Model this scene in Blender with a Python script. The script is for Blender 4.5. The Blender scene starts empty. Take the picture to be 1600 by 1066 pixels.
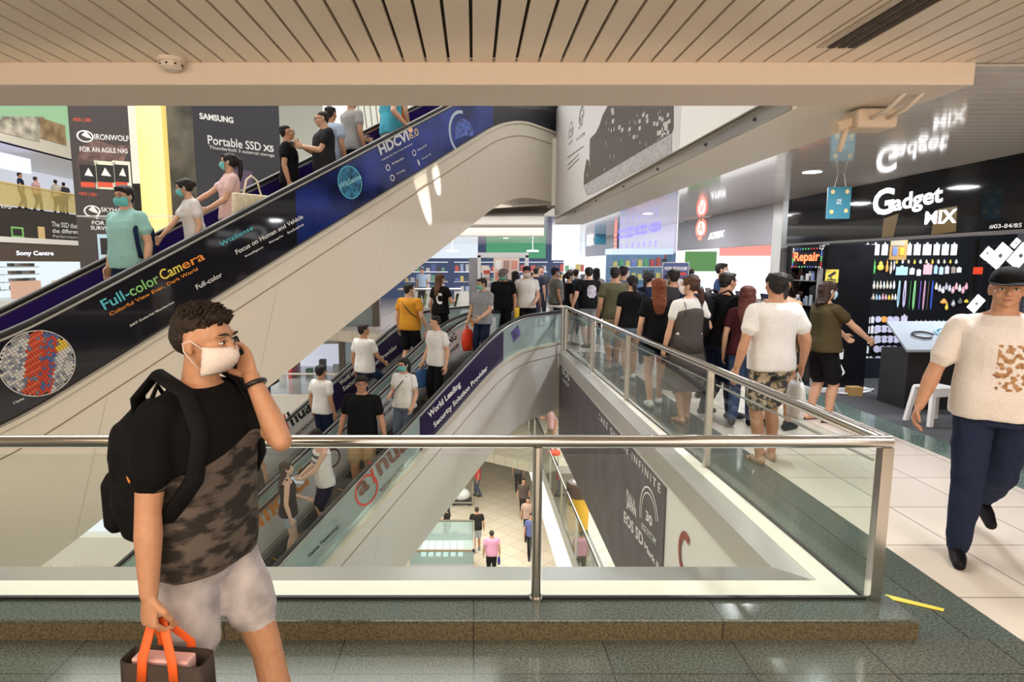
import bpy, math, random
from mathutils import Vector, Matrix, noise
R = math.radians
random.seed(7)
scene = bpy.context.scene
col = scene.collection

# ---------------------------------------------------------------- camera, world, light, exposure
F, CX, CY, PITCH, EYE = 950.0, 740.0, 533.0, R(7.26), 1.8
cd = bpy.data.cameras.new('camera'); cam = bpy.data.objects.new('camera', cd); col.objects.link(cam)
cam.location = (0, 0, EYE); cam.rotation_euler = (R(90) - PITCH, 0, 0)
cd.sensor_width = 36; cd.lens = 36 * F / 1600; cd.shift_x = 60 / 1600; cd.clip_start = .05; cd.clip_end = 200
scene.camera = cam
scene.view_settings.view_transform = 'Standard'; scene.view_settings.look = 'None'
scene.view_settings.exposure = 0.12; scene.view_settings.gamma = 1; scene.view_settings.use_curve_mapping = False
scene.cycles.max_bounces = 7; scene.cycles.diffuse_bounces = 4; scene.cycles.glossy_bounces = 3
scene.cycles.transparent_max_bounces = 14; scene.cycles.caustics_reflective = False; scene.cycles.caustics_refractive = False
scene.cycles.sample_clamp_indirect = 4
wd = bpy.data.worlds.new('mall_daylight'); scene.world = wd; wd.use_nodes = True
wd.node_tree.nodes['Background'].inputs[0].default_value = (1, .95, .88, 1)
wd.node_tree.nodes['Background'].inputs[1].default_value = .75

def area(name, loc, size, power, color=(1, .96, .9), rot=(0, 0, 0), sy=None):
    l = bpy.data.lights.new(name, 'AREA'); l.energy = power; l.color = color; l.size = size
    if sy: l.shape = 'RECTANGLE'; l.size_y = sy
    o = bpy.data.objects.new(name, l); o.location = loc; o.rotation_euler = rot; col.objects.link(o); return o
area('atrium_skylight', (-8, 15, 15.5), 18, 5200, (1, .97, .92), sy=18)                   # daylight falling into the atrium
for wx, wy, wp_ in ((3.3, 1.6, 22), (3.5, 3.9, 34), (3.5, 5.7, 34), (3.5, 7.5, 34), (3.5, 9.5, 38), (3.5, 11.8, 44)):       # recessed lamps over the walkway
    area('walkway_ceiling_light', (wx, wy, 2.71), .22, wp_, (.97, .97, 1))
area('concourse_ceiling_light', (1.0, 20, 2.70), 6, 420, (.93, .96, 1), sy=10)
area('gallery_ceiling_light', (-1.5, .2, 2.70), 4.5, 60, (1, .80, .62), sy=1.4)         # warm lamps over the near gallery
area('gallery_ceiling_light', (3.2, .6, 2.70), 2.0, 36, (1, .84, .68), sy=1.4)
area('shop_ceiling_light', (6.6, 7.9, 2.88), 2.6, 300, (.92, .96, 1), rot=(R(35), 0, 0), sy=1.2)
area('shop_ceiling_light', (6.2, 12, 2.85), 1.4, 90, (.95, .97, 1), sy=3.5)
area('lower_floor_light', (0, 18, -4.7), 6, 900, (1, .94, .86), sy=12)
area('lower_gallery_light', (3.6, 13, -1.78), 2.0, 320, (1, .96, .90), sy=16)
area('warm_fill_behind', (.5, -3.7, 1.7), 11, 300, (1, .80, .60), rot=(R(90), 0, 0), sy=2.0)  # unseen warm fill added behind the camera to brighten the near gallery
area('far_balcony_light', (-14, 31, -2.0), 8, 300, (1, .97, .95), sy=3)
def spot(name, loc, tgt, power, ang, blend=.4, color=(1, .93, .82)):
    l = bpy.data.lights.new(name, 'SPOT'); l.energy = power; l.spot_size = R(ang); l.spot_blend = blend; l.color = color; l.shadow_soft_size = .03
    o = bpy.data.objects.new(name, l); o.location = loc
    o.rotation_euler = (Vector(tgt) - Vector(loc)).to_track_quat('-Z', 'Y').to_euler(); col.objects.link(o)

#SPOTS
# ---------------------------------------------------------------- pixel -> place
cp, sp_ = math.cos(PITCH), math.sin(PITCH)
def ray(px, py):
    u = (px - CX) / F; v = (py - CY) / F
    return Vector((u, cp - v * sp_, -sp_ - v * cp))
def at(px, py, Y=None, z=None, x=None):
    r = ray(px, py)
    t = (Y / r.y) if Y is not None else ((z - EYE) / r.z if z is not None else x / r.x)
    return Vector((0, 0, EYE)) + r * t

# ---------------------------------------------------------------- materials
MATS = {}
def mat(name, color=(.8, .8, .8), rough=.5, metal=0, emit=None, estr=0, bump=0, bscale=40, var=0, spec=.5, coat=0):
    if name in MATS: return MATS[name]
    m = bpy.data.materials.new(name); m.use_nodes = True; nt = m.node_tree; b = nt.nodes['Principled BSDF']
    b.inputs['Base Color'].default_value = (*color, 1); b.inputs['Roughness'].default_value = rough
    b.inputs['Metallic'].default_value = metal; b.inputs['Specular IOR Level'].default_value = spec
    if coat: b.inputs['Coat Weight'].default_value = coat; b.inputs['Coat Roughness'].default_value = .05
    if emit: b.inputs['Emission Color'].default_value = (*emit, 1); b.inputs['Emission Strength'].default_value = estr
    if bump or var:
        tc = nt.nodes.new('ShaderNodeTexCoord'); n = nt.nodes.new('ShaderNodeTexNoise'); n.inputs['Scale'].default_value = bscale
        n.inputs['Detail'].default_value = 4; nt.links.new(tc.outputs['Object'], n.inputs['Vector'])
        if bump:
            bp = nt.nodes.new('ShaderNodeBump'); bp.inputs['Strength'].default_value = bump; bp.inputs['Distance'].default_value = .02
            nt.links.new(n.outputs['Fac'], bp.inputs['Height']); nt.links.new(bp.outputs['Normal'], b.inputs['Normal'])
        if var:
            r = nt.nodes.new('ShaderNodeValToRGB'); r.color_ramp.elements[0].position = .3; r.color_ramp.elements[1].position = .7
            r.color_ramp.elements[0].color = (*[c * (1 - var) for c in color], 1); r.color_ramp.elements[1].color = (*[min(1, c * (1 + var)) for c in color], 1)
            nt.links.new(n.outputs['Fac'], r.inputs['Fac']); nt.links.new(r.outputs['Color'], b.inputs['Base Color'])
    MATS[name] = m; return m
def emis(name, color, s): return mat(name, (0.02, .02, .02) if s else color, .4, emit=color, estr=s)
def glass(name, tint=(.93, .97, .95), refl=.08, body=0, bodycol=(.5, .6, .58)):
    if name in MATS: return MATS[name]
    m = bpy.data.materials.new(name); m.use_nodes = True; nt = m.node_tree; nt.nodes.clear()
    out = nt.nodes.new('ShaderNodeOutputMaterial'); tr = nt.nodes.new('ShaderNodeBsdfTransparent'); gl = nt.nodes.new('ShaderNodeBsdfGlossy')
    tr.inputs[0].default_value = (*tint, 1); gl.inputs['Roughness'].default_value = .02
    ge = nt.nodes.new('ShaderNodeNewGeometry'); vd = nt.nodes.new('ShaderNodeVectorMath'); vd.operation = 'DOT_PRODUCT'
    nt.links.new(ge.outputs['Incoming'], vd.inputs[0]); nt.links.new(ge.outputs['Normal'], vd.inputs[1])
    prev = vd.outputs['Value']
    mx = nt.nodes.new('ShaderNodeMixShader')
    for op, a, c in (('ABSOLUTE', None, None), ('SUBTRACT', 1.0, 'p'), ('POWER', 'p', 5.0), ('MULTIPLY_ADD', 'p', .85)):
        n = nt.nodes.new('ShaderNodeMath'); n.operation = op
        if op == 'ABSOLUTE': nt.links.new(prev, n.inputs[0])
        elif op == 'SUBTRACT': n.inputs[0].default_value = a; nt.links.new(prev, n.inputs[1])
        else: nt.links.new(prev, n.inputs[0]); n.inputs[1].default_value = c
        if op == 'MULTIPLY_ADD': n.inputs[2].default_value = refl * .5
        prev = n.outputs[0]
    nt.links.new(prev, mx.inputs[0])
    src = tr
    if body:
        df = nt.nodes.new('ShaderNodeBsdfDiffuse'); df.inputs[0].default_value = (*bodycol, 1); m2 = nt.nodes.new('ShaderNodeMixShader')
        m2.inputs[0].default_value = body; nt.links.new(tr.outputs[0], m2.inputs[1]); nt.links.new(df.outputs[0], m2.inputs[2]); src = m2
    nt.links.new(src.outputs[0], mx.inputs[1]); nt.links.new(gl.outputs[0], mx.inputs[2]); nt.links.new(mx.outputs[0], out.inputs[0])
    MATS[name] = m; return m
def tiles(name, c1, c2, grout, sx, sy, gw=.01, rough=.15, speck=0, rot=0, var2=None, off=0):
    if name in MATS: return MATS[name]
    m = bpy.data.materials.new(name); m.use_nodes = True; nt = m.node_tree; b = nt.nodes['Principled BSDF']
    g = nt.nodes.new('ShaderNodeNewGeometry'); mp = nt.nodes.new('ShaderNodeMapping'); mp.inputs['Rotation'].default_value = (0, 0, rot)
    nt.links.new(g.outputs['Position'], mp.inputs[0])
    br = nt.nodes.new('ShaderNodeTexBrick'); br.offset = off; br.squash = 1
    br.inputs['Color1'].default_value = (*c1, 1); br.inputs['Color2'].default_value = (*c2, 1); br.inputs['Mortar'].default_value = (*grout, 1)
    br.inputs['Scale'].default_value = 1; br.inputs['Brick Width'].default_value = sx; br.inputs['Row Height'].default_value = sy
    br.inputs['Mortar Size'].default_value = gw; br.inputs['Mortar Smooth'].default_value = .1
    nt.links.new(mp.outputs[0], br.inputs[0])
    colr = br.outputs['Color']
    if speck:
        n = nt.nodes.new('ShaderNodeTexNoise'); n.inputs['Scale'].default_value = speck; n.inputs['Detail'].default_value = 3
        nt.links.new(g.outputs['Position'], n.inputs['Vector'])
        mr = nt.nodes.new('ShaderNodeMapRange'); mr.inputs[1].default_value = .35; mr.inputs[2].default_value = .65; mr.inputs[3].default_value = .55; mr.inputs[4].default_value = 1.4
        nt.links.new(n.outputs['Fac'], mr.inputs[0])
        mx = nt.nodes.new('ShaderNodeMixRGB'); mx.blend_type = 'MULTIPLY'; mx.inputs[0].default_value = 1
        nt.links.new(colr, mx.inputs[1]); nt.links.new(mr.outputs[0], mx.inputs[2]); colr = mx.outputs[0]
    nt.links.new(colr, b.inputs['Base Color']); b.inputs['Roughness'].default_value = rough
    MATS[name] = m; return m

# ---------------------------------------------------------------- mesh accumulator
class MB:
    def __init__(s): s.v = []; s.f = []; s.mi = []; s.cur = 0
    def add(s, vs, fs):
        n = len(s.v); s.v += [tuple(v) for v in vs]; s.f += [tuple(i + n for i in f) for f in fs]; s.mi += [s.cur] * len(fs); return s
    def box(s, a, b):
        (x0, y0, z0), (x1, y1, z1) = a, b
        return s.add([(x0, y0, z0), (x1, y0, z0), (x1, y1, z0), (x0, y1, z0), (x0, y0, z1), (x1, y0, z1), (x1, y1, z1), (x0, y1, z1)],
                     [(0, 3, 2, 1), (4, 5, 6, 7), (0, 1, 5, 4), (1, 2, 6, 5), (2, 3, 7, 6), (3, 0, 4, 7)])
    def obox(s, o, X, Y, Z):      # box from corner o with three edge vectors
        o, X, Y, Z = map(Vector, (o, X, Y, Z))
        p = [o, o + X, o + X + Y, o + Y]; q = [k + Z for k in p]
        return s.add(p + q, [(0, 3, 2, 1), (4, 5, 6, 7), (0, 1, 5, 4), (1, 2, 6, 5), (2, 3, 7, 6), (3, 0, 4, 7)])
    def quad(s, *p): return s.add(p, [tuple(range(len(p)))])
    def prism(s, poly, vec):      # polygon (3d pts) extruded along vec
        n = len(poly); vec = Vector(vec); p = [Vector(a) for a in poly]; q = [a + vec for a in p]
        fs = [tuple(range(n))[::-1], tuple(range(n, 2 * n))] + [(i, (i + 1) % n, n + (i + 1) % n, n + i) for i in range(n)]
        return s.add(p + q, fs)
    def rings(s, rs, cap=True, closed=False):
        n = len(rs[0]); base = []; vs = []; fs = []
        for r in rs: vs += r
        m = len(rs)
        for i in range(m - (0 if closed else 1)):
            a = i * n; b = ((i + 1) % m) * n
            for k in range(n):
                fs.append((a + k, a + (k + 1) % n, b + (k + 1) % n, b + k))
        if cap and not closed: fs += [tuple(range(n))[::-1], tuple(range((m - 1) * n, m * n))]
        return s.add(vs, fs)
    def tube(s, path, r, n=10, cap=True, closed=False, flat=1.0, up0=None):
        path = [Vector(p) for p in path]; rs = []; m = len(path); up = None
        rad = r if isinstance(r, (list, tuple)) else [r] * m
        for i, p in enumerate(path):
            if closed: d = path[(i + 1) % m] - path[i - 1]
            else: d = path[min(i + 1, m - 1)] - path[max(i - 1, 0)]
            if d.length < 1e-9: d = Vector((0, 0, 1))
            d.normalize()
            if up is None:
                up = Vector(up0) if up0 else Vector((0, 0, 1)) if abs(d.z) < .95 else Vector((0, 1, 0))
            a = d.cross(up); 
            if a.length < 1e-6: a = d.orthogonal()
            a.normalize(); b = a.cross(d).normalized(); up = b
            rs.append([p + a * (math.cos(2 * math.pi * k / n) * rad[i]) + b * (math.sin(2 * math.pi * k / n) * rad[i] * flat) for k in range(n)])
        return s.rings(rs, cap, closed)
    def ell(s, c, r, n=16, m=10, rot=None):
        c = Vector(c); vs = []; fs = []
        M = rot or Matrix.Identity(3)
        for j in range(1, m):
            t = math.pi * j / m
            for k in range(n):
                a = 2 * math.pi * k / n
                vs.append(c + M @ Vector((r[0] * math.sin(t) * math.cos(a), r[1] * math.sin(t) * math.sin(a), r[2] * math.cos(t))))
        top = len(vs); vs.append(c + M @ Vector((0, 0, r[2]))); bot = len(vs); vs.append(c + M @ Vector((0, 0, -r[2])))
        for j in range(m - 2):
            for k in range(n):
                a = j * n + k; b = j * n + (k + 1) % n; fs.append((a, a + n, b + n, b))
        for k in range(n):
            fs.append((top, k, (k + 1) % n)); a = (m - 2) * n; fs.append((bot, a + (k + 1) % n, a + k))
        return s.add(vs, fs)
    def cap(s, p0, r0, p1, r1, n=14, k=4, flat=1.0, up=None):     # tapered capsule
        p0, p1 = Vector(p0), Vector(p1); d = p1 - p0
        if d.length < 1e-6: d = Vector((0, 0, 1e-3))
        L = d.length; d.normalize()
        a = d.cross(up).normalized() if up is not None and d.cross(up).length > 1e-4 else d.orthogonal().normalized(); b = a.cross(d)
        pr = []
        for i in range(k): t = math.pi / 2 * (i + .35) / k; pr.append((-r0 * math.cos(t), r0 * math.sin(t)))
        pr.append((0, r0)); pr.append((L * .5, (r0 + r1) / 2)); pr.append((L, r1))
        for i in range(k): t = math.pi / 2 * (i + .65) / k; pr.append((L + r1 * math.sin(t), r1 * math.cos(t)))
        return s.rings([[p0 + d * h + a * (math.cos(6.28319 * q / n) * rr) + b * (math.sin(6.28319 * q / n) * rr * flat) for q in range(n)] for h, rr in pr])
    def mesh(s, name, mats, smooth=False):
        me = bpy.data.meshes.new(name); me.from_pydata(s.v, [], s.f)
        for m in (mats if isinstance(mats, (list, tuple)) else [mats]): me.materials.append(m)
        if any(s.mi): me.polygons.foreach_set('material_index', s.mi)
        if smooth: me.polygons.foreach_set('use_smooth', [True] * len(me.polygons))
        me.update(); return me
    def build(s, name, m, parent=None, smooth=False, bevel=0, auto=False):
        o = bpy.data.objects.new(name, s.mesh(name, m, smooth or auto)); col.objects.link(o)
        if parent is not None:
            o.parent = parent
        if bevel:
            b = o.modifiers.new('bevel', 'BEVEL'); b.width = bevel; b.segments = 2; b.limit_method = 'ANGLE'
        if auto:
            e = o.modifiers.new('edge', 'EDGE_SPLIT'); e.split_angle = R(35)
        return o
def tag(o, label=None, cat=None, group=None, kind=None):
    if label: o['label'] = label
    if cat: o['category'] = cat
    if group: o['group'] = group
    if kind: o['kind'] = kind
    return o
def struct(name, mb, m, **k): return tag(mb.build(name, m, **k), kind='structure')
def empty(name, loc, label, cat, group=None, rz=0):
    o = bpy.data.objects.new(name, None); o.empty_display_size = .1; col.objects.link(o); o.location = loc; o.rotation_euler.z = rz
    bpy.context.view_layer.update()
    return tag(o, label, cat, group)
def world_child(o, root):        # mesh written in world coordinates, kept there under a moved parent
    M = Matrix.LocRotScale(root.location, root.rotation_euler, None)
    o.matrix_parent_inverse = M.inverted(); return o
def wc(mb, name, m, root, **k):
    o = mb.build(name, m, **k); o.parent = root; return world_child(o, root)
def offset_mb(mb, loc):
    mb.v = [(a - loc[0], b - loc[1], c - loc[2]) for a, b, c in mb.v]; return mb
def copy_tree(o, parent=None):
    c = o.copy(); col.objects.link(c)
    if parent is not None: c.parent = parent
    for ch in o.children: copy_tree(ch, c)
    return c

# ---------------------------------------------------------------- lettering fitted into a rectangle of a plane
def lettering(s, m, parent, o, X, U, w, h, name='lettering', spacing=1.0, bold=.012, depth=.002, mirror=False, shear=0, label=None):
    cu = bpy.data.curves.new(name, 'FONT'); cu.body = s; cu.size = 1; cu.offset = bold; cu.shear = shear; cu.space_character = spacing; cu.resolution_u = 3
    ob = bpy.data.objects.new(name, cu); col.objects.link(ob)
    dg = bpy.context.evaluated_depsgraph_get(); me = bpy.data.meshes.new_from_object(ob.evaluated_get(dg))
    bpy.data.objects.remove(ob); bpy.data.curves.remove(cu)
    if not len(me.vertices): return None
    xs = [v.co.x for v in me.vertices]; ys = [v.co.y for v in me.vertices]
    x0, x1, y0, y1 = min(xs), max(xs), min(ys), max(ys)
    o, X, U = Vector(o), Vector(X).normalized(), Vector(U).normalized(); N = X.cross(U).normalized()
    kx, ky = w / (x1 - x0), h / (y1 - y0)
    for v in me.vertices:
        v.co = o + X * ((v.co.x - x0) * kx) + U * ((v.co.y - y0) * ky) + N * depth
    me.materials.append(m); me.name = name
    t = bpy.data.objects.new(name, me); col.objects.link(t)
    if parent is not None:
        t.parent = parent
        if parent.type == 'EMPTY': world_child(t, parent)
    if label: t['label'] = label
    return t
class Plane:                      # a flat panel with its own frame: origin bottom left, X along, U up
    def __init__(s, o, X, w, h, U=(0, 0, 1)):
        s.o, s.X, s.U, s.w, s.h = Vector(o), Vector(X).normalized(), Vector(U).normalized(), w, h
        s.N = s.X.cross(s.U).normalized()
    def p(s, a, b, d=0): return s.o + s.X * (a * s.w) + s.U * (b * s.h) + s.N * d
    def slab(s, name, m, t, root=None, **k):
        mb = MB().obox(s.o - s.N * t, s.X * s.w, s.U * s.h, s.N * t)
        return wc(mb, name, m, root, **k) if root is not None else mb.build(name, m, **k)
    def txt(s, st, m, parent, a, b, w, h, **k): return lettering(st, m, parent, s.p(a, b), s.X, s.U, w * s.w, h * s.h, **k)
    def rect(s, mb, a0, b0, a1, b1, d=.003): return mb.quad(s.p(a0, b0, d), s.p(a1, b0, d), s.p(a1, b1, d), s.p(a0, b1, d))
    def disc(s, mb, a, b, rx, ry, d=.003, r0=0, n=32, t0=0, t1=360):       # rx, ry in metres
        c = s.p(a, b, d)
        pt = lambda t, q: c + s.X * (math.cos(t) * rx * q) + s.U * (math.sin(t) * ry * q)
        for i in range(n):
            A = R(t0 + (t1 - t0) * i / n); B = R(t0 + (t1 - t0) * (i + 1) / n)
            if r0: mb.quad(pt(A, r0), pt(A, 1), pt(B, 1), pt(B, r0))
            else: mb.quad(c, pt(A, 1), pt(B, 1))
        return mb
    def hit(s, px, py):           # where the line of sight through a pixel meets this panel, in panel units
        r = ray(px, py); e = Vector((0, 0, EYE)); t = (s.o - e).dot(s.N) / r.dot(s.N); p = e + r * t - s.o
        return p.dot(s.X) / s.w, p.dot(s.U) / s.h
    def tpx(s, st, m, parent, bl, tl, br, **k):     # lettering measured by its bottom-left, top-left and bottom-right corners
        a, b = s.hit(*bl); c, d = s.hit(*tl); e, f = s.hit(*br); X = s.p(e, f) - s.p(a, b); Xn = X.normalized(); U = s.N.cross(Xn)
        h = max(.004, (s.p(c, d) - s.p(a, b)).dot(U))
        return lettering(st, m, parent, s.p(a, b), Xn, U, X.length, h, **k)
    def rpx(s, mb, x0, y0, x1, y1, d=.003):
        a, b = s.hit(x0, y1); c, e = s.hit(x1, y0); f, g = s.hit(x0, y0); h, i = s.hit(x1, y1)
        return mb.quad(s.p(a, b, d), s.p(c, b, d), s.p(c, g, d), s.p(a, g, d))
    def poly(s, mb, pts, d=.003): return mb.quad(*[s.p(*s.hit(*q), d) for q in pts])
# ================================================================ the building
H = 4.3
CZ = 2.74                                  # ceiling
cream = mat('cream_paint', (.80, .755, .66), .42)
warmcream = mat('warm_cream_paint', (.76, .66, .58), .5)
whitep = mat('white_paint', (.84, .82, .78), .4)
steel = mat('brushed_steel', (.62, .60, .57), .16, 1.0)
steel_m = mat('satin_steel', (.55, .54, .52), .34, 1.0)
dark = mat('dark_gap', (.05, .035, .025), .8)
black = mat('black_plastic', (.012, .012, .014), .35)
rubber = mat('black_rubber', (.015, .014, .014), .38)
granite = tiles('dark_green_granite', (.10, .115, .098), (.118, .13, .108), (.05, .055, .05), .62, .62, .004, .10, 90)
granite_trim = tiles('dark_green_granite_slab', (.10, .122, .108), (.115, .133, .118), (.05, .055, .05), 1.2, 9, .004, .12, 90)
granite_face = tiles('brown_granite_face', (.12, .10, .06), (.14, .11, .07), (.04, .035, .03), 1.2, 9, .004, .3, 90)
beige = tiles('beige_floor_tile', (.68, .61, .53), (.72, .65, .56), (.16, .14, .12), .62, .62, .004, .16)
tile_low = tiles('beige_ground_tile', (.62, .53, .42), (.70, .61, .50), (.42, .36, .28), .62, .62, .012, .3, rot=R(45))
tile_mid = tiles('pale_lower_tile', (.72, .68, .58), (.75, .71, .60), (.40, .37, .3), .45, .45, .01, .3, rot=R(40))
carpet = mat('grey_carpet', (.07, .072, .08), .95, bump=.4, bscale=200, var=.25)

# floors of this level
mb = MB().box((-8, -4, -.3), (8, 2.73, 0)); struct('floor_near', mb, granite)
mb = MB(); mb.box((2.64, 2.73, -.3), (4.42, 45, 0)); mb.prism([(2.0, 12.35, -.3), (2.64, 12.35, -.3), (2.64, 45, -.3), (-6, 45, -.3), (-6, 18.1, -.3)], (0, 0, .3))
mb.box((2.64, -4, -.004), (4.42, 2.73, .003)); struct('floor_walkway', mb, beige)
struct('floor_border', MB().box((2.03, 2.73, -.3), (2.64, 12.35, 0)), granite_trim)
struct('floor_shop_border', MB().box((4.42, -4, -.3), (4.78, 45, .002)), tiles('green_glass_granite', (.13, .19, .17), (.15, .20, .18), (.05, .06, .05), .62, .62, .004, .08, 60))
struct('floor_shop', MB().box((4.78, -4, -.3), (8.4, 45, .0)), carpet)
mb = MB().box((-8, 2.73, 0), (2.14, 2.95, .1)); mb.box((-8, 2.95, -.3), (2.03, 2.99, .02)); k = struct('kerb_front', mb, granite_trim, bevel=.006)
struct('kerb_face', MB().box((-8, 2.724, 0.0), (2.14, 2.731, .085)), granite_face)
# lip and sill of the opening
lip = mat('cream_lip', (.86, .83, .74), .35)
mb = MB().box((-8, 2.99, -.25), (2.03, 3.17, .06)); mb.box((1.90, 3.17, -.25), (2.03, 12.35, .06)); struct('trim_1', mb, lip)
mb = MB().prism([(-8, 3.17, .055), (-8, 3.40, .02), (-8, 3.40, -.2), (-8, 3.17, -.2)], (9.9, 0, 0))
mb.prism([(1.90, 3.17, .055), (1.76, 3.17, .02), (1.76, 3.17, -.2), (1.90, 3.17, -.2)], (0, 9.2, 0)); struct('trim_2', mb, mat('sill_metal', (.62, .61, .59), .28, .7))
struct('slab_edge_right', MB().box((1.78, 3.2, -1.95), (1.9, 12.35, -.18)), whitep)
struct('slab_edge_front', MB().box((-8, 3.2, -1.95), (1.9, 3.36, -.18)), whitep)

# near ceiling: long planks running away from the camera
plank = mat('ceiling_plank', (.87, .74, .61), .28)
mb = MB(); x = -8.03
while x < 8:
    mb.box((x, -4, CZ), (x + .092, 3.01, CZ + .02)); x += .1056
struct('ceiling_near', mb, plank)
struct('ceiling_backing', MB().box((-8, -4, CZ + .035), (8.4, 3.05, CZ + .06)), dark)
# walkway ceiling: narrow glossy slats running across
slat = mat('ceiling_slat', (.86, .83, .82), .10, 0, spec=.9, coat=.3)
mb = MB(); y = 3.06
while y < 12.4:
    mb.box((2.36, y, CZ), (4.72, y + .104, CZ + .02)); y += .112
while y < 40:
    mb.box((-8, y, CZ), (4.72, y + .26, CZ + .02)); y += .28
struct('ceiling_walkway', mb, slat)
struct('ceiling_walkway_backing', MB().box((1.76, 3.05, CZ + .03), (8.4, 12.4, CZ + .06)).box((-8, 13.6, CZ + .03), (8.4, 41, CZ + .06)), dark)
struct('ceiling_shop', MB().box((4.74, -4, 2.95), (8.4, 41, 3.0)), mat('shop_ceiling', (.75, .75, .74), .6))
# beams
mb = MB().box((-8, 3.01, 2.64), (2.37, 3.40, CZ + .02)); struct('beam_front', mb, warmcream, bevel=.004)
struct('beam_front_upstand', MB().box((-8, 3.36, 2.66), (1.76, 3.46, 4.4)), warmcream)
mb = MB().box((1.76, 3.40, 2.64), (2.37, 13.4, CZ + .02)); struct('beam_side', mb, cream, bevel=.004)
struct('wall_side_upper', MB().box((1.80, 3.46, 2.70), (2.0, 13.4, 5.6)), mat('white_fascia', (.82, .81, .78), .45))
mb = MB().box((1.74, 3.5, 2.645), (1.80, 13.1, 2.72)); struct('trim_3', mb, mat('fascia_strip', (.45, .43, .40), .3, .6))
mb = MB()
for y in (3.9, 4.7, 5.9, 7.2, 8.8, 10.6): mb.ell((1.735, y, 2.685), (.012, .012, .012), 8, 6)
struct('trim_4', mb, black)

# upper landing that receives the high escalator, with its beam and soffit
struct('slab_upper_landing', MB().prism([(1.80, 13.15, 3.05), (-1.9, 15.85, 3.05), (-1.9, 30, 3.05), (1.80, 30, 3.05)], (0, 0, 1.25)), cream)
struct('beam_back', MB().box((-3.0, 15.6, 2.50), (1.78, 16.0, 3.06)), cream)
struct('slab_upper_back', MB().box((-6, 30, 3.0), (8, 30.3, 4.3)), whitep)
struct('upper_landing_wall', MB().box((1.62, 12.9, 3.0), (1.80, 13.6, 4.35)), mat('panel_white', (.84, .82, .74), .35))

# the lower levels
struct('floor_lower', MB().box((2.25, -2, -H - .3), (9, 40, -H)).prism([(1.95, 18, -H - .3), (2.3, 18, -H - .3), (2.3, 40, -H - .3), (-6, 40, -H - .3), (-6, 24, -H - .3)], (0, 0, .3)), tile_mid)
struct('slab_edge_lower', MB().prism([(2.25, -2, -H - 1.55), (1.95, 34, -H - 1.55), (1.95, 34, -H - .02), (2.25, -2, -H - .02)], (.06, 0, 0)), mat('pale_blue_white_paint', (.80, .83, .85), .4))
struct('floor_lower_border', MB().prism([(2.26, -2, -H), (2.75, -2, -H), (2.45, 34, -H), (1.96, 34, -H)], (0, 0, .012)), granite_trim)
struct('wall_lower_right', MB().box((6.4, -2, -H), (6.6, 40, -.3)), whitep)
struct('ceiling_lower', MB().box((1.9, -2, -1.75), (6.6, 40, -1.7)), whitep)
struct('floor_ground', MB().box((-32, -2, -2 * H - .3), (7, 46, -2 * H)), tile_low)
struct('wall_ground_right', MB().box((3.9, -2, -2 * H), (4.1, 46, -H - .3)), mat('shop_dark_wall', (.25, .2, .18), .6))
struct('floor_lower_left', MB().box((-32, 28, -H - .3), (-6, 46, -H)), mat('glossy_grey_floor', (.45, .45, .44), .12))
struct('slab_edge_lower_left', MB().box((-32, 27.85, -H - 1.6), (-2, 28, -H + .02)), whitep)
struct('floor_back', MB().box((-32, 29, -.3), (-6, 46, 0)), beige)
struct('slab_edge_back', MB().box((-32, 28.8, -1.9), (-5.9, 29, .02)), whitep)
# outer walls of the building behind the shops
struct('wall_back', MB().box((-34, 45.5, -9), (9, 46, 16)), mat('bright_wall', (.82, .82, .80), .6))
struct('wall_right', MB().box((8.4, -4, 0), (8.6, 46, 3)), mat('shop_back_wall', (.12, .12, .14), .5))
struct('wall_near', MB().box((-8, -4.2, 0), (8.4, -4, 3)), warmcream)
struct('wall_left', MB().box((-31, -3, -9), (-30.8, 46, 16)), mat('far_left_wall', (.78, .76, .70), .6))
struct('ceiling_roof', MB().box((-34, 4, 16), (9, 46, 16.2)), mat('roof_white', (.85, .85, .83), .6))

# ---------------------------------------------------------------- glass railings
pane = glass('railing_glass', (.93, .96, .94), .05)
green_edge = mat('glass_edge', (.25, .45, .38), .2)
rr = empty('glass_railing', (0, 2.92, .1), 'steel and glass railing on a granite kerb in front of the phone caller', 'railing', 'railings around the opening')
RX = lambda y: 2.04 - .16 * (y - 2.92) / 9.4
wc(MB().tube([(-8, 2.92, .927), (2.06, 2.92, .927)], .032, 20), 'handrail', steel, rr, auto=True)
for x in (-3.2, -1.4, .318, 2.04):
    if x < -2: continue
    p = MB(); 
    if x > 2: p.obox((x - .028, 2.895, .1), (.056, 0, 0), (0, .05, 0), (0, 0, .80))
    else: p.tube([(x, 2.92, .1), (x, 2.92, .90)], .026, 16); p.tube([(x, 2.92, .1), (x, 2.92, .112)], .038, 16)
    wc(p, 'post', steel, rr, auto=True)
for a, b in ((-5.0, -1.43), (-1.37, .285), (.35, 2.0)):
    g = wc(MB().box((a, 2.905, .115), (b, 2.917, .862)), 'glass_panel', pane, rr)
    wc(MB().box((a, 2.902, .105), (b, 2.922, .117)), 'base_channel', black, g)
r2 = empty('glass_railing', (1.95, 7.6, 0), 'long steel and glass railing running away between the queue and the opening', 'railing', 'railings around the opening')
wc(MB().tube([(RX(y), y, .927) for y in (2.92, 5, 7.6, 10, 12.3)], .032, 16), 'handrail', steel, r2, auto=True)
ys = [2.92, 5.06, 7.65, 9.75, 12.3]
for y in ys[1:]:
    wc(MB().obox((RX(y) - .028, y - .022, 0.0), (.056, 0, 0), (0, .044, 0), (0, 0, .91)), 'post', steel_m, r2, bevel=.005)
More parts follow.
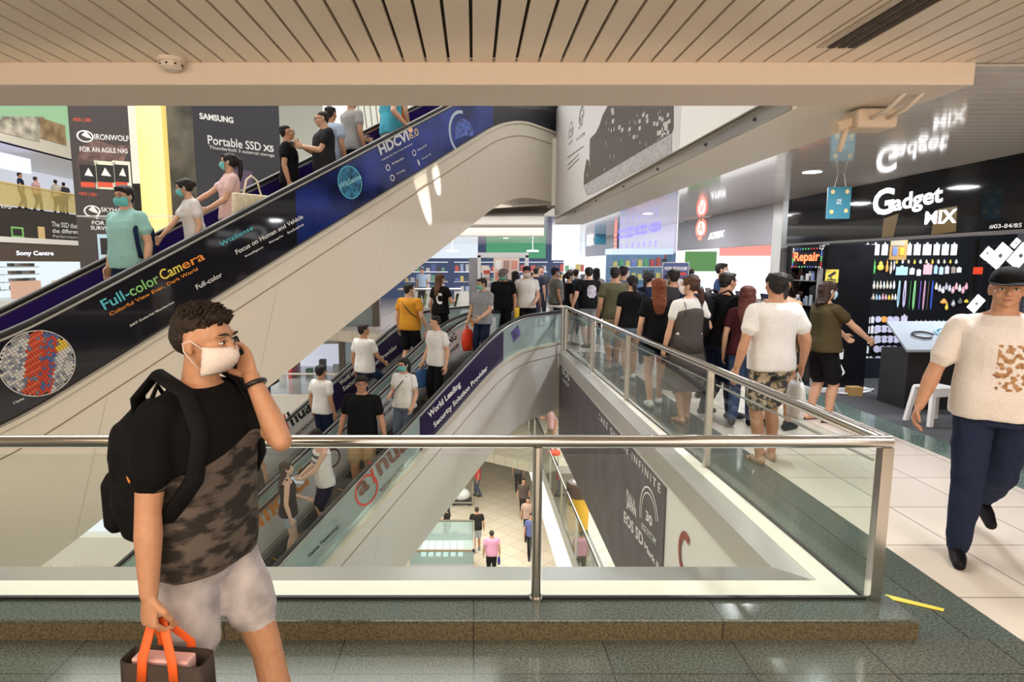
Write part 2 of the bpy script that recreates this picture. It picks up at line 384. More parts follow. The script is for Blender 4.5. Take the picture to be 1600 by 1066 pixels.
for a, b in zip(ys, ys[1:]):
    g = wc(MB().prism([(RX(a + .05), a + .05, .07), (RX(b - .05), b - .05, .07), (RX(b - .05), b - .05, .85), (RX(a + .05), a + .05, .85)], (.012, 0, 0)), 'glass_panel', pane, r2)
    wc(MB().prism([(RX(a), a, .06), (RX(b), b, .06), (RX(b), b, .075), (RX(a), a, .075)], (.016, 0, 0)), 'base_channel', black, g)
    if a < 12: wc(MB().tube([(RX(a + .1) + .012, a + .1, .80), (RX(b - .1) + .012, b - .1, .80)], .008, 8), 'glass_clamp', steel_m, g)
r3 = empty('post_barrier', (1.7, 12.35, 0), 'short steel barrier with two posts at the head of the nearest lower escalator', 'barrier')
wc(MB().tube([(1.88, 12.32, .927), (1.55, 12.45, .927)], .03, 12), 'handrail', steel, r3, auto=True)
for x, y in ((1.82, 12.36), (1.60, 12.44)): wc(MB().tube([(x, y, 0), (x, y, .91)], .035, 14), 'post', steel_m, r3, auto=True)
# lower gallery railing
r4 = empty('glass_railing', (2.1, 12, -H), 'white railed glass balustrade on the gallery one floor below', 'railing')
LX = lambda y: 2.25 - .3 * (y + 2) / 36
wc(MB().tube([(LX(y), y, -H + .95) for y in (4, 34)], .03, 10), 'handrail', steel, r4, auto=True)
for y in range(6, 34, 2): wc(MB().obox((LX(y) - .02, y, -H), (.04, 0, 0), (0, .04, 0), (0, 0, .93)), 'post', whitep, r4)
wc(MB().prism([(LX(4), 4, -H + .05), (LX(34), 34, -H + .05), (LX(34), 34, -H + .9), (LX(4), 4, -H + .9)], (.01, 0, 0)), 'glass_panel', pane, r4)
# railing on the far side one floor below, seen between the escalators
r5 = empty('metal_railing', (-9, 27.9, -H), 'white railing on the far balcony edge beneath the high escalator', 'railing')
wc(MB().tube([(-18, 27.9, -H + 1.0), (-3, 27.9, -H + 1.0)], .05, 10), 'handrail', whitep, r5, auto=True)
for x in (-17, -13.4, -9.9, -6.5, -3.2): wc(MB().tube([(x, 27.9, -H), (x, 27.9, -H + 1)], .045, 10), 'post', whitep, r5)
wc(MB().box((-18, 27.89, -H + .05), (-3, 27.9, -H + .95)), 'glass_panel', pane, r5)

# ---------------------------------------------------------------- escalators
DH = Vector((.588, .809, 0)); NH = Vector((.809, -.588, 0)); SL = .512
class Esc:
    def __init__(s, ox, oy, ztop, bend, hr, lo=0.0):
        s.o = Vector((ox, oy, 0)); s.zt = ztop; s.b = bend; s.hr = hr; s.run = H / SL; s.lo = lo
    def prof(s, q):               # height of the deck below its top level, rounded at both ends
        def ramp(t, L=.8):
            if t < -L: return 0
            if t > L: return t
            return (t + L) ** 2 / (4 * L)
        return -(ramp(q - s.b) - ramp(q - s.b - s.run)) * SL
    def E(s, q, w, dz): return Vector((s.o.x - .588 * q - .809 * w, s.o.y - .809 * q + .588 * w, s.zt + .2 + s.prof(q) + dz))
    def qs(s, a, b, n=40): return [a + (b - a) * i / n for i in range(n + 1)]
    def q_at(s, px, py, w):       # the place on the plane w that shows at a pixel: returns (q, height over deck)
        r = ray(px, py); ox, oy = s.o.x - .809 * w, s.o.y + .588 * w
        k = r.x / r.y; q = (ox - k * oy) / (.588 - k * .809); Y = oy - .809 * q
        return q, EYE + r.z / r.y * Y - (s.zt + .2 + s.prof(q))
    def strip(s, a, b, w, dz0, dz1, t=.02, n=48, w2=None):
        mb = MB(); rs = []
        for q in s.qs(a, b, n):
            p = [s.E(q, w - t / 2, dz0), s.E(q, w + t / 2, dz0), s.E(q, w + t / 2, dz1), s.E(q, w - t / 2, dz1)]; rs.append(p)
        return mb.rings(rs)
EU = Esc(1.69, 13.1, H, 1.79, .76)
EL = Esc(1.58, 12.3, 0.0, 1.63, .62)
deck_m = mat('escalator_deck', (.78, .72, .60), .3, .25)
inner_m = mat('escalator_inner_deck', (.45, .45, .46), .35, .8)
step_m = mat('escalator_step', (.16, .16, .17), .45, .8)
truss_m = mat('truss_panel', (.80, .735, .63), .30)
seam_m = mat('panel_seam', (.30, .22, .14), .5)
def escalator(e, w0, w1, label, name, truss_near, panels, qa=-.6, qb=None, white=None, group='escalators'):
    """w0 near balustrade, w1 far balustrade; panels = materials (near, far)"""
    qb = qb or e.b + e.run + 1.6
    root = empty(name, e.E(e.b + e.run / 2, (w0 + w1) / 2, -1), label, 'escalator', group)
    tm = white or truss_m
    # truss: solid body whose top follows the steps, bottom parallel
    mb = MB(); rs = []
    for q in e.qs(qa + .1, qb - .2, 60):
        zb = -1.42 if q > e.b else -1.42 - 0 * q
        rs.append([e.E(q, w0 - .06, zb), e.E(q, w1 + .06, zb), e.E(q, w1 + .06, -.04), e.E(q, w1 - .1, -.04), e.E(q, w1 - .1, -.34), e.E(q, w0 + .1, -.34), e.E(q, w0 + .1, -.04), e.E(q, w0 - .06, -.04)])
    body = wc(mb.rings(rs), 'truss', tm, root)
    if truss_near:
        wc(e.strip(qa + .1, qb - .2, w0 - .062, -.275, -.262, .006, 60), 'panel_seam', seam_m, body)
        wc(e.strip(qa + .1, qb - .2, w0 - .055, -.055, -.03, .03, 60), 'trim_strip', mat('worn_trim', (.45, .38, .28), .4, .5), body)
        for q in range(1, int(qb), 1):
            if q % 2: 
                m2 = MB(); p = [e.E(q + dq, w0 - .064, z) for dq, z in ((0, -.29), (.006, -.29), (.006 + .75 * .5, -1.40), (.75 * .5, -1.40))]; m2.quad(*p); wc(m2, 'joint', mat('faint_joint', (.62, .56, .47), .4), body)
    for w, nm in ((w0, 0), (w1, 1)):
        wc(e.strip(qa, qb, w, -.045, 0, .16, 60), 'deck', deck_m if nm == 0 else inner_m, root)
        # skirt on the inside
        ws = w + (.10 if nm == 0 else -.10)
        wc(e.strip(qa, qb, ws, -.34, -.03, .01, 60), 'skirt', inner_m, root)
        # balustrade panel with rounded ends
        mb = MB(); rs = []; top = e.hr - .05
        for q in e.qs(qa - .12, qb + .1, 80):
            d = min(q - (qa - .12), qb + .1 - q); k = 1 if d > .35 else math.sqrt(max(0, 1 - ((.35 - d) / .35) ** 2))
            z1 = .30 + (top - .30) * k; z0 = .30 * (1 - k) if d < .35 else 0
            rs.append([e.E(q, w - .006, z0), e.E(q, w + .006, z0), e.E(q, w + .006, z1 + .002), e.E(q, w - .006, z1 + .002)])
        pm = panels[nm]
        pn = wc(mb.rings(rs), 'balustrade', pm, root, auto=True)
        # handrail loop
        path = []
        for q in e.qs(qa - .15, qb + .12, 70): path.append(e.E(q, w, e.hr))
        end = []
        for t in range(1, 9):
            a = math.pi * t / 9; end.append(e.E(qb + .12 + .26 * math.sin(a), w, e.hr - .26 * (1 - math.cos(a))))
        st = []
        for t in range(1, 9):
            a = math.pi * t / 9; st.append(e.E(qa - .15 - .26 * math.sin(a), w, e.hr - .26 * (1 - math.cos(a))))
        wc(MB().tube(st[::-1] + path + end, .036, 10, flat=.75), 'handrail', rubber, root, smooth=True)
        wc(MB().tube([p - Vector((0, 0, .045)) for p in path], .017, 8), 'handrail_guide', steel_m, root, smooth=True)
    # steps
    mb = MB(); q = e.b - .3; nst = int((e.run + .9) / .4)
    for i in range(nst):
        z0 = e.E(q + .2, 0, 0).z - .2
        c = e.E(q, w0 + .1, 0); 
        a = e.E(q, w0 + .115, 0); a.z = z0 - .2; b = e.E(q, w1 - .115, 0); b.z = z0 - .2
        mb.obox(a, b - a, -DH * .4, (0, 0, .2)); q += .4
    wc(mb, 'steps', step_m, root)
    mb = MB()
    for i in range(nst):
        q = e.b - .3 + .4 * i; a = e.E(q + .385, w0 + .12, 0); b = e.E(q + .385, w1 - .12, 0); z = e.E(q + .2, 0, 0).z - .198
        a.z = b.z = z; mb.obox(a, b - a, DH * -.02, (0, 0, .004))
    wc(mb, 'step_edge', mat('yellow_paint', (.75, .45, .03), .5), root)
    a = e.E(qa - .1, w0 + .08, -.2); b = e.E(qa - .1, w1 - .08, -.2)
    wc(MB().obox(a, b - a, -DH * (e.b + .2), (0, 0, .012)), 'comb_plate', steel_m, root)
    return root
ad_black = mat('advert_black_glass', (.012, .012, .018), .06, spec=.6)
ad_blue = mat('advert_deep_blue', (.015, .02, .12), .12)
teal = glass('teal_glass', (.78, .90, .88), .07, .42, (.60, .72, .72))
print_white = mat('printed_white_film', (.72, .72, .73), .3)
print_purple = mat('printed_purple_film', (.03, .02, .07), .25)
ESC_U = escalator(EU, 0, 1.05, 'high cream escalator with a long black and blue advertising side, rising over the atrium', 'escalator', True, (ad_black, mat('printed_violet_glass', (.03, .015, .14), .15)))
ESC_1 = escalator(EL, 0, 1.04, 'nearest lower escalator descending from the walkway, pale side and teal glass', 'escalator', True, (teal, teal), white=mat('white_truss_panel', (.80, .78, .75), .28))
ESC_2 = escalator(EL, 1.30, 2.35, 'second lower escalator, beyond and beside the nearest one, carrying people up', 'escalator', False, (teal, teal), white=mat('white_truss_panel', (.8, .78, .75), .28))
# connecting deck between the two lower escalators
struct('trim_5', EL.strip(-.3, 12, 1.17, -.06, .005, .12), inner_m)
for (x0, y0), (x1, y1), pw in (((683, 396), (662, 300), 260), ((692, 335), (684, 285), 110)):      # spots added in mid-air, standing in for sunlight reflected up the high escalator's side
    a = EU.E(EU.q_at(x0, y0, -.07)[0], -.07, EU.q_at(x0, y0, -.07)[1]); b_ = EU.E(EU.q_at(x1, y1, -.07)[0], -.07, EU.q_at(x1, y1, -.07)[1])
    spot('flare_stand_in', a + NH * .16, b_ - NH * .01, pw, 17, .35)
# dark glass panel below the decks: level ends
# ================================================================ people
from mathutils.bvhtree import BVHTree
def remesh(mb, vox, it=3):
    me = bpy.data.meshes.new('t'); me.from_pydata(mb.v, [], mb.f); me.update()
    o = bpy.data.objects.new('t', me); col.objects.link(o)
    r = o.modifiers.new('r', 'REMESH'); r.mode = 'VOXEL'; r.voxel_size = vox; r.use_smooth_shade = True
    if it: k = o.modifiers.new('s', 'SMOOTH'); k.factor = .5; k.iterations = it
    dg = bpy.context.evaluated_depsgraph_get(); out = bpy.data.meshes.new_from_object(o.evaluated_get(dg))
    bpy.data.objects.remove(o); bpy.data.meshes.remove(me); return out
def ruffle(me, amp, sc, seed=0):
    ns = [v.normal.copy() for v in me.vertices]; off = Vector((seed * 3.7, seed * 1.3, seed * 2.1))
    for v, n in zip(me.vertices, ns):
        p = Vector((v.co.x * sc[0], v.co.y * sc[1], v.co.z * sc[2])) + off
        v.co += n * (amp * (noise.noise(p) + .5 * noise.noise(p * 2.1)))
    me.update(); return me
def put(me, name, m, parent):
    me.name = name; me.materials.clear()
    for q in (m if isinstance(m, (list, tuple)) else [m]): me.materials.append(q)
    me.polygons.foreach_set('use_smooth', [True] * len(me.polygons))
    o = bpy.data.objects.new(name, me); col.objects.link(o); o.parent = parent; return o
SKINS = {'light': (.62, .36, .24), 'tan': (.50, .26, .155), 'brown': (.40, .20, .12), 'pale': (.70, .45, .33)}
def skin(k): return mat('skin_' + k, SKINS[k], .48, bump=.08, bscale=60, var=.06)
def cloth(name, c, rough=.85, var=.08): return mat('cloth_' + name, c, rough, bump=.25, bscale=120, var=var, spec=.15)
def hairm(name='black', c=(.015, .011, .010)): return mat('hair_' + name, c, .55, bump=.5, bscale=90, var=.3, spec=.3)
def ik(a, b, l1, l2, hint):
    d = b - a; L = d.length
    if L > (l1 + l2) * .999: b = a + d * ((l1 + l2) * .999 / L); d = b - a; L = d.length
    if L < 1e-4: L = 1e-4
    u = d / L; x = (l1 * l1 - l2 * l2 + L * L) / (2 * L); h = math.sqrt(max(0, l1 * l1 - x * x))
    hp = hint - u * hint.dot(u)
    if hp.length < 1e-4: hp = u.orthogonal()
    return a + u * x + hp.normalized() * h, b
def hand(mb, W, D, N, T, curl, s, point=False, rk=1.0):
    D, N, T = D.normalized(), N.normalized(), T.normalized()
    def ring(d, w, t, n=12): return [W + D * d + T * (math.cos(6.28319 * k / n) * w) + N * (math.sin(6.28319 * k / n) * t) for k in range(n)]
    mb.rings([ring(-.02 * s, .024 * s, .019 * s), ring(.01 * s, .028 * s, .018 * s), ring(.04 * s, .038 * s, .017 * s), ring(.075 * s, .041 * s, .015 * s), ring(.092 * s, .038 * s, .012 * s)])
    for i, L in enumerate((.072, .080, .074, .058)):
        off = (.030 - .020 * i); b = W + D * (.088 - .004 * abs(i - 1.2)) * s + T * off * s; d = D + T * (.10 - .07 * i); d.normalize(); c = curl[i] if isinstance(curl, (list, tuple)) else curl
        r = .0088 * s * rk; seg = (L * .45 * s, L * .31 * s, L * .26 * s)
        for j, l in enumerate(seg):
            ang = R(c * (.8, 1.1, .8)[j]); ax = T.cross(N) * 0 + d
            d = (d * math.cos(ang) + N * math.sin(ang) - N * 0); 
            d = d.normalized(); Nn = (N - d * N.dot(d)); N2 = Nn.normalized() if Nn.length > .2 else N
            e = b + d * l; mb.cap(b, r, e, r * .93, 8, 2); b = e; r *= .93
            if N.dot(d) > .93: N_ = -D; d = (d * math.cos(ang) + N_ * math.sin(ang)).normalized()
    b = W + D * .022 * s + T * .026 * s; c0 = (curl[1] if isinstance(curl, (list, tuple)) else curl) / 90
    e = b + (D * .62 + T * .66 + N * .3).normalized() * .040 * s; mb.cap(b, .014 * s, e, .0115 * s, 8, 3)
    f = e + (D * .85 + T * (.25 - .4 * c0) + N * (.25 + .6 * c0)).normalized() * .032 * s; mb.cap(e, .0115 * s, f, .010 * s, 8, 3)
    g = f + (D * .9 + T * (-.1 - .5 * c0) + N * (.3 + .5 * c0)).normalized() * .022 * s; mb.cap(f, .010 * s, g, .0085 * s, 8, 3)
PN = 0
def person(pos, face, label, h=1.70, sex='m', fat=1.0, sk='light', hair='short', hm=None, top=('tee', 'black', (.015, .015, .018)), bot=('jeans', 'navy', (.02, .028, .05)),
           shoe=('black', (.02, .02, .02)), lean=0, head=(0, 0), ra=None, la=None, rel=None, lel=None, rc=18, lc=18, step=.12, feet=None, mask=None, glasses=False, cap=None,
           vox=.011, face_on=False, group=None, legs=True, rT=None, lT=None, wrink=.006, sleeve=.52, eyesopen=True, tube=False, hipw=None):
    global PN; PN += 1; seed = PN
    s = h / 1.72; f = sex == 'f'
    root = empty('person', pos, label, 'person', group, R(face) - math.pi / 2)
    LM = Matrix.Translation((0, 0, .95 * s)) @ Matrix.Rotation(-R(lean), 4, 'X') @ Matrix.Translation((0, 0, -.95 * s))
    T = lambda x, y, z: LM @ Vector((x * s, y * s, z * s))
    HM = LM @ Matrix.Translation((0, 0, 1.50 * s)) @ Matrix.Rotation(R(head[0]), 4, 'Z') @ Matrix.Rotation(R(head[1]), 4, 'X') @ Matrix.Translation((0, 0, -1.50 * s))
    HT = lambda x, y, z: HM @ Vector((x * s, y * s, z * s))
    HR = HM.to_3x3()
    sx = (.165 if f else .188) * (1 + (fat - 1) * .4); hx = .088 * (1 + (fat - 1) * .5)
    wa = (.122 if f else .142) * fat; wb = (.092 if f else .102) * (1 + (fat - 1) * 1.5)
    ha = (.168 if f else .160) * (1 + (fat - 1) * .7); hb = .108 * fat; ca = (.148 if f else .172) * (1 + (fat - 1) * .6); cb = (.112 if f else .118) * fat
    prof = [(.82, ha * .85, hb * .9, 0), (.90, ha, hb, 0), (.98, (ha + wa) / 2, (hb + wb) / 2 + .004, .004), (1.06, wa, wb, .008), (1.16, (wa + ca) / 2, wb + .006, .010), (1.27, ca, cb, .010), (1.35, ca * 1.03, cb * .96, .002), (1.405, ca * .93, cb * .78, -.006), (1.445, .105, .066, -.012), (1.475, .066, .056, -.012)]
    def torso(mb, c, z0, z1, fl=0, n=28):
        rs = []
        def interp(z):
            if z <= prof[0][0]: a = prof[0]; return [z] + list(a[1:])
            for i in range(len(prof) - 1):
                if prof[i][0] <= z <= prof[i + 1][0]:
                    t = (z - prof[i][0]) / (prof[i + 1][0] - prof[i][0]); return [z] + [prof[i][k] * (1 - t) + prof[i + 1][k] * t for k in (1, 2, 3)]
            return [z] + list(prof[-1][1:])
        zz = sorted(set([z0, z1] + [p[0] for p in prof if z0 < p[0] < z1]))
        for z in zz:
            _, a, b, y = interp(z); k = fl * max(0, (1.2 - z) / .4)
            if c and z < 1.2: a = max(a, (ca * .95 if not tube else a)); b = max(b, cb * (.85 if not tube else .8))
            e2 = .012 * min(1, max(0, (1.12 - z) / .08)) if c == .017 else 0; a += c + k + e2; b += c + k + e2
            ring = []
            for i in range(n):
                t = 6.28319 * i / n; C, S = math.cos(t), math.sin(t); e = .80
                ring.append(T(math.copysign(abs(C) ** e, C) * a, y + math.copysign(abs(S) ** e, S) * b, z))
            rs.append(ring)
        mb.rings(rs)
    # arms
    L1, L2 = .285 * s, .245 * s; arms = []
    for sd, tgt, el, cu, th in ((1, ra, rel, rc, rT), (-1, la, lel, lc, lT)):
        S = T(sd * sx, -.005, 1.395)
        W = Vector(tgt) * s if tgt is not None else T(0, 0, .95) * 0 + S + Vector((sd * .075, .03, -.515)) * s
        E, W = ik(S, W, L1, L2, Vector(el) if el else Vector((sd * .35, -1, -.15)))
        D = (W - E).normalized(); tv = Vector(th) if th else Vector((0, .6, 1)); tv = (tv - D * tv.dot(D)).normalized()
        N = (tv.cross(D) if sd > 0 else D.cross(tv)); arms.append((sd, S, E, W, D, N, tv, cu))
    # feet and legs
    if feet is None: feet = ((.09, step, 0), (-.09, -step, .03 if step > .1 else 0))
    lg = []
    for sd, ft in ((1, feet[0]), (-1, feet[1])):
        Hp = Vector((sd * hx, 0, .90)) * s; A = Vector((ft[0], ft[1], ft[2] + .085)) * s
        K, A = ik(Hp, A, .435 * s, .395 * s, Vector((0, 1, 0))); lg.append((sd, Hp, K, A, ft[2]))
    ff = 1 + (fat - 1) * .7
    mb = MB(); torso(mb, 0, .87, 1.475)
    if f: mb.ell(T(.065, .075, 1.27), (.055 * s, .055 * s, .06 * s)); mb.ell(T(-.065, .075, 1.27), (.055 * s, .055 * s, .06 * s))
    nk = .050 if f else .058 * ff
    mb.cap(T(0, -.016, 1.43), nk * 1.08 * s, HT(0, -.006, 1.55), nk * .95 * s)
    for sd in (1, -1): mb.cap(T(sd * .04, -.022, 1.455), .038 * s, T(sd * (sx - .045), -.012, 1.415), .036 * s)
    E3 = lambda c, r: mb.ell(HT(*c), (r[0] * s, r[1] * s, r[2] * s), 18, 12, HR)
    E3((0, -.010, 1.632), (.076, .097, .086)); E3((0, .026, 1.590), (.064 * (1 + (ff - 1) * .4), .066, .082)); E3((0, .036, 1.552), (.053 * ff, .050, .036)); E3((0, .072, 1.531), (.026, .018, .017))
    mb.cap(HT(0, .088, 1.622), .0085 * s, HT(0, .106, 1.591), .012 * s, 10, 3)
    for sd in (1, -1):
        E3((sd * .011, .097, 1.588), (.009, .010, .008)); E3((sd * .032, .077, 1.641), (.026, .013, .008)); E3((sd * .040, .062, 1.588), (.024, .026, .024))
        E3((sd * .078, -.006, 1.607), (.008, .018, .031)); E3((sd * .076, .002, 1.584), (.007, .010, .012))
    E3((0, .087, 1.560), (.023, .011, .010)); E3((0, .083, 1.549), (.018, .010, .007))
    ar = ff * (.9 if f else 1.0)
    for sd, S, E, W, D, N, tv, cu in arms:
        mb.ell(S + Vector((-sd * .008, 0, -.004)) * s, (.052 * ar * s,) * 3); M = E.lerp(S, .5)
        mb.cap(S, .050 * ar * s, M, .046 * ar * s); mb.cap(M, .046 * ar * s, E, .038 * ar * s)
        q = E.lerp(W, .3); mb.cap(E, .038 * ar * s, q, .041 * ar * s); mb.cap(q, .041 * ar * s, W, .027 * (ar + 1) / 2 * s)
        hand(mb, W, D, N, tv, cu, s * (.93 if f else 1.03), rk=1.0 if vox < .008 else 1.15)
    if legs:
        for sd, Hp, K, A, lift in lg:
            M = Hp.lerp(K, .55); mb.cap(Hp, .085 * ff * s, M, .073 * ff * s); mb.cap(M, .073 * ff * s, K, .055 * ff * s)
            q = K.lerp(A, .32) + Vector((0, -.012, 0)) * s; mb.cap(K, .053 * ff * s, q, .055 * ff * s); mb.cap(q, .055 * ff * s, A, .036 * s)
            pt = -.5 if lift > .04 else 0; fd = Vector((sd * .12, 1, pt)).normalized()
            mb.cap(A - fd * .035 * s - Vector((0, 0, .045)) * s, .034 * s, A + fd * .09 * s - Vector((0, 0, .052)) * s, .030 * s); mb.cap(A + fd * .08 * s - Vector((0, 0, .055)) * s, .030 * s, A + fd * .155 * s - Vector((0, 0, .066)) * s, .019 * s)
    body = put(remesh(mb, vox, 2), 'body', skin(sk), root)
    cvox = max(vox, .010) if vox < .011 else vox * 1.15
    # lower garment
    if bot:
        kind, nm, c = bot[:3]; mb = MB(); pm = bot[3] if len(bot) > 3 else cloth(nm, c)
        if kind == 'skirt':
            ln = bot[4] if len(bot) > 4 else .45; rs = []
            for z in (1.04, .98, .90, .80, .7, ln):
                if z < ln: continue
                k = max(0, (.9 - z)) * .22
                rs.append([Vector((math.cos(6.28319 * i / 28) * (ha + .02 + k) * s, math.sin(6.28319 * i / 28) * (hb + .025 + k) * s, z * s)) for i in range(28)])
            mb.rings(rs)
        else:
            torso(mb, .014, .82, .985)
            for sd, Hp, K, A, lift in lg:
                mb.ell(Hp, (.088 * ff * s,) * 3); M = Hp.lerp(K, .5)
                if kind == 'shorts': tt = bot[4] if len(bot) > 4 else .82; e = Hp.lerp(K, tt); mb.cap(Hp, .090 * ff * s, M, .094 * ff * s, 16, 1); mb.cap(M, .094 * ff * s, e, .090 * ff * s, 16, 1)
                elif kind == 'longshorts': mb.cap(Hp, .088 * ff * s, K, .086 * ff * s, 16, 1); mb.cap(K, .086 * ff * s, K.lerp(A, .10), .084 * ff * s, 16, 1)
                elif kind == 'mini': mb.cap(Hp, .088 * ff * s, Hp.lerp(K, .38), .094 * ff * s, 16, 1)
                else: mb.cap(Hp, .088 * ff * s, M, .088 * ff * s); mb.cap(M, .088 * ff * s, K, .073 * ff * s); mb.cap(K, .073 * ff * s, K.lerp(A, .5), .069 * ff * s); mb.cap(K.lerp(A, .5), .069 * ff * s, A + Vector((0, 0, -.02)) * s, .055 * s, 16, 1)
        put(ruffle(remesh(mb, cvox, 2), wrink * s, (9, 9, 7), seed), {'shorts': 'shorts', 'longshorts': 'shorts', 'mini': 'shorts', 'skirt': 'skirt'}.get(kind, 'trousers'), pm, root)
    # shirt
    shirt = None
    if top:
        kind, nm, c = top[:3]; mb = MB(); tm = top[3] if len(top) > 3 else cloth(nm, c); z0 = .86 if not f else .88
        if kind == 'crop': z0 = 1.04
        if kind == 'long': z0 = .80
        torso(mb, .017, z0, 1.462 if kind != 'tank' else 1.40, .018 if f else .01)
        if f: mb.ell(T(.065, .082, 1.27), (.062 * s, .058 * s, .066 * s)); mb.ell(T(-.065, .082, 1.27), (.062 * s, .058 * s, .066 * s))
        if kind == 'tank':
            for sd in (1, -1): mb.cap(T(sd * .10, -.01, 1.38), .040 * s, T(sd * .085, -.01, 1.445), .032 * s)
        else:
            for sd in (1, -1): mb.cap(T(sd * .05, -.016, 1.437), .042 * s, T(sd * (sx - .03), -.008, 1.405), .052 * s)
            sl = sleeve
            for sd, S, E, W, D, N, tv, cu in arms:
                mb.ell(S + Vector((-sd * .006, 0, 0)), (.063 * ar * s,) * 3); mb.cap(S, .061 * ar * s, S.lerp(E, sl), .066 * ar * s, 18, 1)
        me = ruffle(remesh(mb, cvox, 3), wrink * s, (7, 7, 5), seed + 9); shirt = put(me, 'shirt' if sex == 'm' else 'blouse' if kind == 'long' else 'shirt', tm, root)
        if kind == 'polo':
            mb = MB(); n = 20
            rs = [[T(math.cos(6.28 * i / n) * (.07 + .012 * k), -.008 + math.sin(6.28 * i / n) * (.062 + .012 * k), 1.485 - .03 * k - (.02 if math.sin(6.28 * i / n) > .5 else 0)) for i in range(n)] for k in (0, 1)]
            mb.rings(rs, False); o = put(mb.mesh('collar', tm), 'collar', tm, root); o.modifiers.new('s', 'SOLIDIFY').thickness = .008
    # shoes
    if shoe and legs:
        sm = cloth('shoe_' + shoe[0], shoe[1], .5)
        for sd, Hp, K, A, lift in lg:
            pt = -.5 if lift > .04 else 0; fd = Vector((sd * .12, 1, pt)).normalized(); up = Vector((0, 0, 1)); g = A - up * .085 * s
            mb = MB()
            if len(shoe) > 2:      # sandals: sole and strap
                mb.cap(g - fd * .05 * s + up * .004 * s, .036 * s, g + fd * .165 * s + up * (.004 + pt * .02) * s, .042 * s, 16, 3, flat=.35, up=Vector((1, 0, 0)))
                mb.tube([g + fd * .07 * s + Vector((-.045, 0, .02)) * s, g + fd * .09 * s + up * .062 * s, g + fd * .07 * s + Vector((.045, 0, .02)) * s], .008 * s, 8)
                o = mb.build('sandal', sm, root, smooth=True)
            else:
                mb.cap(g - fd * .04 * s + up * .038 * s, .041 * s, g + fd * .09 * s + up * .034 * s, .043 * s); mb.cap(g + fd * .08 * s + up * .034 * s, .043 * s, g + fd * .165 * s + up * .026 * s, .033 * s)
                mb.cap(A - up * .01 * s, .046 * s, g + up * .05 * s, .045 * s)
                put(remesh(mb, max(vox, .009), 2), 'shoe', sm, root)
    # hair
    hmt = hm or hairm()
    if hair:
        mb = MB()
        def B(c, r): mb.ell(HT(*c), (r[0] * s, r[1] * s, r[2] * s), 16, 10, HR)
        if hair in ('short', 'fluffy'):
            k = 1.08 if hair == 'fluffy' else 1.0
            B((0, -.020, 1.669), (.083 * k, .094 * k, .058 * k)); B((0, -.036, 1.632), (.083 * k, .079 * k, .078)); B((0, .046, 1.696), (.056, .046, .026)); B((0, -.055, 1.580), (.062, .045, .045))
            for sd in (1, -1): B((sd * .070, .012, 1.650), (.014, .030, .038))
        elif hair == 'crop':
            B((0, -.022, 1.665), (.079, .090, .057)); B((0, -.036, 1.628), (.079, .074, .072)); B((0, -.052, 1.585), (.058, .042, .042))
        else:
            B((0, -.022, 1.666), (.085, .095, .062)); B((0, -.038, 1.625), (.087, .080, .080)); 
            for sd in (1, -1): B((sd * .072, .018, 1.650), (.018, .040, .045))
            B((0, .052, 1.694), (.052, .034, .020))
            if hair in ('long', 'bob'):
                zl = 1.30 if hair == 'long' else 1.47
                n = 20; rs = []
                for z, a, b, y in ((1.66, .080, .070, -.036), (1.60, .090, .066, -.04), (1.52, .096, .055, -.048), (1.45, .098, .046, -.072), (zl if zl > 1.4 else 1.38, .092, .040, -.098), (zl - .02, .062, .026, -.112), (zl - .05, .035, .016, -.114)):
                    if z < zl - .05: continue
                    rs.append([HT(math.cos(6.283 * i / n) * a, y + math.sin(6.283 * i / n) * b, z) for i in range(n)])
                mb.rings(rs)
            if hair == 'ponytail':
                pts = [(0, -.10, 1.66), (0, -.135, 1.63), (0, -.145, 1.55), (0, -.135, 1.46), (0, -.13, 1.38)]; rr_ = [.028, .034, .034, .028, .012]
                for i in range(4): mb.cap(HT(*pts[i]), rr_[i] * s, HT(*pts[i + 1]), rr_[i + 1] * s)
            if hair == 'lowtail':
                pts = [(0, -.09, 1.585), (0, -.13, 1.55), (.01, -.14, 1.45), (.01, -.135, 1.36)]; rr_ = [.03, .036, .034, .014]
                for i in range(3): mb.cap(HT(*pts[i]), rr_[i] * s, HT(*pts[i + 1]), rr_[i + 1] * s)
            if hair == 'bun': B((0, -.12, 1.63), (.042, .036, .040))
        put(ruffle(remesh(mb, max(vox * .8, .006), 1), .0055 * s, (60, 60, 22) if hair in ('long', 'bob', 'ponytail', 'lowtail') else (45, 45, 45), seed), 'hair', hmt, root)
    if cap:
        cm = cloth('cap_' + cap[0], cap[1], .8); mb = MB(); n = 24; rs = []
        for t in range(7):
            a = math.pi / 2 * t / 6.2; rs.append([HT(math.cos(6.283 * i / n) * .088 * math.cos(a) ** .8, -.006 + math.sin(6.283 * i / n) * .110 * math.cos(a) ** .8, 1.650 + .094 * math.sin(a)) for i in range(n)])
        mb.rings(rs); cpo = mb.build('cap', cm, root, smooth=True); mb = MB(); P = []
        for i in range(13):
            a = R(20 + 140 * i / 12); P.append(HT(math.cos(a) * .092, -.006 + math.sin(a) * .114, 1.652))
        Q = []
        for i in range(13):
            a = R(20 + 140 * i / 12); Q.append(HT(math.cos(a) * .095, .01 + math.sin(a) * .160, 1.652 - .012 * math.sin(a)))
        mb.prism(P + Q[::-1], HR @ Vector((0, 0, .005))); mb.build('brim', cm, cpo)
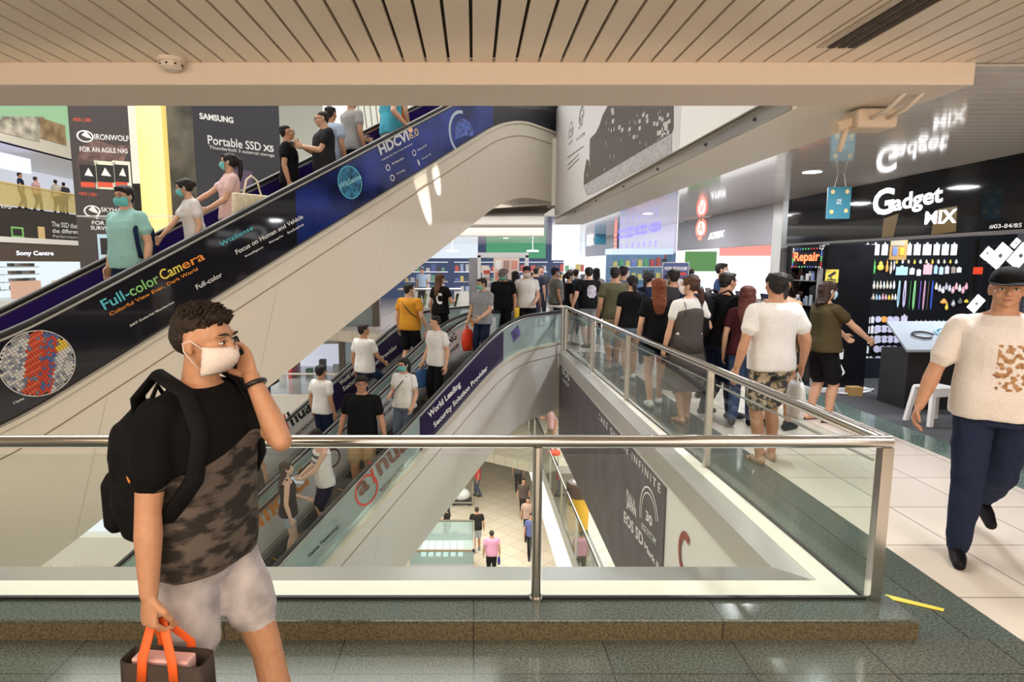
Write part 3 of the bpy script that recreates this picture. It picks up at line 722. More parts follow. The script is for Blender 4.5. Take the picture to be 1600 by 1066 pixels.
    if mask:
        mb = MB(); nx, nz = 16, 8; vs = []
        for j in range(nz + 1):
            v = j / nz; z = 1.518 + .086 * v; ry = [.052, .062, .072, .079, .082, .083, .081, .077, .072][j]; rx = .070 + .007 * math.sin(v * 3)
            for i in range(nx + 1):
                a = R(-82 + 164 * i / nx); sp = math.exp(-(a / .32) ** 2) * (0, 0, .002, .005, .009, .012, .014, .013, .010)[j]
                vs.append(HT(math.copysign(abs(math.sin(a)) ** .85, a) * rx, .022 + math.cos(a) ** .72 * ry + sp + (.0015 if j % 2 else 0), z - .010 * (1 - math.cos(a)) * (1 - v)))
        fs = [(j * (nx + 1) + i, j * (nx + 1) + i + 1, (j + 1) * (nx + 1) + i + 1, (j + 1) * (nx + 1) + i) for j in range(nz) for i in range(nx)]
        mb.add(vs, fs); mm = cloth('mask_' + mask[0], mask[1], .8, .03); o = mb.build('face_mask', mm, root, smooth=True); o.modifiers.new('s', 'SOLIDIFY').thickness = .003 * s
        for sd in (1, -1):
            mb = MB()
            mb.tube([HT(sd * .072, .040, 1.598), HT(sd * .083, .005, 1.622), HT(sd * .084, -.020, 1.61), HT(sd * .083, -.016, 1.585), HT(sd * .071, .030, 1.532)], .0022 * s, 6)
            mb.build('ear_loop', mm, o, smooth=True)
    if face_on:
        dk = mat('eye_dark', (.02, .012, .008), .2); wh = mat('eye_white', (.75, .72, .68), .3)
        for sd in (1, -1):
            mb = MB(); mb.cur = 0; mb.ell(HT(sd * .031, .0825, 1.618), (.0145 * s, .009 * s, .0060 * s), 14, 8, HR); mb.cur = 1; mb.ell(HT(sd * .031, .0885, 1.618), (.0062 * s, .0042 * s, .0056 * s), 12, 8, HR)
            mb.cur = 1; mb.tube([HT(sd * .016, .090, 1.6225), HT(sd * .031, .0935, 1.6265), HT(sd * .047, .083, 1.6215)], .0016 * s, 6)
            mb.build('eye', [wh, dk], root, smooth=True)
            mb = MB(); mb.tube([HT(sd * .014, .0945, 1.6415), HT(sd * .032, .0955, 1.648), HT(sd * .052, .079, 1.643)], [.003 * s, .0038 * s, .0018 * s], 8)
            mb.build('eyebrow', hmt, root, smooth=True)
        if not mask:
            mb = MB(); mb.ell(HT(0, .0955, 1.5615), (.021 * s, .0055 * s, .0042 * s), 16, 8, HR); mb.ell(HT(0, .0945, 1.5545), (.018 * s, .006 * s, .0048 * s), 16, 8, HR)
            mb.build('lips', mat('lips', (.42, .15, .12), .4), root, smooth=True)
    if glasses:
        mb = MB()
        for sd in (1, -1):
            mb.tube([HT(sd * .032 + math.cos(6.283 * i / 14) * .023, .106, 1.615 + math.sin(6.283 * i / 14) * .017) for i in range(14)], .002 * s, 6, closed=True)
            mb.tube([HT(sd * .055, .105, 1.621), HT(sd * .079, .02, 1.622), HT(sd * .081, -.02, 1.612)], .0018 * s, 6)
        mb.tube([HT(-.010, .108, 1.619), HT(.010, .108, 1.619)], .002 * s, 6)
        mb.build('glasses', black, root, smooth=True)
    MW = Matrix.LocRotScale(root.location, root.rotation_euler, None)
    out = {'root': root, 'M': MW, 's': s, 'shirt': shirt, 'T': T, 'HT': HT, 'seed': seed}
    for sd, S, E, W, D, N, tv, cu in arms:
        grip = W + D * .085 * s + N * .028 * s
        out['r' if sd > 0 else 'l'] = {'W': MW @ W, 'G': MW @ grip, 'D': MW.to_3x3() @ D, 'N': MW.to_3x3() @ N, 'T': MW.to_3x3() @ tv, 'E': MW @ E, 'S': MW @ S}
    return out
def drape(pr, poly, m, c, X, U, lift=.003, name='print', label=None, res=.012, host=None):
    """paint-like print that follows the cloth: poly is a test(u, v) over [-1,1] squares of half sizes X, U (local vectors), rays along X x U"""
    ob = host or pr['shirt']; me = ob.data; bv = BVHTree.FromPolygons([v.co for v in me.vertices], [tuple(p.vertices) for p in me.polygons])
    c, X, U = Vector(c), Vector(X), Vector(U); n = X.cross(U).normalized(); nu = max(2, int(2 * X.length / res)); nv = max(2, int(2 * U.length / res)); mb = MB(); idx = {}
    for j in range(nv + 1):
        for i in range(nu + 1):
            u, v = -1 + 2 * i / nu, -1 + 2 * j / nv; o = c + X * u + U * v + n * .4; hit = bv.ray_cast(o, -n, .8)
            if hit[0] is not None: idx[i, j] = len(mb.v); mb.v.append(tuple(hit[0] + n * lift))
    for j in range(nv):
        for i in range(nu):
            u, v = -1 + 2 * (i + .5) / nu, -1 + 2 * (j + .5) / nv
            k = [(i, j), (i + 1, j), (i + 1, j + 1), (i, j + 1)]
            if all(q in idx for q in k) and poly(u, v): mb.f.append(tuple(idx[q] for q in k)); mb.mi.append(0)
    if not mb.f: return None
    o = put(mb.mesh(name, m), name, m, ob)
    if label: o['label'] = label
    return o
def phone(p, side, label, group=None, size=(.075, .150, .009), tilt=None, m=None):
    """a phone lying against the palm of the given hand"""
    a = p[side]; c = a['W'] + a['D'] * .095 + a['N'] * .030; X = a['T']; Y = a['D'] if tilt is None else Vector(tilt).normalized(); N = a['N']
    root = empty('phone', c, label, 'phone', group); mb = MB().obox(c - X * size[0] / 2 - Y * size[1] / 2, X * size[0], Y * size[1], N * size[2]); wc(mb, 'case', black, root, bevel=.003)
    mb = MB().obox(c - X * (size[0] / 2 - .004) - Y * (size[1] / 2 - .006) + N * size[2], X * (size[0] - .008), Y * (size[1] - .012), N * .0008); wc(mb, 'screen', m or mat('phone_screen', (.03, .03, .035), .08), root); return root
def carrier(p, side, label, name='shopping_bag', cat='bag', color=(.8, .8, .8), w=.28, h=.32, d=.10, m=None, hm=None, hl=.18, ang=None, plastic=True, off=(0, 0, 0)):
    """bag hanging from a hand: body and two handles"""
    a = p[side]; g = a['G'] + Vector(off); X = (Vector((math.cos(ang), math.sin(ang), 0)) if ang is not None else Vector((a['T'].x, a['T'].y, 0)).normalized()); Y = Vector((-X.y, X.x, 0)); Z = Vector((0, 0, 1))
    root = empty(name, g - Z * (hl + h), label, cat); m = m or mat('bag_' + label[:14], color, .45, bump=.3, bscale=25)
    mb = MB(); n = 24; rs = []; top = g - Z * hl
    for t in (0, .06, .3, .6, .85, 1):
        k = (.55 if plastic else .96) + (.45 if plastic else .04) * math.sin(min(1, t * 1.6 + .25) * 1.5708); kk = k if t < .8 or not plastic else k * (.85 if t < .95 else .62); e = .5 if not plastic else .85
        rs.append([top - Z * h * (1 - t) + X * (math.copysign(abs(math.cos(6.283 * i / n)) ** e, math.cos(6.283 * i / n)) * w / 2 * kk) + Y * (math.copysign(abs(math.sin(6.283 * i / n)) ** e, math.sin(6.283 * i / n)) * d / 2 * kk) for i in range(n)])
    mb.rings(rs); wc(mb, 'bag_body', m, root, smooth=True)
    for q in (-1, 1):
        pts = [top + X * (-w * .2) + Y * q * d * .25 - Z * .02, g + X * (-.02) + Y * q * .006 - Z * .02, g - Z * 0, g + X * .02 + Y * q * .006 - Z * .02, top + X * w * .2 + Y * q * d * .25 - Z * .02]
        wc(MB().tube(pts, .009 if not plastic else .007, 8, flat=.5), 'handle', hm or m, root, smooth=True)
    return root
# ================================================================ advertising on the escalators
wt = mat('print_white', (.85, .85, .85), .4); bk = mat('print_black', (.02, .02, .02), .4)
orange = mat('print_orange', (.85, .30, .03), .4); red = mat('print_red', (.70, .05, .03), .4); brown = mat('print_brown', (.16, .07, .05), .4)
gold = mat('print_gold', (.75, .55, .25), .4); cyan = mat('print_cyan', (.10, .55, .65), .4); grn = mat('print_green', (.25, .60, .18), .4); yel = mat('print_yellow', (.85, .72, .10), .4)
navy = mat('print_navy', (.02, .03, .10), .3); grey = mat('print_grey', (.45, .45, .45), .4); lgrey = mat('print_light_grey', (.66, .66, .66), .4)
def esc_plane(e, w):
    X = Vector((.588, .809, SL)).normalized(); N = Vector((.809, -.588, 0)); return Plane(e.E(5, w, 0), X, 1, 1, N.cross(X))
def child(root, name):
    return [c for c in root.children if c.name.split('.')[0] == name]
def T(P, host, st, m, bl, br, h, **k):     # text with its bottom edge from pixel bl to pixel br, h pixels tall square to that edge
    d = math.hypot(br[0] - bl[0], br[1] - bl[1]); ux, uy = (br[0] - bl[0]) / d, (br[1] - bl[1]) / d
    return P.tpx(st, m, host, bl, (bl[0] + uy * h, bl[1] - ux * h), br, **k)
nearU = child(ESC_U, 'balustrade')[0]; PU = esc_plane(EU, -.009)
qa, qb = EU.q_at(770, 175, 0)[0], EU.q_at(462, 330, 0)[0]
m = mat('printed_blue_film', (.012, .03, .20), .12, var=.9, bscale=1.3)
EU.strip(qa, qb, -.0075, .02, .68, .002).build('blue_advert', m, nearU)
T(PU, nearU, 'Full-', cyan, (164, 485), (205, 464), 17); T(PU, nearU, 'color', grn, (206, 464), (251, 441), 17)
T(PU, nearU, 'Cam', yel, (254, 439), (286, 423), 17); T(PU, nearU, 'era', orange, (287, 422), (321, 405), 10)
T(PU, nearU, 'Colorful View Ever, Dark World', orange, (173, 495), (310, 423), 7); T(PU, nearU, '24/7 Colorful Monitoring', wt, (204, 512), (273, 474), 4.5, bold=.02)
T(PU, nearU, 'Full-color', wt, (308, 453), (348, 432), 8); T(PU, nearU, 'Focus on Human and Vehicle', wt, (370, 398), (474, 341), 7.5)
T(PU, nearU, 'Intelligent', wt, (384, 403), (412, 388), 4); T(PU, nearU, 'Simple', wt, (421, 382), (443, 370), 4); T(PU, nearU, 'Inclusive', wt, (450, 366), (475, 352), 4)
T(PU, nearU, 'WizSense', cyan, (345, 386), (396, 358), 7); T(PU, nearU, 'WizSense', mat('print_ice', (.35, .75, .85), .4), (531, 296), (565, 279), 9)
T(PU, nearU, 'HDCVI', mat('print_silver', (.75, .77, .8), .3), (595, 243), (640, 219), 17, bold=.03); T(PU, nearU, '6.0', gold, (641, 218), (655, 211), 12)
T(PU, nearU, 'Leading the Over Coax Evolution', wt, (597, 252), (645, 226), 3.2); T(PU, nearU, '4K Real-time', wt, (613, 258), (631, 248), 3.2); T(PU, nearU, 'AI Coding', wt, (620, 274), (633, 267), 3.2)
T(PU, nearU, 'Enhanced IR', wt, (653, 236), (667, 228), 3); T(PU, nearU, 'Two-way Talk', wt, (659, 251), (674, 242), 3)
mb = MB()
for x, y in ((606, 262), (613, 278), (647, 239)):
    a, b = PU.hit(x, y); PU.disc(mb, a, b, .045, .045, .002, .72, 20)
mb.build('icon', wt, nearU)
a, b = PU.hit(654, 254); PU.disc(MB(), a, b, .018, .05, .002).build('icon', wt, nearU)
a, b = PU.hit(547, 285); mb = MB(); PU.disc(mb, a, b, .22, .22, .001, .93, 48); o = mb.build('globe_outline', cyan, nearU)
PU.disc(MB(), a, b, .21, .21, .0008).build('globe', mat('globe_print', (.03, .16, .30), .3, var=.9, bscale=14), o)
mb = MB(); a, b = PU.hit(722, 208); PU.disc(mb, a, b, .36, .36, .001, .86, 40, t0=60, t1=215); mb.build('dial', mat('dial_print', (.5, .65, .75), .3), nearU)
mb = MB(); PU.disc(mb, a + .05, b - .06, .27, .27, .0012, 0, 40, t0=-20, t1=175); mb.build('planet', mat('planet_print', (.08, .14, .5), .3, var=.9, bscale=18), nearU)
a, b = PU.hit(60, 568); cols = [(.55, .06, .03), (.62, .62, .6), (.08, .13, .35), (.75, .55, .05), (.35, .35, .37), (.70, .12, .05), (.16, .2, .3), (.5, .5, .48)]
mb = MB(); PU.disc(mb, a, b, .30, .30, .001, .97, 48); ring = mb.build('picture_ring', lgrey, nearU)
mb = MB(); n = 22; rnd = random.Random(4); mm_ = [mat('city_%d' % i, c, .4) for i, c in enumerate(cols)]; r0 = .285
for i in range(n):
    for j in range(n):
        u, v = (i + .5) / n * 2 - 1, (j + .5) / n * 2 - 1
        if u * u + v * v > 1: continue
        w = u * .8 - v * .6; k = (5 if j % 2 else 0) if -.35 < w < .05 else 3 if (w > .45 and v > 0) else (2 if rnd.random() < .35 else 0) if .05 <= w <= .45 else (1 if rnd.random() < .6 else 4)
        if rnd.random() < .12: k = 6
        mb.cur = k; c = (a + u * r0, b + v * r0); q = r0 / n * .92
        mb.quad(PU.p(c[0] - q, c[1] - q, .0015), PU.p(c[0] + q, c[1] - q, .0015), PU.p(c[0] + q, c[1] + q, .0015), PU.p(c[0] - q, c[1] + q, .0015))
mb.build('city_picture', mm_, ring)
T(PU, nearU, 'S Series', wt, (22, 632), (38, 624), 4)
# nearest lower escalator, outer side
nearL, farL = child(ESC_1, 'balustrade'); PL = esc_plane(EL, -.009)
purple = mat('printed_purple_film', (.05, .03, .10), .25, var=.9, bscale=6)
qa, qb = EL.q_at(786, 545, 0)[0], EL.q_at(655, 650, 0)[0]
fl = EL.strip(qa, qb, -.0075, .01, .54, .002).build('purple_advert', purple, nearL)
T(PL, fl, 'World Leading', wt, (672, 657), (721, 606), 11, bold=.03); T(PL, fl, 'Security Solution Provider', wt, (680, 671), (763, 579), 9, bold=.03)
def dahua(P, host, pts, rr, tech=None, c1=red, c2=brown):
    (cx_, cy_), (x0, y0), (x1, y1), h = pts
    a, b = P.hit(cx_, cy_); mb = MB(); P.disc(mb, a, b, rr, rr, .001, .86, 36, t0=35, t1=375); mb.build('logo_ring', c1, host)
    dx, dy = x1 - x0, y1 - y0; f = lambda t: (x0 + dx * t, y0 + dy * t)
    T(P, host, 'a', c2, f(0), f(.20), h * .62, bold=.03); T(P, host, 'l', c1, f(.27), f(.36), h * 1.05, bold=.03, shear=.3); T(P, host, 'hua', c2, f(.40), f(1), h, bold=.03)
    if tech: T(P, host, 'TECHNOLOGY', c2, tech[0], tech[1], tech[2], bold=.03)
dahua(PL, nearL, ((573, 766), (563, 778), (641, 697), 28), .22, ((596, 772), (633, 730), 6))
T(PL, nearL, 'Dahua Technology', bk, (484, 873), (531, 824), 6, bold=.03); T(PL, nearL, 'www.dahuasecurity.com', grey, (490, 877), (543, 818), 4)
a, b = PL.hit(806, 522); mb = MB(); PL.rect(mb, a - .14, b - .1, a + .14, b + .12, .002); o = mb.build('city_decal', mat('decal_night', (.10, .08, .25), .3, var=.95, bscale=9), nearL)
T(PL, nearL, 'Your Solution', grey, (830, 512), (852, 509), 3)
# its inner far side
PI_ = esc_plane(EL, 1.028); qa, qb = EL.q_at(775, 500, 1.03)[0], EL.q_at(400, 860, 1.03)[0]
fl = EL.strip(qa, qb, 1.031, .0, .50, .002).build('white_advert', print_white, farL)
T(PI_, fl, 'WORLD LEADING', bk, (643, 597), (714, 529), 11, bold=.03); T(PI_, fl, 'SECURITY SOLUTION PROVIDER', bk, (648, 607), (718, 540), 5, bold=.03)
T(PI_, fl, '10', orange, (737, 512), (753, 503), 17, bold=.04); T(PI_, fl, 'DAHUA', bk, (594, 645), (610, 629), 6); T(PI_, fl, 'SECURITY', bk, (599, 653), (618, 634), 5)
T(PI_, fl, 'mo', orange, (408, 825), (452, 786), 26, bold=.04); T(PI_, fl, 'ci', orange, (462, 776), (484, 756), 30, bold=.04); a, b = PI_.hit(520, 716); PI_.disc(MB(), a, b, .15, .15, .001, .8).build('logo_ring', brown, fl)
# second escalator, inner far side
f2 = child(ESC_2, 'balustrade')[1]; P2 = esc_plane(EL, 2.338); q0, q1, q2 = EL.q_at(640, 510, 2.34)[0], EL.q_at(517, 610, 2.34)[0], EL.q_at(400, 730, 2.34)[0]
fl = EL.strip(q0, q1, 2.341, .0, .52, .002).build('purple_advert', purple, f2)
T(P2, fl, 'World Leading', wt, (533, 605), (566, 576), 9, bold=.03); T(P2, fl, 'Security Solution Provider', wt, (538, 614), (622, 545), 9, bold=.03)
fl = EL.strip(q1, q2, 2.341, .0, .52, .002).build('white_advert', print_white, f2)
dahua(P2, fl, ((440, 684), (436, 684), (489, 641), 23), .17, ((463, 684), (494, 655), 5), red, bk)

# ================================================================ hanging banners
def banner(name, P, m, label, cat='banner', t=.02, group=None):
    root = empty(name, P.p(.5, 0), label, cat, group); c = P.slab('panel', m, t, root); return root, c
slate = mat('banner_slate', (.035, .036, .045), .55)
# storage banner facing us, far left
o = at(116, 300, Y=17); P = Plane((o.x, o.y, 1.0), (1.64, 1, 0), 1.42, 5.8)
rt, pn = banner('hanging_banner', P, mat('banner_charcoal', (.055, .045, .045), .5), 'tall dark banner with disk drives and wolf badge left of the yellow column')
hot = mat('print_scarlet', (.75, .10, .05), .5)
P.tpx('HDD | SSD', hot, pn, (115, 191), (115, 184), (143, 192)); P.tpx('IRONWOLF', wt, pn, (148, 218), (148, 209), (202, 221)); P.tpx('FOR AN AGILE NAS', wt, pn, (125, 237), (125, 229), (200, 240))
P.tpx('HDD | SSD', hot, pn, (124, 306), (124, 300), (151, 308)); P.tpx('SKYHAWK', wt, pn, (158, 331), (158, 324), (207, 333)); P.tpx('FOR VIDEO', wt, pn, (144, 351), (144, 345), (196, 353)); P.tpx('SURVEILLANCE', wt, pn, (142, 359), (142, 353), (204, 361))
mb = MB(); P.poly(mb, [(117, 184), (145, 187), (148, 195), (118, 194)], .001); 
for x, y in ((133, 213), (144, 330)):
    a, b = P.hit(x, y); mb2 = MB(); P.disc(mb2, a, b, .20, .16, .003, .8); mb2.build('badge', wt, pn); mb2 = MB(); P.poly(mb2, [(x - 6, y - 2), (x + 1, y - 9), (x + 11, y + 4), (x + 2, y + 2)], .006); mb2.build('badge', wt, pn)
mb = MB(); P.poly(mb, [(120, 252), (128, 228), (150, 218), (172, 226), (205, 228), (198, 240), (190, 262), (120, 262)], .0015); mb.build('wolf_picture', mat('wolf_print', (.16, .09, .08), .6, var=.5, bscale=6), pn)
for x0, x1, c in ((124, 152, (.08, .06, .06)), (150, 180, (.75, .8, .62)), (178, 203, (.8, .8, .7))):
    mb = MB(); P.rpx(mb, x0, 251, x1, 295, .006); d = mb.build('disk_drive_picture', mat('drive_%d' % x0, c, .4), pn)
    mb = MB(); P.rpx(mb, x0 + 2, 257, x1 - 3, 284, .008); mb.build('drive_label', bk, d); mb = MB(); P.rpx(mb, x0 + 3, 284, x1 - 4, 292, .008); mb.build('drive_stripe', hot, d); mb = MB(); P.poly(mb, [(x0 + 8, 274), (x0 + 14, 262), (x1 - 6, 276)], .01); mb.build('drive_badge', wt, d)
mb = MB(); P.rpx(mb, 155, 366, 178, 411, .006); d = mb.build('disk_drive_picture', mat('drive_200', (.5, .7, .85), .4), pn); mb = MB(); P.rpx(mb, 158, 372, 175, 398, .008); mb.build('drive_label', bk, d)
# upper storage banner parallel to the escalators
o = at(308, 300, Y=13.5); D2 = Vector((.588, .809, 0)); P = Plane((o.x, o.y, 1.5), D2, 2.6, 4.42)
a1 = P.hit(438, 230)[0]; P = Plane(P.o, D2, 2.6 * a1, 4.42)
rt, pn = banner('hanging_banner', P, slate, 'wide dark banner advertising a portable storage drive behind the women on the high escalator')
P.tpx('SAMSUNG', wt, pn, (312, 186), (312, 176), (365, 193), bold=.04); P.tpx('Portable SSD', wt, pn, (325, 225), (325, 211), (408, 236)); P.tpx('X5', wt, pn, (411, 236), (411, 226), (428, 238), bold=.04); P.tpx('Thunderbolt 3 external storage', lgrey, pn, (327, 234), (327, 227), (429, 247))
a, b = P.hit(388, 300); mb = MB(); P.poly(mb, [(362, 350), (362, 268), (372, 264), (394, 268), (396, 300), (390, 350)], .003); mb.build('drive_picture', mat('drive_sheen', (.12, .08, .14), .3), pn)
# upper right billboard on the fascia over the walkway
P = Plane((1.70, 13.0, 2.74), (0, -1, 0), 9.45, 2.2)
rt, pn = banner('billboard', P, mat('billboard_white', (.80, .80, .80), .45), 'white billboard printed with a dark keyboard like skyline above the queue', 'billboard')
e = P.hit(1053, 230)[0]; mb = MB(); P.rect(mb, 0.001, .0, e + .015, 1, .001); g = mb.build('grey_print', mat('billboard_grey', (.62, .61, .62), .5), pn)
def z3(*pts): return [(860 + x / 4.21, 160 + y / 4.21) for x, y in pts]
mb = MB(); P.poly(mb, z3((220, 545), (222, 470), (240, 370), (258, 390), (262, 240), (300, 200), (325, 150), (345, 85), (380, 20), (385, -30), (812, -30), (812, 170), (800, 200)), .004)
sky = mb.build('skyline_print', mat('skyline_dark', (.085, .075, .07), .5, var=.3, bscale=30), pn)
mb = MB(); P.poly(mb, z3((220, 548), (800, 204), (800, 335), (300, 590), (240, 612)), .004); mb.build('skyline_reflection_print', mat('skyline_pale', (.38, .37, .38), .5, var=.3, bscale=25), pn)
mb = MB(); rnd = random.Random(3)
for i in range(70):
    x = rnd.uniform(235, 790); top = 30 + max(0, (380 - x)) * 1.6; bot = 520 - (x - 220) * .57; y = rnd.uniform(min(top, bot - 20), bot)
    if rnd.random() < .45: P.poly(mb, z3((x, y), (x + 3, y - 2), (x + 3, y + 22), (x, y + 24)), .006)
    elif x > 370 and y < 220: P.poly(mb, z3((x, y), (x + 16, y - 9), (x + 15, y + 18), (x, y + 26)), .006)
P.poly(mb, z3((745, 135), (780, 120), (775, 190), (745, 200)), .006); P.poly(mb, z3((705, 190), (735, 180), (733, 210), (705, 222)), .006)
tag(mb.build('window_print', mat('print_window', (.50, .49, .48), .5), sky), kind='stuff')
for s_, bl, tl, br in (('120', (120, 245), (118, 190), (152, 215)), ('FPS', (122, 290), (121, 272), (146, 262)), ('30', (186, 180), (184, 108), (214, 150)), ('EOS SYSTEM', (172, 258), (171, 238), (226, 215))):
    q = z3(bl, tl, br); P.tpx(s_, mat('print_charcoal', (.12, .12, .12), .5), pn, *q)
mb = MB()
for cx_, cy_, r_ in ((136, 190, .20), (205, 110, .24), (205, 110, .18)):
    a, b = P.hit(860 + cx_ / 4.21, 160 + cy_ / 4.21); P.disc(mb, a, b, r_, r_ * .8, .004, .9, 24, t0=0, t1=180)
for y0 in (360, 410, 440): P.poly(mb, z3((115, y0), (220 if y0 < 400 else 190, y0 - 75), (220 if y0 < 400 else 190, y0 - 69), (115, y0 + 7)), .004)
mb.build('small_print', mat('print_charcoal', (.12, .12, .12), .5), pn)
# camera banner hanging inside the opening below the walkway
P = Plane((1.765, 12.3, -1.95), (0, -1, 0), 12.3 - at(1040, 750, x=1.765).y, 1.70)
rt, pn = banner('banner', P, mat('banner_violet_grey', (.075, .065, .085), .45, var=.35, bscale=3), 'dark camera advert fixed inside the opening under the long railing', 'banner')
P.tpx('EOS', wt, pn, (879, 583), (879, 570), (890, 597)); P.tpx('5D', lgrey, pn, (879, 596), (879, 590), (889, 606))
P.tpx('TAKE ON THE INFINITE', wt, pn, (935, 655), (935, 645), (1032, 772), spacing=1.5); P.tpx('Made in', wt, pn, (979, 778), (979, 762), (992, 795)); P.tpx('JAPAN', wt, pn, (979, 795), (979, 777), (994, 813), bold=.04)
P.tpx('EOS 5D', wt, pn, (975, 815), (975, 797), (1005, 856), bold=.03); P.tpx('Mark II', wt, pn, (1007, 857), (1007, 846), (1029, 892), bold=.03); P.tpx('30', wt, pn, (1009, 812), (1009, 796), (1019, 825), bold=.03); P.tpx('EOS SYSTEM', wt, pn, (1003, 826), (1003, 816), (1025, 853))
mb = MB(); a, b = P.hit(1014, 812)
for r_ in (.27, .33): P.disc(mb, a, b, r_, r_, .004, .94, 30, t0=20, t1=200)
mb.build('logo_arc', wt, pn)
mb = MB(); rnd = random.Random(9)
for i in range(60):
    x = rnd.uniform(.12, .62); y = rnd.uniform(.15, .8); L_ = rnd.uniform(.02, .12); mb.quad(P.p(x, y, .003), P.p(x + .0008, y, .003), P.p(x + .0008, y + L_, .003), P.p(x, y + L_, .003))
mb.build('light_streaks', mat('print_mauve', (.35, .30, .38), .5), pn)
P = Plane((1.775, 5.2, -1.95), (0, -1, 0), 2, 1.7); a, b = P.hit(1071, 868); mb = MB(); P.disc(mb, a, b, .17, .20, .004, .66, 36, t0=60, t1=290); tag(mb.build('wall_logo', mat('logo_maroon', (.30, .03, .02), .4)), 'dark red ring logo on the white wall right of the camera advert', 'logo')
# ================================================================ shops along the walkway (front plane x = 4.75)
SX = 4.75
def front(y0, y1, z0, z1, x=SX): return Plane((x, y1, z0), (0, -1, 0), y1 - y0, z1 - z0)      # y1 far, y0 near
gloss_black = mat('gloss_black', (.006, .006, .007), .06, spec=.22)
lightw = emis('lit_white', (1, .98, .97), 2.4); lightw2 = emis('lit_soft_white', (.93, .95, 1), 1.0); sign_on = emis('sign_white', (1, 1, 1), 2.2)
sgrey = mat('shop_sign_grey', (.34, .33, .36), .5)
def lampdisc(x, y, z=CZ - .004, r=.09, label=None, group='recessed ceiling lamps', p=3.0):
    root = empty('downlight', (x, y, z), label or 'round recessed lamp glowing in the white ceiling', 'lamp', group)
    MB().tube([(0, 0, 0), (0, 0, .012)], r, 24).build('lens', emis('lamp_glow', (1, .97, .92), 9), root); MB().tube([(0, 0, .004), (0, 0, .014)], r * 1.2, 24).build('ring', whitep, root); return root
for i, (px, py, lb) in enumerate(((1269, 269, 'round recessed lamp left of the bright letters mirrored in the walkway ceiling'), (1012, 334, 'round recessed lamp in front of the lilac phone shop sign'), (797, 308, None))):
    if lb: p = at(px, py, z=CZ); lampdisc(p.x, p.y, label=lb, group='walkway ceiling lamps')
for x, y in ((.2, 18), (-1.6, 20), (2.6, 17), (1.2, 23), (3.4, 24), (-2.8, 25)): lampdisc(x, y, label='small round lamp in the distant concourse ceiling', group='distant concourse ceiling lamps')
# --- gadget shop
P = front(-1.5, 9.25, 2.09, CZ); P = Plane((4.70, 9.25, 2.09), (0, -1, 0), 10.75, .65)
root = empty('shop_sign', P.p(.5, 0), 'long glossy black sign board with glowing white Gadget MIX letters', 'sign'); pn = P.slab('board', gloss_black, .08, root)
T2 = dict(bold=.028, depth=.006)
P.tpx('G', sign_on, pn, (1363, 338), (1363, 298), (1396, 334), **T2); P.tpx('adget', sign_on, pn, (1395, 338), (1395, 306), (1473, 324), **T2); P.tpx('MIX', sign_on, pn, (1445, 351), (1445, 331), (1495, 348), **T2)
P.tpx('#03-84/85', lgrey, pn, (1546, 358), (1546, 351), (1597, 356), depth=.004)
mb = MB(); P.poly(mb, [(1381, 342), (1405, 333), (1396, 370), (1378, 371)], .002); mb.build('mustard_shape', mat('dull_mustard', (.10, .06, .005), .3), pn); mb = MB(); P.poly(mb, [(1465, 327), (1496, 322), (1494, 362), (1455, 367), (1458, 350)], .002); mb.build('mustard_shape', mat('dull_mustard', (.10, .06, .005), .3), pn)  # dull mustard shapes laid flat on the black board
struct('trim_6', MB().box((4.66, -1.5, 2.06), (4.80, 9.25, 2.09)), mat('sign_rim', (.12, .11, .11), .4, .5))
P = Plane((4.72, 9.5, 0), (0, -1, 0), 1.05, 2.09)
cab = empty('display_cabinet', (5.1, 9, 0), 'tall dark display cabinet with a yellow notice beside the gadget shop', 'cabinet')
wc(MB().box((4.80, 8.50, .02), (5.55, 9.40, 2.06)), 'body', mat('cabinet_black', (.007, .007, .009), .25, spec=.2), cab)
wc(MB().box((4.79, 8.49, .12), (4.80, 9.22, 1.98)), 'glass_front', glass('smoked_glass', (.25, .26, .28), .06), cab)
for z in (.5, .85, 1.2, 1.55): wc(MB().box((4.782, 8.55, z), (4.795, 9.15, z + .012)), 'shelf', steel_m, cab)
wc(MB().box((4.775, 8.43, 0), (4.815, 8.50, 2.08)), 'aluminium_post', mat('aluminium', (.55, .55, .56), .3, .8), cab)
wc(MB().box((4.75, 8.40, 0), (5.60, 9.42, .05)), 'plinth', mat('white_plinth', (.7, .7, .7), .4), cab)
rnd = random.Random(5)
for k in range(26):
    z = rnd.choice((.514, .864, 1.214, 1.564)); y = 8.57 + rnd.random() * .5; h_ = rnd.uniform(.06, .15)
    c = rnd.choice(((.25, .3, .35), (.5, .5, .5), (.15, .2, .4), (.3, .25, .2), (.55, .55, .6)))
    tag(MB().box((4.77, y, z), (4.788, y + .06, z + h_)).build('boxed_gadget', mat('gadget_%d' % (int(c[0] * 100)), c, .5)), 'small boxed gadget on a shelf of the dark corner cabinet', 'box', 'boxed gadgets in the corner cabinet')
P = Plane((4.69, 9.3, 1.0), (0, -1, 0), 1, 1); a, b = P.hit(1236, 419); c, d = P.hit(1288, 386); root = empty('led_sign', P.p(a, b), 'red Repair sign of glowing dots with a rainbow border', 'sign')
P2_ = Plane(P.p(a, b), (0, -1, 0), c - a, d - b); pn = P2_.slab('panel', gloss_black, .05, root); P2_.txt('Repair', emis('led_red', (1, .10, .03), 5), pn, .09, .22, .80, .58, bold=.02, depth=.004)
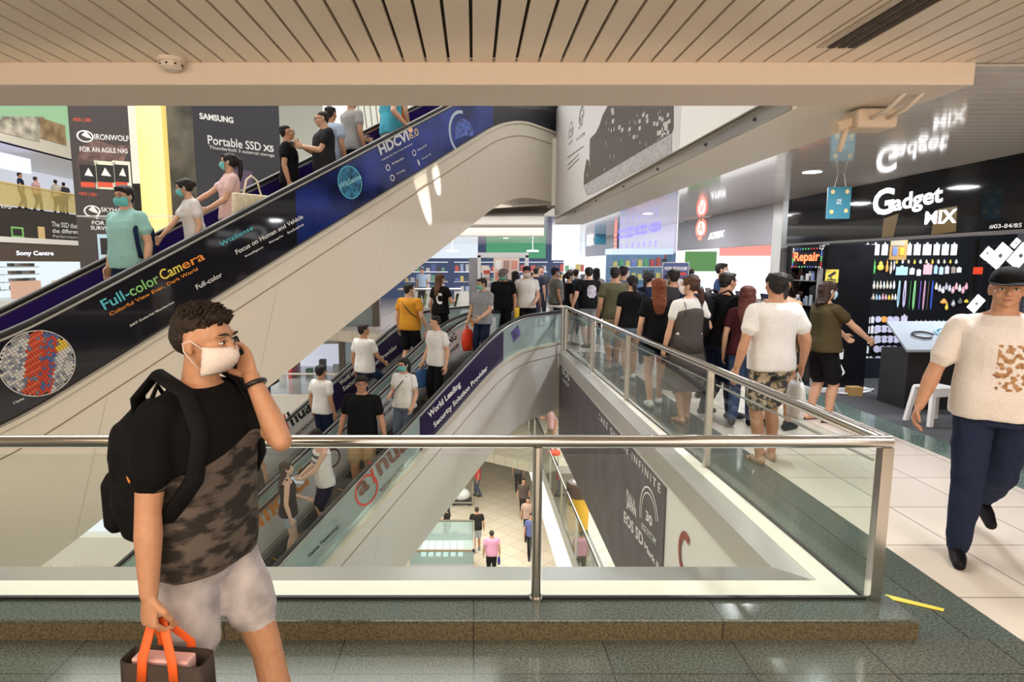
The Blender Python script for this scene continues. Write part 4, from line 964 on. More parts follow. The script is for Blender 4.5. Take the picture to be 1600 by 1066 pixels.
for col_, k in (((1, .05, .03), 0), ((.1, 1, .2), 1), ((.1, .15, 1), 2), ((1, .9, .7), 3)):
    mb = MB(); n = 0
    for i in range(44):
        t = i / 44 * 4; sd, f = int(t), t % 1; q = [(f, .04), (.97, f), (1 - f, .96), (.03, 1 - f)][sd]
        if (i // 3) % 4 == k: P2_.rect(mb, q[0] * .95 + .012, q[1] * .95 + .012, q[0] * .95 + .035, q[1] * .95 + .05, .004)
    mb.build('border_lights', emis('led_%d' % k, col_, 4), pn)
P = Plane((4.765, 9.3, 0), (0, -1, 0), 1.2, 2.1); mb = MB(); P.rpx(mb, 1290, 421, 1312, 441, .01); nt_ = tag(mb.build('notice', yel), 'yellow camera notice stuck on the dark cabinet under the repair sign', 'notice')
mb = MB(); P.poly(mb, [(1295, 431), (1306, 424), (1308, 427), (1297, 434)], .013); P.rpx(mb, 1299, 433, 1301, 436, .013); P.rpx(mb, 1294, 436, 1308, 437.5, .013); P.rpx(mb, 1294, 438.5, 1308, 440, .013); mb.build('camera_symbol', bk, nt_)
struct('wall_shop_divider', MB().box((5.55, 9.52, 0), (8.4, 9.6, 2.95)), mat('pegboard_black', (.005, .006, .008), .5, spec=.15))
struct('trim_7', MB().box((5.62, 9.46, 0), (7.1, 9.52, .32)), mat('kick_board', (.01, .012, .02), .3))
struct('column_tiled', MB().box((4.72, 9.45, 0), (4.95, 9.75, 2.75)), tiles('column_tiles', (.50, .50, .47), (.52, .52, .5), (.2, .2, .2), .05, .05, .004, .3))
# products on the pegboard, all on the plane y = 9.45
W = Plane((5.5, 9.515, 0), (1, 0, 0), 1, 1)
def prod(px0, py0, px1, py1, name, c, label, group, cat, kind='card', lit=.25):
    a, b = W.hit(px0, py1); c1, d1 = W.hit(px1, py0); w, h = c1 - a, d1 - b; mb = MB(); m = mat('goods_%02d%02d%02d' % tuple(int(v * 99) for v in c), c, .45)
    o = W.p(a + w / 2, b + h / 2, .018)
    if kind == 'card': mb.obox((-w * .46, -.008, -h / 2), (w * .92, 0, 0), (0, .016, 0), (0, 0, h * .86)); mb.obox((-w * .12, -.004, h * .36), (w * .24, 0, 0), (0, .006, 0), (0, 0, h * .14))
    elif kind == 'disc': mb.tube([(0, -.012, 0), (0, .012, 0)], [h * .48, h * .48], 18)
    elif kind == 'charm':
        mb.ell((0, 0, -h * .12), (w * .45, .02, h * .32), 10, 8); mb.ell((0, 0, h * .22), (w * .26, .016, h * .18), 10, 8); mb.tube([(0, 0, h * .36), (0, 0, h * .5)], .003, 6)
    elif kind == 'strap':
        mb.tube([(-w * .22, 0, -h * .42), (-w * .30, 0, 0), (-w * .10, 0, h * .48), (w * .10, 0, h * .48), (w * .30, 0, 0), (w * .22, 0, -h * .42)], w * .17, 8, flat=.35); mb.ell((0, 0, -h * .46), (w * .2, .01, h * .05), 8, 6)
    elif kind == 'pouch': mb.ell((0, 0, -h * .1), (w * .46, .025, h * .38), 12, 8); mb.tube([(-w * .2, 0, h * .22), (0, 0, h * .5), (w * .2, 0, h * .22)], .004, 6)
    ob = mb.build(name, m, smooth=kind in ('charm', 'pouch')); ob.location = o; tag(ob, label, cat, group)
    # its hook
    return ob
white, lil, pink_, blu, beige_, yl, gn, og = (.85, .86, .88), (.62, .60, .80), (.85, .45, .52), (.40, .62, .82), (.72, .66, .52), (.80, .62, .08), (.12, .55, .14), (.90, .40, .10)
x = 1350
for k, wd_ in enumerate((9, 16, 13, 0, 10, 14, 17, 13, 14, 13)):
    if wd_: prod(x, 379, x + wd_ - 1, 399, 'accessory_card', white, 'white accessory pack in the top row of the gadget wall', 'white packs in the top row', 'pack')
    x += wd_ if wd_ else 27
sx_ = 1350
for k, (w_, c) in enumerate(((7, yl), (6, beige_), (6, gn), (14, yl), (7, og), (6, beige_), (5, lil))): prod(sx_, 405 + (k % 2) * 2, sx_ + w_, 424 + (k % 3) * 3, 'key_charm', c, 'yellow, green or beige charm hanging under the leftmost white packs', 'charms in the second row', 'charm', 'charm'); sx_ += w_ - .5
for x0, x1, y0, y1, c, lb in ((1397, 1418, 415, 430, blu, 'pale blue square pouch hanging left of the yellow shop tag'), (1419, 1428, 418, 429, white, 'small white pouch right of the pale blue square pouch'), (1430, 1438, 420, 431, white, 'second small white pouch beside the pink pouch'), (1440, 1456, 411, 429, pink_, 'salmon pink pouch in the second row of the gadget wall'), (1457, 1464, 414, 428, blu, 'narrow blue pouch beside the pink pouch'), (1465, 1473, 416, 429, (.5, .65, .85), 'light blue pouch between two others in the second row'), (1474, 1482, 415, 428, lil, 'lilac pouch in the second row of the gadget wall'), (1484, 1492, 416, 427, (.35, .28, .24), 'brown pouch in the second row of the gadget wall'), (1493, 1501, 417, 426, white, 'rightmost white pouch in the second row')):
    prod(x0, y0, x1, y1, 'hanging_pouch', c, lb, 'pouches in the second row', 'pouch')
for k in range(11): prod(1397 + k * 9.3, 405, 1402 + k * 9.3, 413, 'key_charm', (yl, white, beige_)[k % 3], 'tiny charm on a ring above the pouches of the second row', 'tiny ring charms', 'charm', 'charm')
for k in range(9): prod(1351 + k * 5.2, 438 + (k % 2), 1356.5 + k * 5.2, 453, 'bead_bracelet', (beige_, (.75, .70, .72), white)[k % 3], 'cream beaded strap in the third row of the gadget wall', 'cream beaded straps', 'strap', 'charm')
for k in range(11): prod(1346 + k * 4.9, 458 + (k % 3), 1351 + k * 4.9, 470, 'small_charm', (pink_, (.85, .55, .45), pink_, beige_, blu, blu, pink_, (.8, .5, .6), yl, beige_, white)[k], 'small pastel charm in the row under the beaded straps', 'small pastel charms', 'charm', 'charm')
for k, (c, w_) in enumerate((((.45, .70, .90), 8), ((.62, .58, .85), 9), ((.10, .45, .12), 5), ((.30, .75, .30), 8), ((.22, .12, .60), 6), ((.85, .50, .70), 7), ((.30, .20, .16), 5), ((.05, .12, .70), 7))):
    nm = ('light blue', 'lilac', 'dark green', 'bright green', 'violet', 'pink', 'brown', 'royal blue')[k]; x0 = 1399 + (0, 8.5, 19, 24, 34, 40, 47, 52)[k]; prod(x0, 438, x0 + w_, 484 - (k < 2) * 4, 'lanyard', c, nm + ' neck lanyard hanging in the middle of the gadget wall', 'neck lanyards', 'lanyard', 'strap')
for k in range(10): prod(1458 + k * 5.2, 441 + (k % 3) * 3, 1465 + k * 5.2, 454 + (k % 3) * 3, 'plush_charm', (beige_, (.6, .6, .65), white, (.5, .5, .55), lil, pink_, pink_, white, pink_, pink_)[k], 'grey or pink plush charm right of the lanyards', 'grey and pink plush charms', 'charm', 'charm')
for x0, y0, x1, y1, c, lb in ((1466, 466, 1480, 476, og, 'orange plush charm right of the royal blue lanyard'), (1474, 472, 1481, 486, yl, 'long yellow plush charm under the orange one'), (1484, 468, 1492, 480, (.5, .5, .5), 'grey plush charm right of the yellow one'), (1494, 465, 1503, 476, (.12, .15, .13), 'dark green plush charm in the fourth row'), (1504, 467, 1513, 474, yl, 'small yellow plush charm at the end of the row')):
    prod(x0, y0, x1, y1, 'plush_charm', c, lb, None, 'charm', 'charm')
prod(1348, 483, 1358, 491, 'round_sticker', gn, 'round green sticker above the rows of white packs', None, 'sticker', 'disc')
rows = ((494, 505, 4), (508, 521, 5), (524, 537, 5), (540, 552, 3), (556, 567, 4))
rn = ('topmost', 'second', 'third', 'fourth', 'lowest')
for r_, (y0, y1, n_) in enumerate(rows):
    for k in range(n_): prod(1340 - r_ * .7 + k * 6.3, y0, 1346 - r_ * .7 + k * 6.3, y1, 'cable_pack', og if (r_, k) == (2, 1) else white, ('single orange pack among the white packs of the third row' if (r_, k) == (2, 1) else 'white cable pack in the %s row of the lower wall' % rn[r_]), 'white cable packs, %s row' % rn[r_], 'pack')
    for k in range(4 if r_ != 3 else 4):
        if r_ == 4 and k == 3: continue
        o_ = (r_, k) == (0, 1); prod(1366 + k * 9.4 - (r_ == 3) * 2, y0, 1375 + k * 9.4 - (r_ == 3) * 2, y1 - 1, 'round_holder', og if o_ else lil, 'single orange round phone holder among the lilac ones' if o_ else 'lilac round phone holder in the %s row of the lower wall' % rn[r_], None if o_ else 'lilac round holders, %s row' % rn[r_], 'holder', 'disc')
prod(1405, 491, 1417, 509, 'lilac_case', (.70, .64, .80), 'tall pale lilac case at the end of the topmost holder row', None, 'case')
prod(1410, 510, 1435, 520, 'cream_pack', beige_, 'wide cream pack hanging above the tilted display stand', None, 'pack', 'pouch')
for k in range(8): prod(1427 + k * 7, 500, 1434 + k * 7, 512 + (k % 2) * 3, 'soft_pouch', (beige_, pink_, pink_, (.5, .5, .52), (.6, .6, .62), white, (.5, .5, .5), (.4, .42, .45))[k], 'small furry pouch hanging over the display stand', 'small furry pouches', 'pouch', 'pouch')
for k in range(3): prod(1401 + k * 9, 556, 1411 + k * 9, 571, 'cloud_cushion', blu, 'pale blue cloud shaped pad at the bottom of the gadget wall', 'blue cloud pads', 'cushion', 'pouch')
# grid stand with lit phone cases, and its items
W = Plane((6.9, 7.0, 0), (1, 0, 0), 1, 1)
gp = empty('grid_panel', (7.0, 7.05, 0), 'black wire grid holding glowing white phone cases behind the capped man', 'grid')
mb = MB(); g0 = 5.75
for k in range(16): mb.obox((g0 + .1 * k, 7.04, .9), (.006, 0, 0), (0, .006, 0), (0, 0, 1.15))
for k in range(12): mb.obox((g0, 7.045, .9 + .1 * k), (1.5, 0, 0), (0, .006, 0), (0, 0, .006))
wc(mb, 'wire_grid', mat('wire_black', (.03, .03, .035), .4), gp)
for x in (g0, g0 + 1.5): wc(MB().obox((x, 7.03, 0), (.03, 0, 0), (0, .03, 0), (0, 0, 2.08)), 'upright', black, gp)
def lit_case(px, py, sz, ang, label):
    a, b = W.hit(px, py); c = W.p(a, b, -.02); X = Vector((math.cos(ang), 0, math.sin(ang))); U = Vector((-math.sin(ang), 0, math.cos(ang)))
    mb = MB().obox(c - X * sz / 2 - U * sz * .8, X * sz, U * sz * 1.6, (0, .012, 0)); o = mb.build('phone_case', emis('case_glow', (.95, .98, 1), 1.6), bevel=.01); tag(o, label, 'phone case', 'glowing white phone cases')
    mb = MB().obox(c - X * sz * .12 - U * sz * .1 - Vector((0, .002, 0)), X * sz * .24, U * sz * .24, (0, .002, 0)); mb.build('case_logo', lgrey, o)
lit_case(1565, 400, .17, R(-38), 'large glowing white phone case tilted above the cap'); lit_case(1545, 396, .09, R(-38), 'narrow glowing white case left of the large tilted one'); lit_case(1597, 400, .17, R(-38), 'glowing white case cut by the right edge of the view'); lit_case(1528, 475, .12, R(-38), 'glowing white case beside the left cheek of the capped man'); lit_case(1590, 380, .07, R(-38), 'small glowing white case at the top right of the grid')
a, b = W.hit(1523, 423); c = W.p(a, b, .05); tag(MB().obox(c - Vector((.05, 0, .04)), (.10, 0, 0), (0, .01, 0), (0, 0, .08)).build('price_tag', emis('tag_red', (1, .08, .03), .8)), 'small red tag on the wire grid left of the cap', 'tag')
# tilted display stand with black body
st = empty('display_stand', (5.9, 7.6, 0), 'black display stand with a tilted white top showing coiled cables', 'stand')
wc(MB().box((5.35, 7.4, .0), (6.4, 7.9, .72)), 'body', mat('stand_black', (.02, .02, .022), .6), st)
top_ = wc(MB().prism([(5.22, 7.25, .74), (6.5, 7.25, .74), (6.5, 7.95, 1.02), (5.42, 7.95, 1.02)], (0, 0, .03)), 'tilted_top', mat('stand_top', (.36, .40, .45), .3), st)
for cx_, cy_, r_, m_ in ((5.62, 7.55, .10, bk), (6.02, 7.6, .15, mat('cable_blue', (.35, .6, .8), .4)), (6.02, 7.6, .11, mat('cable_blue', (.35, .6, .8), .4))):
    MB().tube([(cx_ + math.cos(t * .4) * r_ * 1.3, cy_ + math.sin(t * .4) * r_ * .8, .795 + (cy_ + math.sin(t * .4) * r_ * .8 - 7.25) * .4) for t in range(14)], .012, 6).build('coiled_cable', m_, top_, smooth=True)
tag(MB().tube([(6.08, 7.5, .90), (6.08, 7.5, .96)], .09, 20).build('yellow_lid', mat('lid_yellow', (.85, .68, .2), .4)), 'round yellow lid lying on the tilted display stand', 'lid')
# white stool
sl_ = empty('plastic_stool', (5.22, 6.75, 0), 'white plastic stool with splayed legs beside the capped man', 'stool', rz=.2)
wp = mat('white_plastic', (.80, .80, .82), .35); mb = MB().box((-.17, -.13, .40), (.17, .13, .43)); mb.build('seat', wp, sl_, bevel=.01)
for sx2 in (-1, 1):
    for sy2 in (-1, 1): MB().prism([(sx2 * .15 - .025, sy2 * .11 - .02, .41), (sx2 * .15 + .025, sy2 * .11 - .02, .41), (sx2 * .15 + .025, sy2 * .11 + .02, .41), (sx2 * .15 - .025, sy2 * .11 + .02, .41)], (sx2 * .05, sy2 * .04, -.405)).build('leg', wp, sl_)
for sy2 in (-1, 1): MB().obox((-.17, sy2 * .125 - .008, .33), (.34, 0, 0), (0, .016, 0), (0, 0, .08)).build('apron', wp, sl_)
# yellow tag hanging before the goods
P = Plane((5.0, 8.0, 1.5), (1, 0, 0), 1, 1); mb = MB(); P.rpx(mb, 1390, 367, 1416, 374, 0)
hg = tag(MB().obox(P.p(*P.hit(1389, 406)), (P.hit(1416, 406)[0] - P.hit(1389, 406)[0], 0, 0), (0, .012, 0), (0, 0, P.hit(1389, 368)[1] - P.hit(1389, 406)[1])).build('hanging_tag', mat('tag_brown', (.30, .18, .05), .5)), 'yellow and brown shop tag hanging in front of the white packs', 'tag')
for x0, y0, x1, y1, m_ in ((1389, 367, 1416, 374, yel), (1394, 386, 1402, 399, mat('tag_blue', (.1, .15, .5), .5)), (1405, 387, 1413, 399, orange), (1391, 376, 1414, 384, mat('tag_grey', (.25, .22, .16), .5))): mb = MB(); P.rpx(mb, x0, y0, x1, y1, .005); mb.build('tag_print', m_, hg)
# power cables on the floor
for k, pts in enumerate(([(4.98, 8.3, .02), (5.2, 8.2, .02), (5.5, 8.35, .02), (5.7, 8.5, .02), (5.35, 8.6, .02)], [(5.0, 8.42, .02), (5.15, 8.33, .30), (5.08, 8.4, .48)])): tag(MB().tube(pts, .014, 8).build('power_cable', wp, smooth=True), ('white power cable looped on the carpet by the dark cabinet', 'white power cable rising to the socket on the cabinet')[k], 'cable')
ps = empty('power_socket', (5.05, 8.40, .55), 'white double socket on the end of the dark cabinet', 'socket'); wc(MB().box((5.0, 8.36, .48), (5.14, 8.40, .62)), 'plate', wp, ps); tag(MB().box((5.15, 8.15, .0), (5.32, 8.28, .12)).build('small_carton', mat('carton', (.45, .28, .10), .7)), 'small brown carton among the cables on the carpet', 'box')
# blue hanging board
P = Plane((3.9, 6.6, 2.0), (1, -.12, 0), 1, 1); a, b = P.hit(1291, 342); c, d = P.hit(1331, 292); hb = empty('hanging_sign', P.p((a + c) / 2, b), 'square teal board hanging on two strings under the walkway ceiling', 'sign')
PB = Plane(P.p(a, b), P.X, c - a, d - b); pn = PB.slab('board', mat('board_teal', (.03, .20, .29), .5), .02, hb)
for a_, b_ in ((.2, .85), (.82, .85), (.2, .22), (.82, .25)): mb = MB(); PB.disc(mb, a_, b_, .02, .022, .003); mb.build('dot', gold, pn)
PB.txt('COME', wt, pn, .40, .55, .2, .07); PB.txt('BACK', wt, pn, .40, .46, .2, .07); PB.txt('mediacorp mall', lgrey, pn, .2, .07, .6, .05) if 0 else None
for s_ in (.25, .75): wc(MB().tube([PB.p(s_, 1), PB.p(.5 + (s_ - .5) * .5, 1) + Vector((0, 0, CZ - PB.p(s_, 1).z))], .003, 5), 'string', wt, hb)
P = Plane((SX - .05, 24.8, 2.1), (0, -1, 0), 1, 1)

# --- the next shops: sign boards, bright interiors
def shop(y0, y1, m_sign, label, z0=2.10, x=SX):
    root = empty('shop_sign', (x, (y0 + y1) / 2, z0), label, 'sign'); P = Plane((x - .02, y1, z0), (0, -1, 0), y1 - y0, CZ - z0); pn = P.slab('board', m_sign, .10, root, bevel=.005); return P, pn
P, pn = shop(9.75, 14.3, sgrey, 'grey sign board with a glowing round A badge and ATRIX in white')
redl = emis('sign_red', (1, .16, .10), 2.2); a, b = P.hit(1096, 357); sc_ = 1
mb = MB(); P.disc(mb, a, b, .30, .20, .012, .70, 32, t0=-55, t1=80); P.disc(mb, a, b, .30, .20, .012, .70, 32, t0=100, t1=235); mb.build('badge_ring', redl, pn)
mb = MB(); P.disc(mb, a, b, .20, .14, .010); mb.build('badge', emis('badge_white', (1, .85, .82), 2.5), pn); mb = MB(); a2, b2 = P.hit(1094.5, 372); P.disc(mb, a2, b2, .12, .045, .012); mb.build('badge_dot', redl, pn)
P.txt('A', redl, pn, a - .035, b - .14, .07, .32, bold=.03, depth=.016)
P.tpx('ATRIX', sign_on, pn, (1107, 375), (1107, 365), (1133, 370), bold=.04, depth=.012, shear=.25)
P, pn = shop(14.5, 20.0, emis('lilac_lightbox', (.68, .66, .85), .75), 'lit lilac sign with blue letters of the phone shop', 2.05)
P.tpx('Wing Golden Wireless Trading', emis('blue_letters', (.12, .10, 1), 2), pn, (966, 377), (966, 368), (1033, 363), bold=.02, depth=.012)
mb_cols = emis('blue_letters', (.12, .10, 1), 2); mb = MB()
for k in range(7):
    a, b = P.hit(971 + k * 9, 385 - k * .8); w_, h_ = .018, .10
    for q in ((-1, -1, 1, -.7), (-.15, -1, .15, 1), (-1, .1, 1, .35), (-.8, .7, .8, .95)): P.rect(mb, a + q[0] * w_, b + q[1] * h_, a + q[2] * w_, b + q[3] * h_, .012)
tag(mb.build('lettering', mb_cols, pn), kind='stuff')
mb = MB()
for k in range(4): P.rpx(mb, 960, 367 + k * 6, 964, 371 + k * 6, .012)
mb.build('red_mark', redl, pn)
P, pn = shop(20.3, 26.0, mat('sign_blue_grey', (.16, .18, .24), .4), 'dark blue grey sign board next to the lilac phone shop sign')
P.tpx('BGA', sign_on, pn, (917, 385), (917, 376), (928, 383), bold=.04, depth=.012)
P, pn = shop(26.3, 34, emis('lightbox_cool', (.80, .90, 1), .85), 'farthest glowing white sign box down the walkway', 2.2)
# hanging teal board further down
P = Plane((4.2, 20.0, 2.2), (1, 0, 0), 1, 1); mb = MB(); P.rpx(mb, 929, 365, 947, 382, 0); tag(mb.build('hanging_sign', mat('board_teal', (.03, .20, .29), .5)), 'small square teal board hanging before the dark blue grey sign', 'sign').modifiers.new('s', 'SOLIDIFY').thickness = .02
# interior backs, given their own glow so the shops look brightly lit
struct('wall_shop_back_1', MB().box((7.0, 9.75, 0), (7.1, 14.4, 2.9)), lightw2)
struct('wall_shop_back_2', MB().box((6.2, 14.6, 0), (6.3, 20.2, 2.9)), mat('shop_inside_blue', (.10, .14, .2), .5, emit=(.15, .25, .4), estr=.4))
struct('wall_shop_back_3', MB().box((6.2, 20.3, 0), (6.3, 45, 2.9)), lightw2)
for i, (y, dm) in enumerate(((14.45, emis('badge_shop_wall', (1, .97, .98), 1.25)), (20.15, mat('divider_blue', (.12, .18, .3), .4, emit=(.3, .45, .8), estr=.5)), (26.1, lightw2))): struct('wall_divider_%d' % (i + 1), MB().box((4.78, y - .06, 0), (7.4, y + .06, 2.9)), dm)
tag(MB().box((5.75, 14.34, 1.98), (7.3, 14.38, 2.3)).build('header_panel', emis('header_red', (1, .30, .26), 1.0)), 'red and white header strip on the bright wall of the badge shop', 'panel')
tag(MB().box((4.95, 14.34, 1.62), (5.68, 14.38, 2.08)).build('poster', emis('poster_green', (.14, .40, .10), .6)), 'green poster on the bright back wall of the badge shop', 'poster')
# laptop counter in the badge shop
ct = empty('shop_counter', (5.4, 11.8, 0), 'bright glass counter with shelves in front of the badge shop', 'counter')
wc(MB().box((4.9, 9.9, 0), (5.6, 13.8, .62)), 'body', mat('counter_wood', (.38, .22, .10), .4), ct); wc(MB().box((4.9, 9.9, .62), (5.6, 13.8, 1.0)), 'glass_case', lightw2, ct, bevel=.01); wc(MB().box((4.88, 9.88, 1.0), (5.62, 13.82, 1.03)), 'top', glass('counter_glass', (.9, .95, .95), .1), ct)
for k in range(7):
    y = 10.1 + k * .52; lp = empty('laptop', (5.25, y, 1.03), 'open dark laptop standing on the bright counter', 'laptop', 'laptops on the bright counter', R(90)); MB().box((-.17, -.12, 0), (.17, .12, .018)).build('base', black, lp); MB().prism([(-.17, .12, .018), (.17, .12, .018), (.17, .125, .018), (-.17, .125, .018)], (0, .05, .23)).build('screen', mat('laptop_screen', (.02, .02, .05), .2), lp)
for k in range(22): tag(MB().obox((5.02, 10.0 + k * .165, 1.032), (.12, 0, 0), (0, .10, 0), (0, 0, .10 + .02 * (k % 3))).build('boxed_accessory', mat('box_tan' if k % 2 else 'box_grey', (.45, .36, .25) if k % 2 else (.4, .4, .42), .6)), 'small boxed accessory in the row along the counter edge', 'box', 'boxed accessories on the counter edge')
# poster stand
P = Plane((2.85, 9.1, .0), (1, -.06, 0), 1, 1); a, _ = P.hit(1034, 450); c, d = P.hit(1077, 410); a = P.hit(1034, 450)[0]; d = P.hit(1034, 410)[1]
PS = Plane((*P.p(a, 0).xy, 0.0), P.X, c - a, d); root = empty('poster_stand', PS.p(.5, 0), 'white and blue laptop offer poster on a stand among the queue', 'poster'); pn = PS.slab('board', mat('poster_white', (.82, .82, .84), .4), .03, root)
mb = MB(); PS.rect(mb, .02, .865, .98, .995, .002); o = mb.build('header', mat('poster_blue', (.06, .09, .28), .4), pn)
PS.txt('WORK FROM HOME', wt, o, .07, .935, .86, .030, bold=.04, depth=.004); PS.txt('limited offers', lgrey, o, .10, .90, .4, .016, depth=.004); mb = MB(); PS.rect(mb, .60, .895, .90, .918, .004); mb.build('offer_tag', red, o)
mb = MB(); PS.poly(mb, [(1046, 437), (1058, 437), (1059, 445), (1043, 445)], .004); mb.build('laptop_picture', bk, pn); mb = MB(); PS.rect(mb, .36, .76, .62, .83, .004); mb.build('laptop_screen_picture', mat('pic_blue', (.1, .18, .45), .3), pn); PS.txt('$999', red, pn, .16, .64, .6, .055, bold=.02, depth=.004)
# glass cabinet kiosk behind the queue
ck = empty('glass_cabinet', (3.3, 13.4, 0), 'tall blue lit glass cabinet of phone accessories behind the olive shirt man', 'cabinet')
wc(MB().box((3.0, 13.3, 0), (4.3, 13.9, .9)), 'base', mat('kiosk_blue', (.04, .08, .2), .4), ck); wc(MB().box((3.0, 13.84, .9), (4.3, 13.9, 2.0)), 'back_panel', mat('kiosk_inside', (.12, .18, .26), .5, emit=(.2, .35, .6), estr=.35), ck); wc(MB().box((3.0, 13.3, .9), (4.3, 13.31, 2.0)), 'glass_front', pane, ck); wc(MB().box((2.98, 13.28, 2.0), (4.32, 13.92, 2.12)), 'header', emis('kiosk_header', (.7, .85, 1), .9), ck)
for z in (1.15, 1.45, 1.72): wc(MB().box((3.02, 13.4, z), (4.28, 13.82, z + .015)), 'shelf', whitep, ck)
rnd = random.Random(8)
for k in range(36):
    z = (1.166, 1.466, 1.736, .902)[k % 4]; x_ = 3.06 + (k // 4) * .135; c = rnd.choice(((.1, .2, .6), (.6, .6, .65), (.5, .1, .1), (.1, .35, .2), (.05, .05, .06), (.65, .55, .2)))
    tag(MB().box((x_, 13.42, z), (x_ + .09, 13.5, z + rnd.uniform(.1, .2))).build('boxed_phone', mat('bp_%d%d' % (c[0] * 99, c[2] * 99), c, .4)), 'small boxed item inside the blue lit glass cabinet', 'box', 'boxed items in the blue cabinet')
# red awning and lit letters
aw = empty('awning', (4.5, 15.8, 1.95), 'short red awning sign with glowing white letters under the lilac sign', 'awning')
wc(MB().tube([(4.62, 14.9, 2.0), (4.62, 18.6, 2.0)], .06, 12), 'red_edge', emis('awning_red', (.8, .03, .02), .5), aw, smooth=True); P = Plane((4.60, 18.4, 1.80), (0, -1, 0), 3.6, .14); pn = P.slab('lit_strip', emis('strip_dark', (.5, .05, .05), .4), .04, aw); P.txt('SERVICE', sign_on, pn, .25, .1, .5, .8, bold=.04, depth=.01)

# ================================================================ concourse behind the escalator heads
fr = empty('display_arch', (.7, 15.9, 0), 'tall white frame around photo boards behind the escalator heads', 'frame')
frm = mat('frame_white', (.78, .79, .82), .4)
for x in (.10, 1.34): wc(MB().box((x, 15.9, 0), (x + .09, 16.1, 2.02)), 'upright', frm, fr, bevel=.008)
wc(MB().box((.10, 15.9, 1.95), (1.43, 16.1, 2.08)), 'lintel', frm, fr, bevel=.008)
wc(MB().box((-.12, 15.95, 0), (.10, 16.1, 1.95)), 'grey_side', mat('frame_grey', (.30, .30, .33), .4), fr)
bd = tag(MB().prism([(.28, 16.6, 0), (.50, 16.6, 0), (.42, 16.6, 1.75), (.22, 16.6, 1.75)], (0, .03, 0)).build('price_board', mat('board_cream', (.75, .68, .62), .5)), 'leaning cream price board inside the white frame', 'board')
for k in range(5): mb = MB().box((.27, 16.59, .8 + k * .18), (.45, 16.598, .9 + k * .18)); mb.build('board_print', mat('bp_red' if k == 4 else 'bp_tan', (.6, .08, .04) if k == 4 else (.45, .36, .3), .5), bd)
bd = tag(MB().box((.55, 16.8, 0), (1.25, 16.84, 2.0)).build('photo_board', mat('board_pinkish', (.66, .52, .44), .5)), 'board of small product photos inside the white frame', 'board')
for i in range(3):
    for j in range(4): MB().box((.60 + i * .22, 16.788, .75 + j * .3), (.76 + i * .22, 16.798, .98 + j * .3)).build('photo', mat('ph_%d' % ((i + j) % 3), ((.75, .72, .70), (.35, .22, .18), (.6, .25, .2))[(i + j) % 3], .5), bd)
cf = empty('glass_counter', (-.6, 16.3, 0), 'low glass counter with slanted accessories left of the white frame', 'counter')
wc(MB().box((-2.0, 16.2, 0), (-.35, 16.8, .62)), 'base', mat('counter_cream', (.55, .50, .44), .5), cf); wc(MB().box((-2.0, 16.2, .62), (-.35, 16.21, 1.1)), 'glass_front', pane, cf); wc(MB().box((-2.02, 16.18, 1.1), (-.33, 16.8, 1.13)), 'top', steel_m, cf)
for k in range(9): tag(MB().prism([(-1.9 + k * .17, 16.3, .64), (-1.83 + k * .17, 16.3, .64), (-1.75 + k * .17, 16.34, 1.0), (-1.82 + k * .17, 16.34, 1.0)], (0, .03, 0)).build('watch_strap', mat('strap_olive' if k % 2 else 'strap_dark', (.35, .36, .2) if k % 2 else (.05, .05, .05), .5)), 'slanted strap shown in the low glass counter', 'strap', 'straps in the low glass counter')
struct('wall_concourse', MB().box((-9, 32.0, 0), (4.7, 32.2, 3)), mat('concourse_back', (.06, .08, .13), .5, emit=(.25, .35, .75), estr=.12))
lb = tag(MB().box((-6, 29.0, 2.05), (.2, 29.1, CZ - .003)).build('lightbox', emis('lightbox_cool', (.80, .90, 1), .85)), 'long glowing white sign box above the far electronics shop', 'sign')
tag(MB().box((.6, 29.0, 2.05), (3.4, 29.1, CZ - .003)).build('lightbox', emis('lightbox_green', (.05, .30, .14), .9)), 'green sign box above the far shop behind the white frame', 'sign')
tag(MB().box((3.45, 27.0, 1.95), (4.65, 27.1, CZ - .003)).build('lightbox', emis('lightbox_pale', (.95, .9, 1), 1.6)), 'bright poster box down the walkway beside the far sign', 'sign')
rnd = random.Random(12); pal = [(.65, .68, .75), (.15, .2, .5), (.8, .8, .85), (.1, .1, .12), (.7, .15, .12), (.75, .6, .2), (.2, .45, .3), (.4, .5, .75)]
for r_ in range(4):
    sh = empty('shelving', (-2.2 + r_ * 2.3, 28.2 - r_ * .2, 0), ('tall shelving of boxes at the far left of the electronics shop', 'second tall shelving of boxes in the far shop', 'third tall shelving, behind the white frame', 'fourth tall shelving, at the far right of the shop')[r_], 'shelves')
    x0 = -3.2 + r_ * 2.3; y0 = 28.2
    wc(MB().box((x0, y0, 0), (x0 + 2, y0 + .4, .5)), 'base', whitep, sh)
    for z in (.5, .95, 1.4, 1.85): wc(MB().box((x0, y0, z), (x0 + 2, y0 + .4, z + .03)), 'shelf', lightw2 if z > 1 else whitep, sh)
    for k in range(24):
        c = rnd.choice(pal); z = (.53, .98, 1.43)[k % 3]; x_ = x0 + .05 + (k // 3) * .24
        tag(MB().box((x_, y0 - .02, z), (x_ + rnd.uniform(.12, .21), y0 + .12, z + rnd.uniform(.15, .36))).build('boxed_goods', mat('g_%d%d' % (c[0] * 99, c[2] * 99), c, .5)), 'tiny boxed item on the far shop shelving', 'box', 'boxes on the far shop shelving')
for k, x in enumerate((-2.6, -.9, 2.5)):
    tag(MB().tube([(x, 26, 2.3), (x, 26, 2.36), (x, 26, 2.37), (x, 26, CZ)], [.25, .25, .01, .01], 18).build('pendant_lamp', emis('pendant', (1, .75, .75) if k == 1 else (1, 1, 1), 3)), 'small glowing pendant lamp over the far shop', 'lamp', 'pendant lamps over the far shop')
